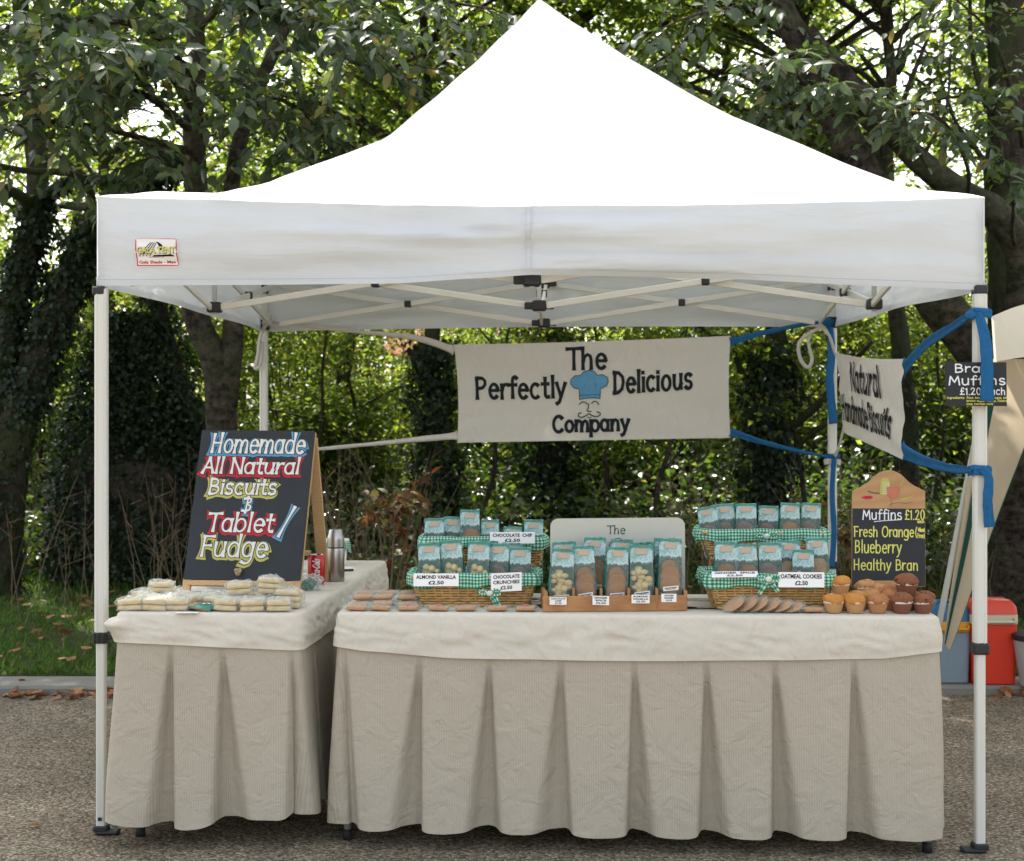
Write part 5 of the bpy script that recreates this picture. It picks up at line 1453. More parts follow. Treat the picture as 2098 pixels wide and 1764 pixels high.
m = MB(); m.grid(lambda a, v: (tx_ + (.068 + .004 * v + .004 * math.sin(a * 7)) * math.cos(a), D + (.068 + .004 * v + .004 * math.sin(a * 7)) * math.sin(a), TZ + .098 - .05 * v * (.6 + .4 * math.sin(a * 2 + 1))), [2 * math.pi * i / 40 for i in range(40)], [0, .5, 1], lambda a, v: (a * .065, v * .05), closed=True)
m.build('gingham_cloth', MT['gingham'], tb_)
D = 6.72; m = MB(); m.tube([(X(692, D), D - .02, TZ + .006), (X(724, D), D + .0, TZ + .006)], .005, 8); tag(m.build('marker_pen', MT['black_plastic'], None, o=(X(710, D), D, TZ)), 'black marker pen lying behind the steel flask', 'pen')
D = 6.85; m = MB(); m.box((X(712, D), D, TZ + .001), (.05, .09, .001), Matrix.Rotation(.3, 3, 'Z')); tag(m.build('paper_slip', MT['card'], None, o=(X(712, D), D, TZ)), 'white paper slip lying near the black pen on the side table', 'paper slip')
D = 6.03; pb = thing('plastic_bag', 'clear plastic bag with green print crumpled behind the right foot of the chalkboard', 'plastic bag', (X(634, D), D, TZ))
m = MB(); m.blob((X(634, D), D, TZ + .028), (.045, .05, .029), 16, 10, .6, 9); m.build('bag_film', MT['film_dull'], pb)
m = MB(); m.blob((X(632, D), D + .005, TZ + .022), (.03, .03, .02), 10, 7, .5, 4); m.build('bag_contents', MT['bag_green'], pb)

# ------------------------------------------------------------------ flat wrapped biscuits on the front table
def make_flat(seed, sticker):
    t = thing('flat_biscuit_pack', 'x', 'wrapped biscuit'); m = MB()
    m.box((0, 0, .009), (.066, .044, .013), None, .004); autosmooth(m.build('biscuit', MT['cookie_pink'], t), 50)
    m = MB()
    def fn(u, v):
        x = (u - .5) * .094; y = math.cos(v * 2 * math.pi) * .026; z = math.sin(v * 2 * math.pi) * .0095
        e = max(0, abs(2 * u - 1) - .75) / .25
        return Vector((x + .002 * mnoise.noise(Vector((u * 9, v * 9, seed))), y * (1 - .05 * e), .0105 + z * (1 - .82 * e) + .0025 * mnoise.noise(Vector((u * 12, v * 9, seed + 2))) * (1 if z > 0 else 0)))
    m.grid(fn, [i / 14 for i in range(15)], [i / 14 for i in range(15)]); m.build('clear_wrap', MT['film'], t)
    if sticker: m = MB(); m.add([(.0 + a, b, .0225 + c) for a, b, c in ((-.008, -.012, -.002), (.008, -.012, -.002), (.008, .002, .0005), (-.008, .002, .0005))], [(0, 1, 2, 3)]); m.build('sticker', MT['sticker'], t)
    return t
FP = {0: make_flat(1, False), 1: make_flat(4, True)}; fused = set()
def flat(px, D, z, st, label, rz=0.0, rx=0.0):
    if st in fused: t = copy_tree(FP[st])
    else: t = FP[st]; fused.add(st)
    t.location = (X(px, D), D, z); t.rotation_euler = (rx, random.uniform(-.06, .06), rz); return tag(t, label, None, 'wrapped flat biscuits')
for i, (px, st) in enumerate([(731, 0), (779, 0), (837, 1), (898, 1), (955, 0), (1019, 0), (1077, 1)]):
    D = 5.415 - .003 * i; flat(px, D, TZ + .001, st, ['first', 'second', 'third', 'fourth', 'fifth', 'sixth', 'seventh'][i] + ' wrapped biscuit along the front edge of the long table' + (', with pink sticker' if st else ''), random.uniform(-.12, .12))
lab3 = ['left', 'middle', 'right']
for i, px in enumerate((736, 784, 836)): flat(px, 5.478, TZ + .004 + .003 * (i % 2), 0, '%s wrapped biscuit of the second row left of the basket' % lab3[i], random.uniform(-.2, .2), .12)
for i, px in enumerate((744, 786, 835)): flat(px, 5.53, TZ + .024, 0, '%s wrapped biscuit of the third row left of the basket' % lab3[i], random.uniform(-.2, .2), .1)
for i, px in enumerate((752, 795, 838)): flat(px, 5.59, TZ + .030, 0, '%s wrapped biscuit at the back of the pile left of the basket' % lab3[i], random.uniform(-.2, .2), .08)
for i, px in enumerate((748, 792, 840)): flat(px, 5.555, TZ + .002, 0, '%s wrapped biscuit at the bottom of the pile left of the basket' % lab3[i], random.uniform(-.1, .1))
# round cookies fanned out
def make_round(seed):
    t = thing('wrapped_cookie', 'x', 'wrapped cookie'); m = MB(); m.blob((0, 0, 0), (.039, .039, .005), 20, 10, .06, seed); m.build('cookie', MT['cookie_pink'], t, smooth=True)
    m = MB(); m.blob((0, 0, 0), (.045, .044, .0064), 14, 8, .2, seed + 5); m.build('clear_wrap', MT['film_thin'], t); return t
rc = make_round(3)
for i, px in enumerate((1505, 1531, 1553, 1577, 1601, 1624)):
    t = rc if i == 0 else copy_tree(rc)
    D = 5.36; ti = [.62, .60, .58, .5, .40, .3][i]
    t.location = (X(px, D), D + .01, TZ + .008 + .039 * math.sin(ti) * .9); t.rotation_euler = (.25, -ti, .1)
    tag(t, '%s round wrapped cookie of the fan leaning on the right basket' % ['leftmost', 'second', 'third', 'fourth', 'fifth', 'rightmost'][i], None, 'fanned wrapped cookies')
t = FP[0]; t = flat(1665, 5.355, TZ + .003, 0, 'wrapped biscuit lying between the cookie fan and the muffins', .15)

# ------------------------------------------------------------------ muffins
def muffin_top_mat(name, c1, c2, spot=None):
    t = NT(name); co = t.co(); f = t.noise(co, 34, 5, .6); g = t.noise(co, 110, 3)
    c = t.mix(f, c1, c2)
    if spot: c = t.mix(t.math('MULTIPLY', t.math('SUBTRACT', t.noise(co, 75, 2), .60, clamp=True), 12, clamp=True), c, spot)
    return t.end(t.pbr(c, .75, .2, 0, t.bump(t.math('ADD', f, t.math('MULTIPLY', g, .5)), .8, .006)))
MTOP = {'golden': muffin_top_mat('golden_crust', (.40, .15, .03), (.58, .29, .075)), 'brown': muffin_top_mat('brown_crust', (.30, .12, .04), (.48, .22, .09), (.12, .05, .02)),
        'berry': muffin_top_mat('berry_crust', (.40, .18, .06), (.58, .32, .14), (.10, .03, .06)), 'choc': muffin_top_mat('chocolate_crust', (.15, .055, .025), (.27, .11, .05), (.05, .02, .01))}
MCUP = {'golden': simple('paper_case_gold', (.47, .27, .12), .6, .2, 0, .1, 30), 'brown': simple('paper_case_brown', (.42, .21, .10), .6, .2, 0, .1, 30),
        'berry': simple('paper_case_pale', (.50, .30, .18), .6, .2, 0, .1, 30), 'choc': simple('paper_case_dark', (.20, .085, .05), .6, .2, 0, .1, 30)}
MT['lace'] = simple('white_case_edge', (.66, .60, .55), .7, .2, 0, .1, 60)
def make_muffin(kind, seed):
    t = thing('muffin', 'x', 'muffin'); m = MB(); npl = 72
    def pleat(p, th, i): 
        if i == 0: return p
        k = 1 + (.022 if (int(round(th / (2 * math.pi) * npl)) % 2) else -.022); return Vector((p.x * k, p.y * k, p.z))
    m.lathe([(0, .001), (.0235, .001), (.0285, .018), (.0325, .033)], npl, fn=pleat); m.build('paper_case', MCUP[kind], t)
    m = MB(); m.lathe([(.0327, .0325), (.0335, .0385)], npl, fn=pleat); m.build('case_edge', MT['lace'], t)
    m = MB()
    def nz(p, th, i):
        f = 1 + .16 * mnoise.noise(Vector((p.x * 45 + seed, p.y * 45, p.z * 45))) + .07 * mnoise.noise(Vector((p.x * 130, p.y * 130 + seed, p.z * 130)))
        return Vector((p.x * f, p.y * f, .034 + (p.z - .034) * (1 + .22 * mnoise.noise(Vector((p.x * 40, p.y * 40 + seed, 1))))))
    m.lathe([(.030, .030), (.0345, .037), (.0355, .041), (.0335, .048), (.028, .055), (.020, .0595), (.011, .062), (.0, .063)], 36, fn=nz); m.build('muffin_top', MTOP[kind], t, smooth=True)
    return t
MP = {}
def muffin(kind, px, D, z, label, rz=0.0, tilt=0.0, sc=1.0):
    if kind not in MP: MP[kind] = make_muffin(kind, len(MP) * 3.3); t = MP[kind]
    else: t = copy_tree(MP[kind])
    t.location = (X(px, D), D, z); t.rotation_euler = (tilt, tilt * .5, rz); t.scale = (sc * 1.0,) * 3
    return tag(t, label, None, 'muffins at the right end of the front table')
L2 = .052
for (k, px, D, lv, l, sc) in [
    ('golden', 1708, 5.355, 0, 'golden muffin at the left end of the front row', 1.0), ('golden', 1752, 5.352, 0, 'golden muffin second in the front row, beside a brown one', 1.02),
    ('brown', 1798, 5.35, 0, 'brown speckled muffin in the middle of the front row', 1.02), ('choc', 1848, 5.348, 0, 'chocolate muffin fourth in the front row', 1.06), ('choc', 1892, 5.346, 0, 'chocolate muffin at the right end of the front row', .98),
    ('golden', 1727, 5.425, 0, 'golden muffin in the second row carrying another on top', 1.0), ('golden', 1757, 5.43, 0, 'golden muffin in the second row half hidden behind the front pair', 1.05),
    ('berry', 1786, 5.47, 0, 'berry muffin in the second row behind the brown one', 1.05), ('brown', 1828, 5.43, 0, 'brown muffin in the second row under the top chocolate one', 1.1),
    ('choc', 1872, 5.43, 0, 'chocolate muffin in the second row beneath the topmost one', 1.0), ('choc', 1894, 5.425, 0, 'chocolate muffin in the second row at the right edge', 1.0),
    ('golden', 1721, 5.43, 1, 'golden muffin perched on top at the left of the pile', 1.0), ('choc', 1857, 5.41, 1, 'chocolate muffin perched topmost at the right of the pile', 1.12),
    ('berry', 1775, 5.50, .55, 'berry muffin leaning at the back below the menu board', 1.05), ('berry', 1800, 5.49, .35, 'berry muffin at the back, right of the leaning one', 1.0), ('brown', 1824, 5.48, .35, 'brown muffin at the back below the chalk ledge', 1.05)]:
    muffin(k, px, D, TZ + .001 + lv * L2, l, random.uniform(0, 6), .12 if 0 < lv < 1 else random.uniform(-.05, .05), sc)

# ------------------------------------------------------------------ cool boxes and neighbour's gazebo
def coolbox(px, D, w, d, h, mats, label, lid_h, band, dome):
    x = X(px, D); z = .046; t = thing('cool_box', label, 'cool box', (x, D, z)); y = D + d / 2
    m = MB(); n = 40; P, Nn, S, T = ring_path(w, d, .035, .02)
    def shell(z0, z1, o0, o1, mm, name, cap=False):
        m = MB(); rows = [(z0, o0 - .004), (z0 + .004, o0), (z1 - .004, o1), (z1, o1 - .004)]
        vs = [Vector((x + p.x + n_.x * o, y + p.y + n_.y * o, z + zz)) for zz, o in rows for p, n_ in zip(P, Nn)]; k = len(P)
        fs = [(j * k + i, j * k + (i + 1) % k, (j + 1) * k + (i + 1) % k, (j + 1) * k + i) for j in range(3) for i in range(k)]
        fs += [tuple(range(k))[::-1], tuple(3 * k + i for i in range(k))]
        m.add(vs, fs); return autosmooth(m.build(name, mm, t), 35)
    hb = h - lid_h - band
    shell(0.0, hb, -.010, 0.0, mats[0], 'box_body'); shell(hb, hb + band, .004, .004, mats[1], 'rim_band')
    lid = MB(); zz = [(hb + band, .002), (hb + band + lid_h * .55, -.004), (hb + band + lid_h * .85, -.02), (hb + band + lid_h, -.05 if dome else -.03)]
    k = len(P); vs = [Vector((x + p.x + n_.x * o, y + p.y + n_.y * o, z + q)) for q, o in zz for p, n_ in zip(P, Nn)]
    fs = [(j * k + i, j * k + (i + 1) % k, (j + 1) * k + (i + 1) % k, (j + 1) * k + i) for j in range(3) for i in range(k)] + [tuple(3 * k + i for i in range(k))]
    lid.add(vs, fs); autosmooth(lid.build('lid', mats[2], t), 50)
    m = MB(); yh = y - d / 2 - .014; zh = z + hb + band * .5
    hw = w * .40
    path = [(x - hw, yh + .012, zh + .006), (x - hw, yh, zh + .006), (x - hw, yh - .002, zh - .010), (x + hw, yh - .002, zh - .010), (x + hw, yh, zh + .006), (x + hw, yh + .012, zh + .006)]
    m.tube(path, .0075, 8); m.build('handle', mats[3], t, smooth=True)
    return t
PL = lambda n, c, r=.4: simple(n, c, r, .4, 0, .1, 6)
coolbox(1951, 8.28, .20, .20, .415, [PL('slate_blue_plastic', (.19, .26, .31)), PL('yellow_plastic', (.62, .29, .012)), PL('blue_plastic', (.012, .10, .21)), PL('yellow_plastic', (.60, .27, .012))], 'tall grey-blue cool box with yellow band and blue lid behind the tent', .10, .055, True)
coolbox(2040, 8.24, .235, .22, .425, [PL('red_plastic', (.64, .035, .012)), PL('cream_plastic', (.52, .46, .34)), PL('red_plastic_lid', (.60, .06, .03)), PL('cream_plastic', (.56, .50, .38))], 'tall red cool box with cream handle band beside the grey-blue one', .07, .05, False)
D = 8.2; t_ = thing('storage_tub', 'grey plastic tub with a black lid at the right edge beside the red cool box', 'tub', (X(2135, D), D, .046))
m = MB(); m.lathe([(.0, 0), (.10, 0), (.135, .22), (.138, .235), (.13, .235), (.10, .01), (0, .01)], 28, (X(2135, D), D + .02, .046)); m.build('tub_body', PL('grey_plastic', (.36, .37, .36)), t_)
m = MB(); m.lathe([(.14, .232), (.143, .24), (.143, .262), (.12, .27), (0, .272)], 28, (X(2135, D), D + .02, .046)); autosmooth(m.build('lid', MT['black_plastic'], t_))
# gazebo next door: slanting clothed leg and a canopy edge
gz = thing('garden_gazebo', 'cream gazebo of the next stall with a slanting clothed corner leg at the right edge', 'gazebo', W(1938, 1340, 7.0))
DG = 7.0
base = W(1935, 1345, DG); base.z = 0.0; base.x -= .07
m = MB()
top0, top1 = W(2018, 735, DG), W(2165, 735, DG)
low0, low1 = W(1934, 1315, DG), W(1945, 1332, DG)
def pan(u, v):
    a = low0.lerp(top0, v); b = low1.lerp(top1, v); p = a.lerp(b, u)
    return p + Vector((0, .05 * math.sin(math.pi * u) * v + .012 * math.sin(v * 9 + u * 4), 0))
m.grid(pan, [i / 10 for i in range(11)], [i / 20 for i in range(21)]); m.build('corner_panel', MT['tan_cloth'], gz, smooth=True)
m = MB(); m.grid(lambda u, v: pan(u * .18 + .10 + .10 * (1 - v), v) + Vector((0, -.006, 0)), [0, .5, 1], [i / 20 for i in range(18)]); m.build('green_stripe', MT['green_cloth'], gz, smooth=True)
m = MB(); m.grid(lambda u, v: pan(.985 + u * .03, v) + Vector((0, -.004, 0)), [0, 1], [i / 20 for i in range(21)]); m.build('dark_edging', MT['green_cloth'], gz, smooth=True)
m = MB(); m.tube([W(1932, 1340, DG + .03) - Vector((.09, 0, .24)), W(2003, 880, DG + .03), W(2026, 735, DG + .03)], .014, 8); m.build('slanting_leg', MT['frame'], gz, smooth=True)
def rf(u, v):                                 # canopy edge rising to the right
    x0 = X(2024, DG); p = Vector((x0 + u * 2.6, DG - .05 + .03 * math.sin(u * 6), 0))
    lo = Zp(742, DG) + .09 * math.sin(min(u, .5) * math.pi) ** .8 ; hi = Zp(650, DG) + .20 * (min(u, .12) / .12) ** .7 * .35 + .22 * u
    return Vector((p.x + .012 * (1 - v), p.y, lo + (hi - lo) * v))
m = MB(); m.grid(rf, [i / 30 for i in range(31)], [i / 6 for i in range(7)])
m.grid(lambda u, v: Vector(((X(2024, DG) + .004) * (1 + v * .40) + u * 2.6, DG - .05 + v * 2.6, Zp(650, DG) + .07 * (min(u, .12) / .12) ** .7 + .22 * u + .17 * v)) if v else rf(u, 1), [i / 30 for i in range(31)], [i / 8 for i in range(9)])
m.build('canopy', MT['cream_cloth'], gz, smooth=True)
m = MB(); m.grid(lambda v, w: rf(0, 0).lerp(rf(0, 1), w) + Vector((.01 + X(2024, DG) * v * .40, 2.6 * v, 0)), [i / 8 for i in range(9)], [0, .5, 1]); m.build('side_valance', MT['cream_cloth'], gz, smooth=True)
# ------------------------------------------------------------------ vegetation
def leaf_arrays(P, Dr, Nr, L, Wd, detailed=False, droop=.25, fold=.25):
    """blade leaves: base points P, axis Dr, rough normal Nr, lengths L, widths Wd -> verts, tris"""
    P = np.asarray(P, float); n = len(P)
    D = Dr / np.maximum(np.linalg.norm(Dr, axis=1, keepdims=True), 1e-9)
    side = np.cross(D, Nr); side /= np.maximum(np.linalg.norm(side, axis=1, keepdims=True), 1e-9)
    Nn = np.cross(side, D)
    L = L[:, None]; Wd = Wd[:, None]
    if not detailed:
        b = P; t = P + D * L - Nn * L * droop * .5
        mid = P + D * L * .45
        l = mid + side * Wd * .5 + Nn * Wd * fold; r = mid - side * Wd * .5 + Nn * Wd * fold
        V = np.stack([b, l, t, r], 1).reshape(-1, 3)
        F = np.array([[0, 2, 1], [0, 3, 2]])
        F = (F[None] + (np.arange(n) * 4)[:, None, None]).reshape(-1, 3)
        return V, F
    b = P; m1 = P + D * L * .30 - Nn * L * droop * .06; m2 = P + D * L * .66 - Nn * L * droop * .35; t = P + D * L - Nn * L * droop
    l1 = m1 + side * Wd * .44 + Nn * Wd * fold * .5; r1 = m1 - side * Wd * .44 + Nn * Wd * fold * .5
    l2 = m2 + side * Wd * .42 + Nn * Wd * fold * .5; r2 = m2 - side * Wd * .42 + Nn * Wd * fold * .5
    V = np.stack([b, m1, m2, t, l1, l2, r1, r2], 1).reshape(-1, 3)
    F = np.array([[0, 1, 4], [1, 5, 4], [1, 2, 5], [2, 3, 5], [0, 6, 1], [1, 6, 7], [1, 7, 2], [2, 7, 3]])
    F = (F[None] + (np.arange(n) * 8)[:, None, None]).reshape(-1, 3)
    return V, F
def rand_dirs(n, zmean=-.25, zs=.45):
    a = RNG.uniform(0, 2 * np.pi, n)
    return np.stack([np.cos(a), np.sin(a), RNG.normal(zmean, zs, n)], 1)
def rand_norm(n, s=.55):
    v = RNG.normal(0, s, (n, 3)); v[:, 2] += 1; return v
HOLES = [(300, 225, 75, 60), (95, 500, 50, 95), (60, 380, 30, 30), (590, 55, 32, 28), (575, 150, 22, 20), (1885, 165, 85, 105), (1790, 60, 55, 60), (1960, 330, 40, 45), (1600, 90, 26, 22), (820, 40, 24, 18), (350, 375, 40, 28), (1460, 150, 26, 20), (1210, 60, 26, 22), (815, 712, 34, 34)]
def clump_leaves(C, per, spread, L, detailed=False, lw=.55, var=.35):
    def open_sky(c):                        # gaps in the far foliage where the sky shows
        if c[1] < 11.4: return False
        px, py = 1049 + K * c[0] / c[1], 837 - K * (c[2] - EYE) / c[1]
        mg = spread[0] * K / c[1] * .9
        return any(((px - a) / (rx * .75 + mg)) ** 2 + ((py - b) / (ry * .75 + mg)) ** 2 < 1 for a, b, rx, ry in HOLES)
    C = np.asarray([c for c in C if not open_sky(c)], float); k = len(C)
    per = np.full(k, per) if np.isscalar(per) else per
    idx = np.repeat(np.arange(k), per); n = len(idx)
    off = RNG.normal(0, 1, (n, 3)) * np.asarray(spread) * RNG.uniform(.55, 1.35, k)[idx][:, None]
    Ls = L * RNG.uniform(1 - var, 1 + var, n)
    return leaf_arrays(C[idx] + off, rand_dirs(n), rand_norm(n), Ls, Ls * lw * RNG.uniform(.8, 1.2, n), detailed)
def merge(parts):
    V = []; F = []; o = 0
    for v, f in parts: V.append(v); F.append(f + o); o += len(v)
    return np.concatenate(V), np.concatenate(F)
def smoothpath(pts, n):
    P = [Vector(p) for p in pts]; Q = []
    for i in range(n + 1):
        t = i / n * (len(P) - 1); k = min(int(t), len(P) - 2); f = t - k
        a, b, c, d = P[max(k - 1, 0)], P[k], P[k + 1], P[min(k + 2, len(P) - 1)]
        Q.append(.5 * ((2 * b) + (c - a) * f + (2 * a - 5 * b + 4 * c - d) * f * f + (3 * b - a - 3 * c + d) * f ** 3))
    return Q
def limb(m, pts, r0, r1, n=None, wob=.02, sides=8, power=1.0):
    n = n or max(6, len(pts) * 5)
    Q = smoothpath(pts, n)
    Q = [q + Vector((mnoise.noise(q * 1.7 + Vector((3, 0, 0))), mnoise.noise(q * 1.7 + Vector((0, 7, 0))), 0)) * wob for q in Q]
    m.tube(Q, [r0 + (r1 - r0) * (i / n) ** power for i in range(n + 1)], sides, jit=.14)
    return Q
def rv(rn, s): return Vector((rn.uniform(-s, s), rn.uniform(-s, s), rn.uniform(-s, s)))

def twigs_and_leaves(m, boughs, rn, count, leaf_L, lens=(.3, .7), per=(9, 15), out=None, r=.0035):
    """hanging leafy twigs growing off boughs; returns leaf data"""
    P, Dd, Nn, Ls = [], [], [], []
    for k in range(count):
        Q = boughs[k % len(boughs)] if rn.random() < .5 else rn.choice(boughs)
        i = rn.randrange(int(len(Q) * .25), len(Q) - 1)
        p = Q[i] + (Q[i + 1] - Q[i]) * rn.random(); t = (Q[i + 1] - Q[i]).normalized()
        d = (t * rn.uniform(.2, 1.0) + Vector((rn.uniform(-1, 1), rn.uniform(-1, .7), rn.uniform(-.35, .5)))).normalized()
        L = rn.uniform(*lens); pts = [p + d * L * f + Vector((0, 0, -.35 * L * f * f)) for f in (0, .25, .5, .75, 1)]
        m.tube(pts, [r, r * .9, r * .75, r * .6, r * .35], 4, cap=False)
        n = rn.randint(*per)
        for j in range(n):
            f = .15 + .85 * (j + rn.random() * .6) / n; f = min(f, 1)
            q = pts[0] + d * L * f + Vector((0, 0, -.35 * L * f * f))
            sd = d.cross(Vector((0, 0, 1))); sd = sd.normalized() if sd.length > .1 else Vector((1, 0, 0))
            sg = 1 if j % 2 else -1
            ld = (d * rn.uniform(.2, .8) + sd * sg * rn.uniform(.4, 1) + Vector((0, 0, rn.uniform(-1.0, .05))) + rv(rn, .25)).normalized()
            P.append(q); Dd.append(ld); Nn.append(Vector((0, 0, 1)) + rv(rn, .7)); Ls.append(leaf_L * rn.uniform(.6, 1.2))
    P = np.array(P); Ls = np.array(Ls)
    return leaf_arrays(P, np.array(Dd), np.array(Nn), Ls, Ls * RNG.uniform(.42, .58, len(Ls)), True, .18, .22)
def near_gap(V, F):
    """thin the hanging leaves where the photo's bough lets the sky through"""
    n = len(V) // 8; c = V.reshape(n, 8, 3)[:, 0]
    px, py = 1049 + K * c[:, 0] / c[:, 1], 837 - K * (c[:, 2] - EYE) / c[:, 1]; out = np.zeros(n, bool)
    for a, b, rx, ry in ((305, 235, 62, 48), (215, 330, 60, 26), (330, 395, 70, 28), (95, 470, 90, 80), (590, 55, 26, 24), (20, 300, 30, 30)): out |= ((px - a) / rx) ** 2 + ((py - b) / ry) ** 2 < RNG.uniform(.5, 1.3, n)
    k = ~out; idx = np.nonzero(k)[0]
    F8 = F.reshape(n, 8, 3)[0]
    return c8(V, idx), (F8[None] + (np.arange(len(idx)) * 8)[:, None, None]).reshape(-1, 3)
def c8(V, idx): return V.reshape(-1, 8, 3)[idx].reshape(-1, 3)
def ivy_on(Q, rad, n, L, spread=.10):
    """ivy leaves wrapped round a trunk path"""
    Q = np.array([tuple(q) for q in Q]); k = RNG.uniform(0, len(Q) - 1.001, n); i = k.astype(int); f = (k - i)[:, None]
    c = Q[i] * (1 - f) + Q[i + 1] * f
    a = RNG.uniform(0, 2 * np.pi, n); lump = 1 + .35 * np.sin(a * 2 + k * 1.3) + .3 * np.sin(k * 2.1) + .35 * np.sin(a * 3 - k * 2.7) * np.sin(k * 1.1 + a)
    rr = (rad * np.clip(lump, .6, 1.8) + np.abs(RNG.normal(0, spread, n)))[:, None]
    o = np.stack([np.cos(a), np.sin(a), RNG.normal(0, .2, n)], 1)
    P = c + o * rr
    D = o * .5 + np.stack([-np.sin(a), np.cos(a), np.zeros(n)], 1) * RNG.normal(0, .6, (n, 1)) + np.array([0, 0, -.7])
    Ls = L * RNG.uniform(.6, 1.3, n)
    return leaf_arrays(P, D, o + RNG.normal(0, .65, (n, 3)) + np.array([0, 0, .5]), Ls, Ls * .9, False, .2, .2)
def gz(x, y): return lawn_z(x, y)
def shade(x, y, rn):
    """a leaf clump added to the high crown to shade the ground, above the picture but low enough to leave the tent roof in the sun"""
    y = y + .9; hi = (y - 8.4) / .81 + 2.2
    return (x, y, rn.uniform(4.85, max(5.3, hi)))

# ---- cherry on the left, its leafy boughs reaching over the left of the tent
rn = random.Random(21)
D1 = 9.8; b1 = W(470, 1285, D1); b1.z = gz(b1.x, D1)
t1 = thing('cherry_tree', 'forked cherry tree behind the big chalkboard with large drooping leaves overhead', 'tree', b1)
m = MB()
main = limb(m, [b1 - Vector((0, 0, .1)), W(455, 870, D1), W(440, 745, D1), W(398, 630, D1), W(404, 400, D1), W(398, 200, D1 - .1), W(396, 50, D1 - .1), W(380, -200, D1), W(360, -520, D1)], .100, .042, 46, .02, 12)
sec = limb(m, [W(462, 830, D1), W(474, 720, D1), W(478, 560, D1 + .1), W(470, 400, D1 + .1), W(515, 220, D1 + .1), W(600, 20, D1 + .1), W(690, -160, D1)], .075, .03, 34, .02, 9)
boughs = []
for pts, r in (([W(398, 160, 9.7), W(300, 62, 9.0), W(150, 40, 8.2), W(-70, 70, 7.6)], .03), ([W(402, 270, 9.75), W(300, 200, 9.0), W(170, 170, 8.3), W(-20, 200, 7.8)], .028),
               ([W(397, 60, 9.7), W(480, 0, 9.1), W(600, 35, 8.8), W(730, 70, 8.4)], .026), ([W(402, 310, 9.75), W(290, 285, 9.2), W(130, 250, 8.6), W(-30, 270, 8.2)], .024),
               ([W(505, 250, 9.85), W(560, 200, 9.2), W(650, 265, 8.9), W(700, 330, 8.8)], .018), ([W(392, 0, 9.7), W(300, -70, 9.0), W(100, -90, 8.0), W(-80, -40, 7.4)], .03),
               ([W(560, 110, 9.9), W(640, 100, 9.2), W(780, 140, 8.7), W(900, 90, 8.5)], .02), ([W(600, 20, 9.9), W(750, -30, 9.2), W(900, 0, 8.8), W(1010, 20, 8.6)], .022),
               ([W(402, 230, 9.7), W(340, 150, 9.0), W(260, 110, 8.0), W(170, 100, 7.4)], .022), ([W(398, 110, 9.7), W(440, 130, 9.1), W(520, 190, 8.6), W(570, 260, 8.3)], .018),
               ([W(404, 330, 9.75), W(360, 300, 9.2), W(330, 310, 8.8), W(330, 350, 8.6)], .012)):
    boughs.append(limb(m, pts, r, .006, 18, .04, 6))
parts = [twigs_and_leaves(m, boughs[:6] + boughs[8:9], rn, 285, .102, (.3, .75), (9, 15)), twigs_and_leaves(m, boughs[6:8] + boughs[2:3] + boughs[4:5] + boughs[9:], rn, 110, .095, (.25, .6), (8, 13))]
top = []
for k in range(170):
    a = rn.uniform(0, 6.283); rr = 2.8 * math.sqrt(rn.random()); top.append(shade(b1.x + rr * math.cos(a) * 1.15, 10.4 + .5 * rr * math.sin(a), rn))
for (x, y, z) in top[::5]: limb(m, [main[-1], main[-1].lerp(Vector((x, y, z)), .5) + Vector((0, 0, .3)), Vector((x, y, z))], .03, .006, 8, .05, 5)
parts.append(clump_leaves(top, 70, (.34, .34, .2), .10))
parts = [near_gap(*p) for p in parts[:2]] + parts[2:]
m.build('trunk', MT['bark'], t1, smooth=True)
V, F = merge(parts); npmesh('crown', V, F, MT['lf_cherry'], t1)

# ---- leaning cherry on the right
rn = random.Random(33)
D2 = 10.2; b2 = W(2085, 1200, D2); b2.z = gz(b2.x, D2)
t2 = thing('cherry_tree', 'leaning cherry tree on the right whose thick limb slants up behind the tent', 'tree', b2)
m = MB()
low = limb(m, [b2 - Vector((0, 0, .1)), W(2075, 900, D2), W(2020, 745, D2), W(1925, 622, D2), W(1840, 490, D2), W(1768, 350, D2), W(1712, 235, D2), W(1650, 110, D2), W(1598, 10, D2), W(1540, -160, D2)], .17, .07, 46, .02, 12)
arm = limb(m, [W(1768, 350, D2), W(1800, 260, D2), W(1772, 190, D2 - .1), W(1690, 130, D2 - .2), W(1640, 60, D2 - .3)], .04, .025, 20, .02, 8)
big = limb(m, [W(2085, 1000, D2 + .2), W(2098, 650, D2), W(2090, 520, D2), W(2040, 440, D2 - .1), W(1985, 405, D2 - .1), W(1900, 345, D2 - .1), W(1840, 285, D2 - .1), W(1790, 215, D2 - .2), W(1700, 120, D2 - .2), W(1655, 60, D2 - .2)], .12, .05, 40, .02, 10)
boughs = []
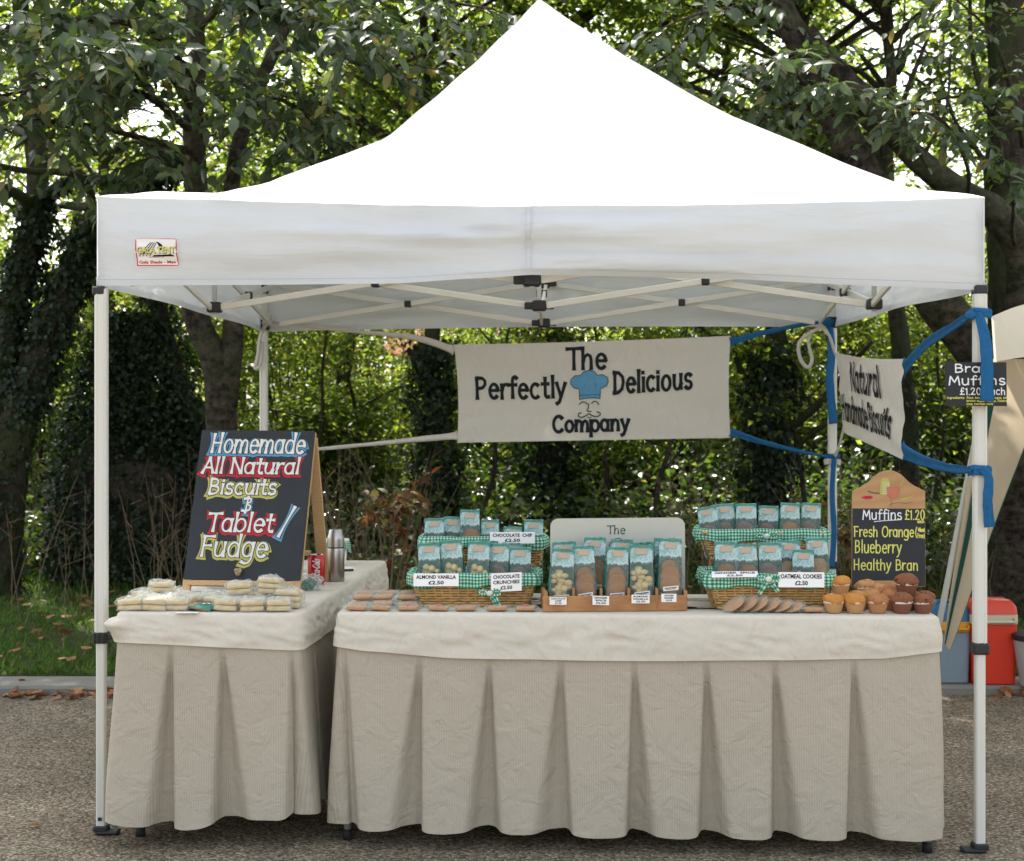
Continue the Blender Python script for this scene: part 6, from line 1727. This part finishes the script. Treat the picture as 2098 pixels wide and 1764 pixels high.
for pts, r in (([W(1840, 285, 10.1), W(1860, 180, 9.9), W(1900, 60, 9.9), W(1940, -80, 9.9)], .022), ([W(1800, 230, 10.), W(1835, 120, 9.9), W(1850, 0, 9.9)], .016), ([W(1880, 330, 10.1), W(1930, 230, 10), W(1945, 100, 10)], .014),
               ([W(1900, 345, 10), W(1850, 260, 9.2), W(1780, 200, 8.8), W(1700, 180, 8.6)], .015), ([W(1712, 235, 10), W(1660, 170, 9.3), W(1600, 130, 8.9), W(1540, 140, 8.7)], .015),
               ([W(1620, 60, 10), W(1560, 20, 9.3), W(1460, 20, 8.9), W(1350, 60, 8.7)], .016), ([W(1600, 10, 10), W(1500, -20, 9.5), W(1400, 80, 9.2), W(1340, 130, 9.1)], .014), ([W(1985, 400, 10), W(1960, 300, 9.3), W(1920, 240, 8.9), W(1860, 230, 8.7)], .014),
               ([W(2080, 500, 10), W(2060, 380, 9.3), W(2040, 260, 9.0), W(2000, 200, 8.9)], .016), ([W(1768, 350, 10.2), W(1640, 372, 9.9), W(1540, 380, 9.7)], .014), ([W(1740, 290, 10.2), W(1600, 240, 9.9), W(1480, 260, 9.8)], .016),
               ([W(2095, 300, 10), W(2060, 160, 9.3), W(2020, 60, 9), W(1960, 0, 8.9)], .018), ([W(1650, 110, 10), W(1600, 200, 9.3), W(1560, 260, 9.1)], .010)):
    boughs.append(limb(m, pts, r, .005, 18, .04, 6))
parts = [twigs_and_leaves(m, boughs[3:9] + boughs[11:], rn, 95, .10, (.22, .5), (7, 12)), twigs_and_leaves(m, boughs, rn, 70, .08, (.25, .6), (6, 10))]
top = []
for k in range(170):
    a = rn.uniform(0, 6.283); rr = 2.8 * math.sqrt(rn.random()); top.append(shade(1.9 + rr * math.cos(a) * 1.15, 10.6 + .5 * rr * math.sin(a), rn))
for (x, y, z) in top[::5]: limb(m, [low[-1], low[-1].lerp(Vector((x, y, z)), .5) + Vector((0, 0, .3)), Vector((x, y, z))], .03, .006, 8, .05, 5)
parts.append(clump_leaves(top, 70, (.34, .34, .2), .10))
m.build('trunk', MT['bark'], t2, smooth=True)
V, F = merge(parts); npmesh('crown', V, F, MT['lf_cherry'], t2)

# ---- thick upright trunk at the right edge
rn = random.Random(4)
D3 = 10.9; b3 = W(2072, 1150, D3); b3.z = gz(b3.x, D3)
t3 = thing('woodland_tree', 'thick upright dark trunk at the right edge behind the next stall', 'tree', b3)
m = MB(); tq = limb(m, [b3 - Vector((0, 0, .1)), W(2078, 800, D3), W(2070, 400, D3), W(2062, 0, D3), W(2050, -500, D3)], .19, .13, 30, .03, 14)
bs_ = [limb(m, [W(2064, 320, D3), W(2010, 200, D3), W(1985, 80, D3), W(1990, -60, D3)], .03, .008, 14, .04, 6), limb(m, [W(2066, 420, D3), W(2020, 330, D3 - .2), W(1960, 250, D3 - .3), W(1920, 130, D3 - .2)], .025, .007, 14, .04, 6)]
parts = [twigs_and_leaves(m, bs_, rn, 50, .08, (.25, .55), (6, 10))]
top = [shade(b3.x + rn.uniform(-2.2, 2.6), D3 + rn.uniform(-.8, 2), rn) for k in range(110)]
for (x, y, z) in top[::5]: limb(m, [tq[-1], tq[-1].lerp(Vector((x, y, z)), .5) + Vector((0, 0, .3)), Vector((x, y, z))], .04, .006, 8, .05, 5)
parts.append(clump_leaves(top, 70, (.36, .36, .2), .10))
m.build('trunk', MT['bark_d'], t3, smooth=True); V, F = merge(parts); npmesh('crown', V, F, MT['lf_mid'], t3)

# ---- ivy-smothered leaning tree at the left edge, and an ivy-covered stump beside it
D4 = 11.0; b4 = W(-10, 1130, D4); b4.z = gz(b4.x, D4)
t4 = thing('ivy_clad_tree', 'leaning tree smothered in dark ivy at the left edge', 'tree', b4)
rn = random.Random(9); m = MB()
q1 = limb(m, [b4 - Vector((0, 0, .1)), W(20, 900, D4), W(70, 760, D4), W(130, 600, D4), W(200, 475, D4), W(290, 385, D4), W(350, 315, D4)], .17, .06, 30, .03, 9)
q2 = limb(m, [W(10, 900, D4), W(15, 700, D4), W(50, 540, D4), W(75, 410, D4), W(60, 200, D4 + .3), W(40, 0, D4 + .4), W(40, -300, D4 + .4)], .11, .05, 30, .03, 8)
q3 = limb(m, [W(75, 420, D4), W(130, 375, D4 - .2), W(200, 368, D4 - .4), W(280, 372, D4 - .5)], .045, .03, 12, .02, 7)
q4 = limb(m, [W(70, 430, D4), W(30, 395, D4 - .3), W(-40, 380, D4 - .6)], .05, .03, 10, .02, 7)
q5 = limb(m, [W(130, 420, D4), W(190, 420, D4 - .6), W(160, 360, D4 - 1), W(60, 350, D4 - 1.3), W(-30, 335, D4 - 1.5)], .03, .018, 14, .02, 7)
m.build('trunk', MT['bark_d'], t4, smooth=True)
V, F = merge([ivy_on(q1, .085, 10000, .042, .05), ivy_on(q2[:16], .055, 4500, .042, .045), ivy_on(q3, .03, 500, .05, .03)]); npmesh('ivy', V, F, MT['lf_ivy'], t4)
top = [(b4.x + rn.uniform(-2.5, 2.2), D4 + rn.uniform(-1.2, 2.2), rn.uniform(4.6, 8)) for k in range(170)] + [(rn.uniform(-5.6, -3.0), rn.uniform(11, 14.5), rn.uniform(5.0, 10.5)) for k in range(130)] + [(b4.x + rn.uniform(-1.5, 1.8), D4 + rn.uniform(-.2, 1.5), rn.uniform(2.8, 4.3)) for k in range(26)]  # the high clumps, out of view, are added to shade the ground
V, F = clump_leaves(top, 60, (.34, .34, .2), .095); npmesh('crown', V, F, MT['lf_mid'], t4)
D5 = 11.8; b5 = Vector((X(265, D5), D5, gz(X(265, D5), D5)))
t5 = thing('ivy_mound', 'dark ivy-covered stump and fallen branches rising behind the front left tent leg', 'ivy mound', b5)
rn = random.Random(3); m = MB()
m.blob(b5 + Vector((0, .1, .45)), (.62, .5, .62), 16, 12, .25, 2); s1 = limb(m, [b5, b5 + Vector((-.05, 0, .9)), b5 + Vector((.02, 0, 1.85))], .24, .13, 12, .02, 10)
s2 = limb(m, [b5 + Vector((.85, 0, .1)), b5 + Vector((.55, 0, .85)), b5 + Vector((.30, .1, 1.5)), b5 + Vector((.12, .1, 2.3))], .10, .06, 14, .02, 8)
m.build('stump', MT['bark_d'], t5, smooth=True)
n = 16000; a = RNG.uniform(0, 2 * np.pi, n); h = RNG.random(n) ** 1.3; r_ = (.56 * (1 - h) ** .9 + .10) * (1 + .22 * np.sin(a * 3 + h * 5)) + np.abs(RNG.normal(0, .06, n))
P = np.stack([b5.x + r_ * np.cos(a), b5.y + r_ * np.sin(a) * .8, b5.z + h * 1.9], 1); o = np.stack([np.cos(a), np.sin(a), np.full(n, .35)], 1)
Ls = .042 * RNG.uniform(.6, 1.3, n)
V, F = merge([leaf_arrays(P, o * .4 + RNG.normal(0, .5, (n, 3)) + np.array([0, 0, -.6]), o + RNG.normal(0, .7, (n, 3)) + np.array([0, 0, .3]), Ls, Ls * .9), ivy_on(s2, .08, 3200, .042, .05), ivy_on(s1, .15, 2600, .042, .05)])
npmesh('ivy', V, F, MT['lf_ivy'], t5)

# ---- mid woodland: ivy-clad trunks with dark crowns behind the tent
def wood_tree(name, label, px, D, r, lean, crownbox, ncl, per, L, mat, seed, ivy=0, limbs=9, group='woodland trees behind the stall', lowlimbs=()):
    rn = random.Random(seed); x = X(px, D); b = Vector((x, D, gz(x, D)))
    t = thing(name, label, 'tree', b, group); m = MB()
    H = crownbox[5] * .8
    q = limb(m, [b - Vector((0, 0, .1)), b + Vector((lean * .2, 0, H * .25)), b + Vector((lean * .6, .1, H * .55)), b + Vector((lean, .1, H))], r, r * .3, 26, .06, 9)
    x0, x1, y0, y1, z0, z1 = crownbox; cl = []
    ncl = int(ncl * (.8 if mat == 'lf_mid' else 1))
    while len(cl) < ncl:
        u, v, w = rn.uniform(-1, 1), rn.uniform(-1, 1), rn.uniform(-1, 1)
        if u * u + v * v + w * w > 1 or u * u + v * v + w * w < rn.random() * .35: continue
        cl.append((b.x + lean * .7 + (x0 + x1) / 2 + u * (x1 - x0) / 2, b.y + (.5 if mat == 'lf_mid' else 0) + v * (y1 - y0) / 2, b.z + (z0 + z1) / 2 + w * (z1 - z0) / 2))
    for c in rn.sample(cl, min(limbs * 3, len(cl))):
        c = Vector(c); k = min(range(6, len(q)), key=lambda i: abs(q[i].z - (c.z - .55 * math.hypot(c.x - b.x, c.y - b.y))))
        limb(m, [q[k], q[k].lerp(c, .5) + Vector((0, 0, .12)), c], r * .28, .006, 9, .06, 5)
    for pts, r0 in lowlimbs: limb(m, pts, r0, r0 * .3, 16, .05, 7)
    m.build('trunk', MT['bark_d'], t, smooth=True)
    if ivy: V, F = ivy_on(q[:max(4, int(len(q) * .55))], r * 1.0, int(ivy * 1.9), .045, .04); npmesh('ivy', V, F, MT['lf_ivy'], t)
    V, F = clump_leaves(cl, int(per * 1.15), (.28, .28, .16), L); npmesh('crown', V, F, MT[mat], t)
    return t
BX = lambda rx, ry, z0, z1, cx=0: (cx - rx, cx + rx, -ry, ry, z0, z1)
wood_tree('ivy_clad_tree', 'straight ivy-clad trunk standing just left of the wide banner', 905, 12.6, .10, -.15, BX(1.9, .9, 3.0, 5.4), 110, 95, .075, 'lf_mid', 2, 2600)
wood_tree('ivy_clad_tree', 'thick ivy-clad trunk directly behind the wide banner', 1125, 13.2, .16, .1, BX(2.0, .9, 3.0, 5.6), 110, 95, .08, 'lf_mid', 5, 3600)
wood_tree('ivy_clad_tree', 'dark ivy-clad trunk right of the wide banner behind the right basket', 1565, 12.3, .13, .25, BX(1.8, .9, 2.9, 5.4, .2), 100, 85, .075, 'lf_mid', 8, 2600,
          lowlimbs=(([W(1590, 900, 12.3), W(1640, 860, 12.2), W(1700, 800, 12.1), W(1790, 700, 12)], .05), ([W(1585, 1000, 12.3), W(1650, 900, 12.2), W(1720, 850, 12.1)], .045), ([W(1570, 850, 12.3), W(1520, 760, 12.4), W(1505, 690, 12.4)], .04)))
wood_tree('woodland_tree', 'slim dark trunk behind the middle of the left tent roof', 700, 14.5, .09, .2, BX(2.0, .9, 2.8, 5.8), 110, 85, .08, 'lf_mid', 13, 0)
wood_tree('woodland_tree', 'slim leaning trunk seen between the banner and the right basket', 1385, 14.0, .09, .5, BX(2.0, .9, 3.0, 5.6), 100, 80, .08, 'lf_mid', 17, 900)
wood_tree('woodland_tree', 'rough barked trunk behind the muffin menu board', 1872, 11.6, .11, -.2, BX(1.7, .9, 3.0, 5.2), 45, 70, .075, 'lf_mid', 19, 300)
wood_tree('woodland_tree', 'dark slender tree behind the leaning ivy-clad one on the left', 255, 14.2, .10, -.3, BX(2.0, .9, 2.6, 5.8), 80, 80, .08, 'lf_mid', 23, 800)

# ---- sunlit back row
def back_tree(label, px, D, seed, z0=.8, z1=7.0, rx=2.4, ncl=150, per=165):
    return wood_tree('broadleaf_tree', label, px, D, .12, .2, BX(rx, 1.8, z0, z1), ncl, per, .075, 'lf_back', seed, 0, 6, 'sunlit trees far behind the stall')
for k, (px, D, l) in enumerate([(130, 19, 'behind the front left tent leg'), (480, 20, 'behind the left fork of the cherry'), (690, 22.5, 'seen past the left end of the wide banner'),
    (1090, 21, 'behind the middle of the wide banner'), (1340, 20.5, 'behind the right half of the wide banner'), (1640, 19.5, 'behind the gap between the two banners'),
    (1900, 20.5, 'behind the small wavy banner'), (2200, 19, 'behind the next stall at the right edge'), (-120, 21, 'at the left edge behind the leaning ivy-clad one')]):
    back_tree('sunlit yellow-green tree far off ' + l, px, D, 41 + k)
# far wood closing the view
cl = [(RNG.uniform(-10, 10) if k < 760 else RNG.choice([-1, 1]) * RNG.uniform(9, 26), RNG.uniform(27, 34) if k < 760 else RNG.uniform(20, 33), 0) for k in range(1700)]
cl = [(x, y, 1.0 + (RNG.random() ** 2.0) * 7.5) for x, y, _ in cl]
V, F = clump_leaves(cl, 100, (.55, .55, .4), .12)
tag(npmesh('far_woodland', V, F, MT['lf_back']), 'distant mass of sunlit woodland closing the view', None, kind='stuff')

# ---- shrubs
def shrub(label, px, D, w, h, seed, mat='lf_back', ncl=75, per=115, L=.056, z0=.15):
    rn = random.Random(seed); x = X(px, D); b = Vector((x, D, gz(x, D))); t = thing('shrub', label, 'shrub', b, 'shrubs in the wood behind the stall'); m = MB(); cl = []
    for k in range(ncl):
        a = rn.uniform(0, 6.283); z = z0 + (h - z0) * rn.random() ** .8; rr = w * math.sqrt(rn.random()) * (1 - .55 * (z / h) ** 2) * rn.uniform(.8, 1.15); cl.append((b.x + rr * math.cos(a), b.y + rr * .7 * math.sin(a), b.z + z))
    for c in cl[::3]: limb(m, [b + Vector((rn.uniform(-.12, .12), 0, 0)), b.lerp(Vector(c), .5) + Vector((0, 0, .15)), Vector(c)], .014, .003, 8, .05, 5)
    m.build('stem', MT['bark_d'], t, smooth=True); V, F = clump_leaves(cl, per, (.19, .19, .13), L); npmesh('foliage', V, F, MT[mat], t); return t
for k, (l, px, D, w, h, mt_) in enumerate([
    ('bright green shrub between the ivy mound and the cherry fork', 350, 15.0, 1.1, 2.7, 'lf_back'), ('bright green shrub just right of the back left tent leg', 600, 14.6, .9, 2.2, 'lf_back'),
    ('bushy green shrub below the left end of the wide banner', 800, 15.5, 1.0, 2.0, 'lf_back'), ('green shrub behind the wooden display tray', 1010, 15.2, .9, 1.8, 'lf_mid'),
    ('yellow-green shrub right of the cream back panel', 1330, 15.4, 1.0, 2.2, 'lf_back'), ('yellow-green shrub left of the back right tent leg', 1470, 16.2, .9, 2.1, 'lf_back'),
    ('green shrub behind the back right tent leg', 1700, 15.3, .9, 2.3, 'lf_back'), ('leafy green shrub behind the small wavy banner', 1820, 14.8, 1.0, 2.6, 'lf_back'),
    ('green shrub between the muffin board and the red cool box', 1960, 15.4, .9, 1.9, 'lf_back'), ('pale green shrub at the left edge beyond the leaning ivy tree', 90, 14.4, .9, 2.3, 'lf_back'),
    ('green shrub at the right edge behind the cool boxes', 2090, 14.2, .9, 1.7, 'lf_back'), ('low dark shrub beneath the middle of the wide banner', 1200, 14.2, .8, 1.3, 'lf_mid'), ('low dark shrub behind the steel flask', 700, 13.6, .7, 1.2, 'lf_mid')]):
    shrub(l, px, D, w, h, 51 + k, mt_)
def sapling(label, px, D, h, lean, seed, n=16, mat='lf_back'):
    """slim bare-stemmed young tree with a thin crown"""
    rn = random.Random(seed); x = X(px, D); b = Vector((x, D, gz(x, D))); t = thing('sapling', label, 'sapling', b, 'saplings in the wood behind the stall'); m = MB()
    q = limb(m, [b, b + Vector((lean * .3, 0, h * .4)), b + Vector((lean * .5, .1, h * .7)), b + Vector((lean, .1, h))], rn.uniform(.018, .035), .006, 22, .09, 6); cl = []
    for k in range(7):
        i = rn.randrange(6, 21); e = q[i] + Vector((rn.uniform(-.8, .8), rn.uniform(-.4, .4), rn.uniform(.0, .6))); limb(m, [q[i], q[i].lerp(e, .5) + Vector((0, 0, .06)), e], .010, .003, 8, .07, 4); cl += [tuple(e), tuple(q[i].lerp(e, .6) + rv(rn, .15))]
    for k in range(n): cl.append(tuple(q[rn.randrange(12, 23)] + Vector((rn.uniform(-.5, .5), rn.uniform(-.3, .3), rn.uniform(-.2, .4)))))
    m.build('stem', MT['bark_d'], t, smooth=True); V, F = clump_leaves(cl, 42, (.15, .15, .09), .058); npmesh('foliage', V, F, MT[mat], t)
for k, (l, px, D, h, ln) in enumerate([
    ('slim dark sapling just right of the back left tent leg', 640, 12.6, 2.4, .25), ('slim sapling seen between the chalkboard and the wide banner', 745, 13.2, 2.6, -.3), ('slim leaning sapling below the left part of the wide banner', 985, 12.4, 2.2, .35),
    ('slim sapling below the right part of the wide banner', 1250, 12.8, 2.3, -.2), ('thin sapling just above the cream back panel', 1335, 11.9, 1.9, .3), ('slim sapling at the right end of the wide banner', 1505, 13.0, 2.7, .3),
    ('slim forked sapling behind the back right tent leg', 1665, 12.2, 2.4, -.35), ('thin sapling between the small banner and the front right tent leg', 1905, 12.6, 2.5, .3), ('slim sapling right of the front right tent leg', 1985, 13.0, 2.4, -.2), ('thin dark sapling beside the ivy mound', 150, 12.8, 2.6, .3)]):
    sapling(l, px, D, h, ln, 90 + k)
def rusty(label, px, D, h, w, n, seed):
    rn = random.Random(seed); x = X(px, D); b = Vector((x, D, gz(x, D))); t = thing('rusty_leaved_shrub', label, 'shrub', b); m = MB(); bo = []
    for k in range(5):
        a = rn.uniform(0, 6.283); e = b + Vector((w * math.cos(a) * rn.random(), .5 * w * math.sin(a), h * rn.uniform(.7, 1))); bo.append(limb(m, [b, b.lerp(e, .5) + Vector((0, 0, .1)), e], .008, .003, 12, .03, 5))
    V, F = twigs_and_leaves(m, bo, rn, n, .085, (.1, .25), (4, 7), r=.002); m.build('stem', MT['twig'], t, smooth=True); npmesh('foliage', V, F, MT['lf_brown'], t)
rusty('shrub with rusty brown drooping leaves behind the gap between the two tables', 805, 9.3, 1.05, .22, 34, 1)
rusty('shrub with rusty brown leaves behind the muffin menu board', 1790, 9.6, 1.12, .30, 34, 6)

# ---- glimpsed house
D = 24.0; hx = X(786, D); hs_ = thing('house', 'pale house with a red tiled roof glimpsed through the trees left of the wide banner', 'house', (hx + 1.8, D, gz(hx, D)))
MT['roof_tile'] = simple('red_roof_tiles', (.36, .10, .065), .8, .2, 0, .25, 20); MT['render'] = simple('pale_house_render', (.62, .62, .60), .8, .2, 0, .06, 3)
z0 = gz(hx, D); ze = Zp(736, D)
m = MB(); m.box((hx + .85, D + 2, (z0 + ze) / 2), (1.5, 3.6, ze - z0)); m.build('wall', MT['render'], hs_)
m = MB(); m.poly([(hx, D, ze), (hx + 1.7, D, ze), (hx + 1.7, D + 2, ze + 1.5), (hx, D + 2, ze + 1.5)], (0, 0, .08)); rf_ = m.build('roof', MT['roof_tile'], hs_)
m = MB(); m.box((hx + .85, D - .03, ze + .0), (1.7, .10, .10)); m.build('gutter', MT['card'], rf_)
m = MB(); m.lathe([(0, 0), (.10, 0), (.10, .12), (.05, .18), (.09, .34), (.10, .48), (.05, .58), (.06, .66), (.0, .72)], 14, (hx - .06, D - .05, ze + .05)); m.build('finial', MT['render'], rf_, smooth=True)
for a in (.55, 1.15):
    m = MB(); m.box((hx + a, D + .19, ze - .72), (.40, .05, .80)); wn = m.build('window', MT['slate'], hs_)
    m = MB()
    for q in (-.21, 0, .21): m.box((hx + a + q, D + .15, ze - .72), (.035, .04, .84))
    m.build('frame', MT['card'], wn)

# ---- low growth (uncountable)
def keep(p): return True
n = 60000
xs_ = RNG.uniform(-5.2, 5.2, n); ys_ = 8.52 + 4.6 * RNG.random(n) ** 1.35
patch = np.array([mnoise.noise(Vector((a * 1.1, b * 1.1, 3))) for a, b in zip(xs_, ys_)])
ok = (patch > -.28) | (RNG.random(n) < .35); xs_, ys_ = xs_[ok], ys_[ok]; n = len(xs_)
zs_ = np.array([gz(a, b) for a, b in zip(xs_, ys_)])
L = RNG.uniform(.025, .07, n) * (1 + .5 * (ys_ > 11)); dr = np.stack([RNG.normal(0, .45, n), RNG.normal(0, .45, n), np.ones(n)], 1)
V, F = leaf_arrays(np.stack([xs_, ys_, zs_ - .005], 1), dr, RNG.normal(0, 1, (n, 3)) + np.array([0, -.6, 0]), L, RNG.uniform(.005, .010, n), False, .5, .1)
tag(npmesh('grass', V, F, MT['lf_grass']), 'short green grass growing behind the kerb', None, kind='stuff')
def undergrowth():
    k = 1500; x = RNG.uniform(-5.5, 5.5, k); y = 11.2 + .5 * (x < -1) + 5.6 * RNG.random(k) ** 1.1
    h = (.12 + .55 * np.clip((y - 11.0) / 3.5, 0, 1)) * RNG.uniform(.3, 1.2, k)
    z = np.array([gz(a, b) for a, b in zip(x, y)]) + h
    V, F = clump_leaves(np.stack([x, y, z], 1), 34, (.16, .16, .10), .07, lw=.7); return V, F
V, F = undergrowth(); tag(npmesh('undergrowth', V, F, MT['lf_bramble']), 'low tangle of brambles and ground ivy under the trees', None, kind='stuff')
m = MB(); rn = random.Random(77)
for k in range(260):
    cx0 = rn.choice([(300, 480), (300, 480), (560, 760), (700, 880), (1330, 1480), (1690, 1800), (1880, 2090), (0, 400)]); D = rn.uniform(9.6, 11.8); px = rn.uniform(*cx0); x = X(px, D); b = Vector((x, D, gz(x, D)))
    h = rn.uniform(.35, 1.15); d = Vector((rn.gauss(0, .25), rn.gauss(0, .15), 1)).normalized(); p = [b, b + d * h * .5, b + d * h + Vector((rn.gauss(0, .08), 0, -.03))]; m.tube(p, [.003, .0024, .0012], 3, cap=False)
    for j in range(rn.randint(0, 6)):
        q = b + d * h * rn.uniform(.55, 1); m.tube([q, q + Vector((rn.gauss(0, .07), rn.gauss(0, .05), rn.uniform(.03, .12)))], [.002, .001], 3, cap=False)
tag(m.build('dry_stems', MT['twig']), 'dry brown weed stems standing in the grass', None, kind='stuff')
# fallen leaves: drifted against the kerb and scattered on grass and road
n1, n2, n3 = 900, 700, 16
x = np.concatenate([RNG.uniform(-6, 6, n1), RNG.uniform(-5, 5, n2), RNG.uniform(-3.2, 3.2, n3)])
y = np.concatenate([KERB_Y - np.abs(RNG.normal(0, .075, n1)) - .01, 8.3 + 4 * RNG.random(n2), RNG.uniform(5.2, 8, n3)])
z = np.array([0.012 if b < KERB_Y else (.05 if b < 8.5 else gz(a, b) + .03) for a, b in zip(x, y)]) + np.abs(RNG.normal(0, .012, len(x)))
pn = np.array([mnoise.noise(Vector((a * 1.6, 5, 1))) for a in x]); ok = (pn > -.12) | (np.arange(len(x)) >= n1); x, y, z = x[ok], y[ok], z[ok]; n = len(x)
Ls = RNG.uniform(.045, .095, n) * np.where(y < 8, .7, 1); a = RNG.uniform(0, 6.283, n)
V, F = leaf_arrays(np.stack([x, y, z], 1), np.stack([np.cos(a), np.sin(a), RNG.normal(0.05, .25, n)], 1), np.stack([RNG.normal(0, .4, n), RNG.normal(0, .4, n), np.ones(n)], 1), Ls, Ls * .6, True, .2, -.3)
V[:, 2] = np.maximum(V[:, 2], .003)
tag(npmesh('fallen_leaves', V, F, MT['lf_fallen']), 'rusty fallen leaves drifted along the kerb and scattered over the grass', None, kind='stuff')
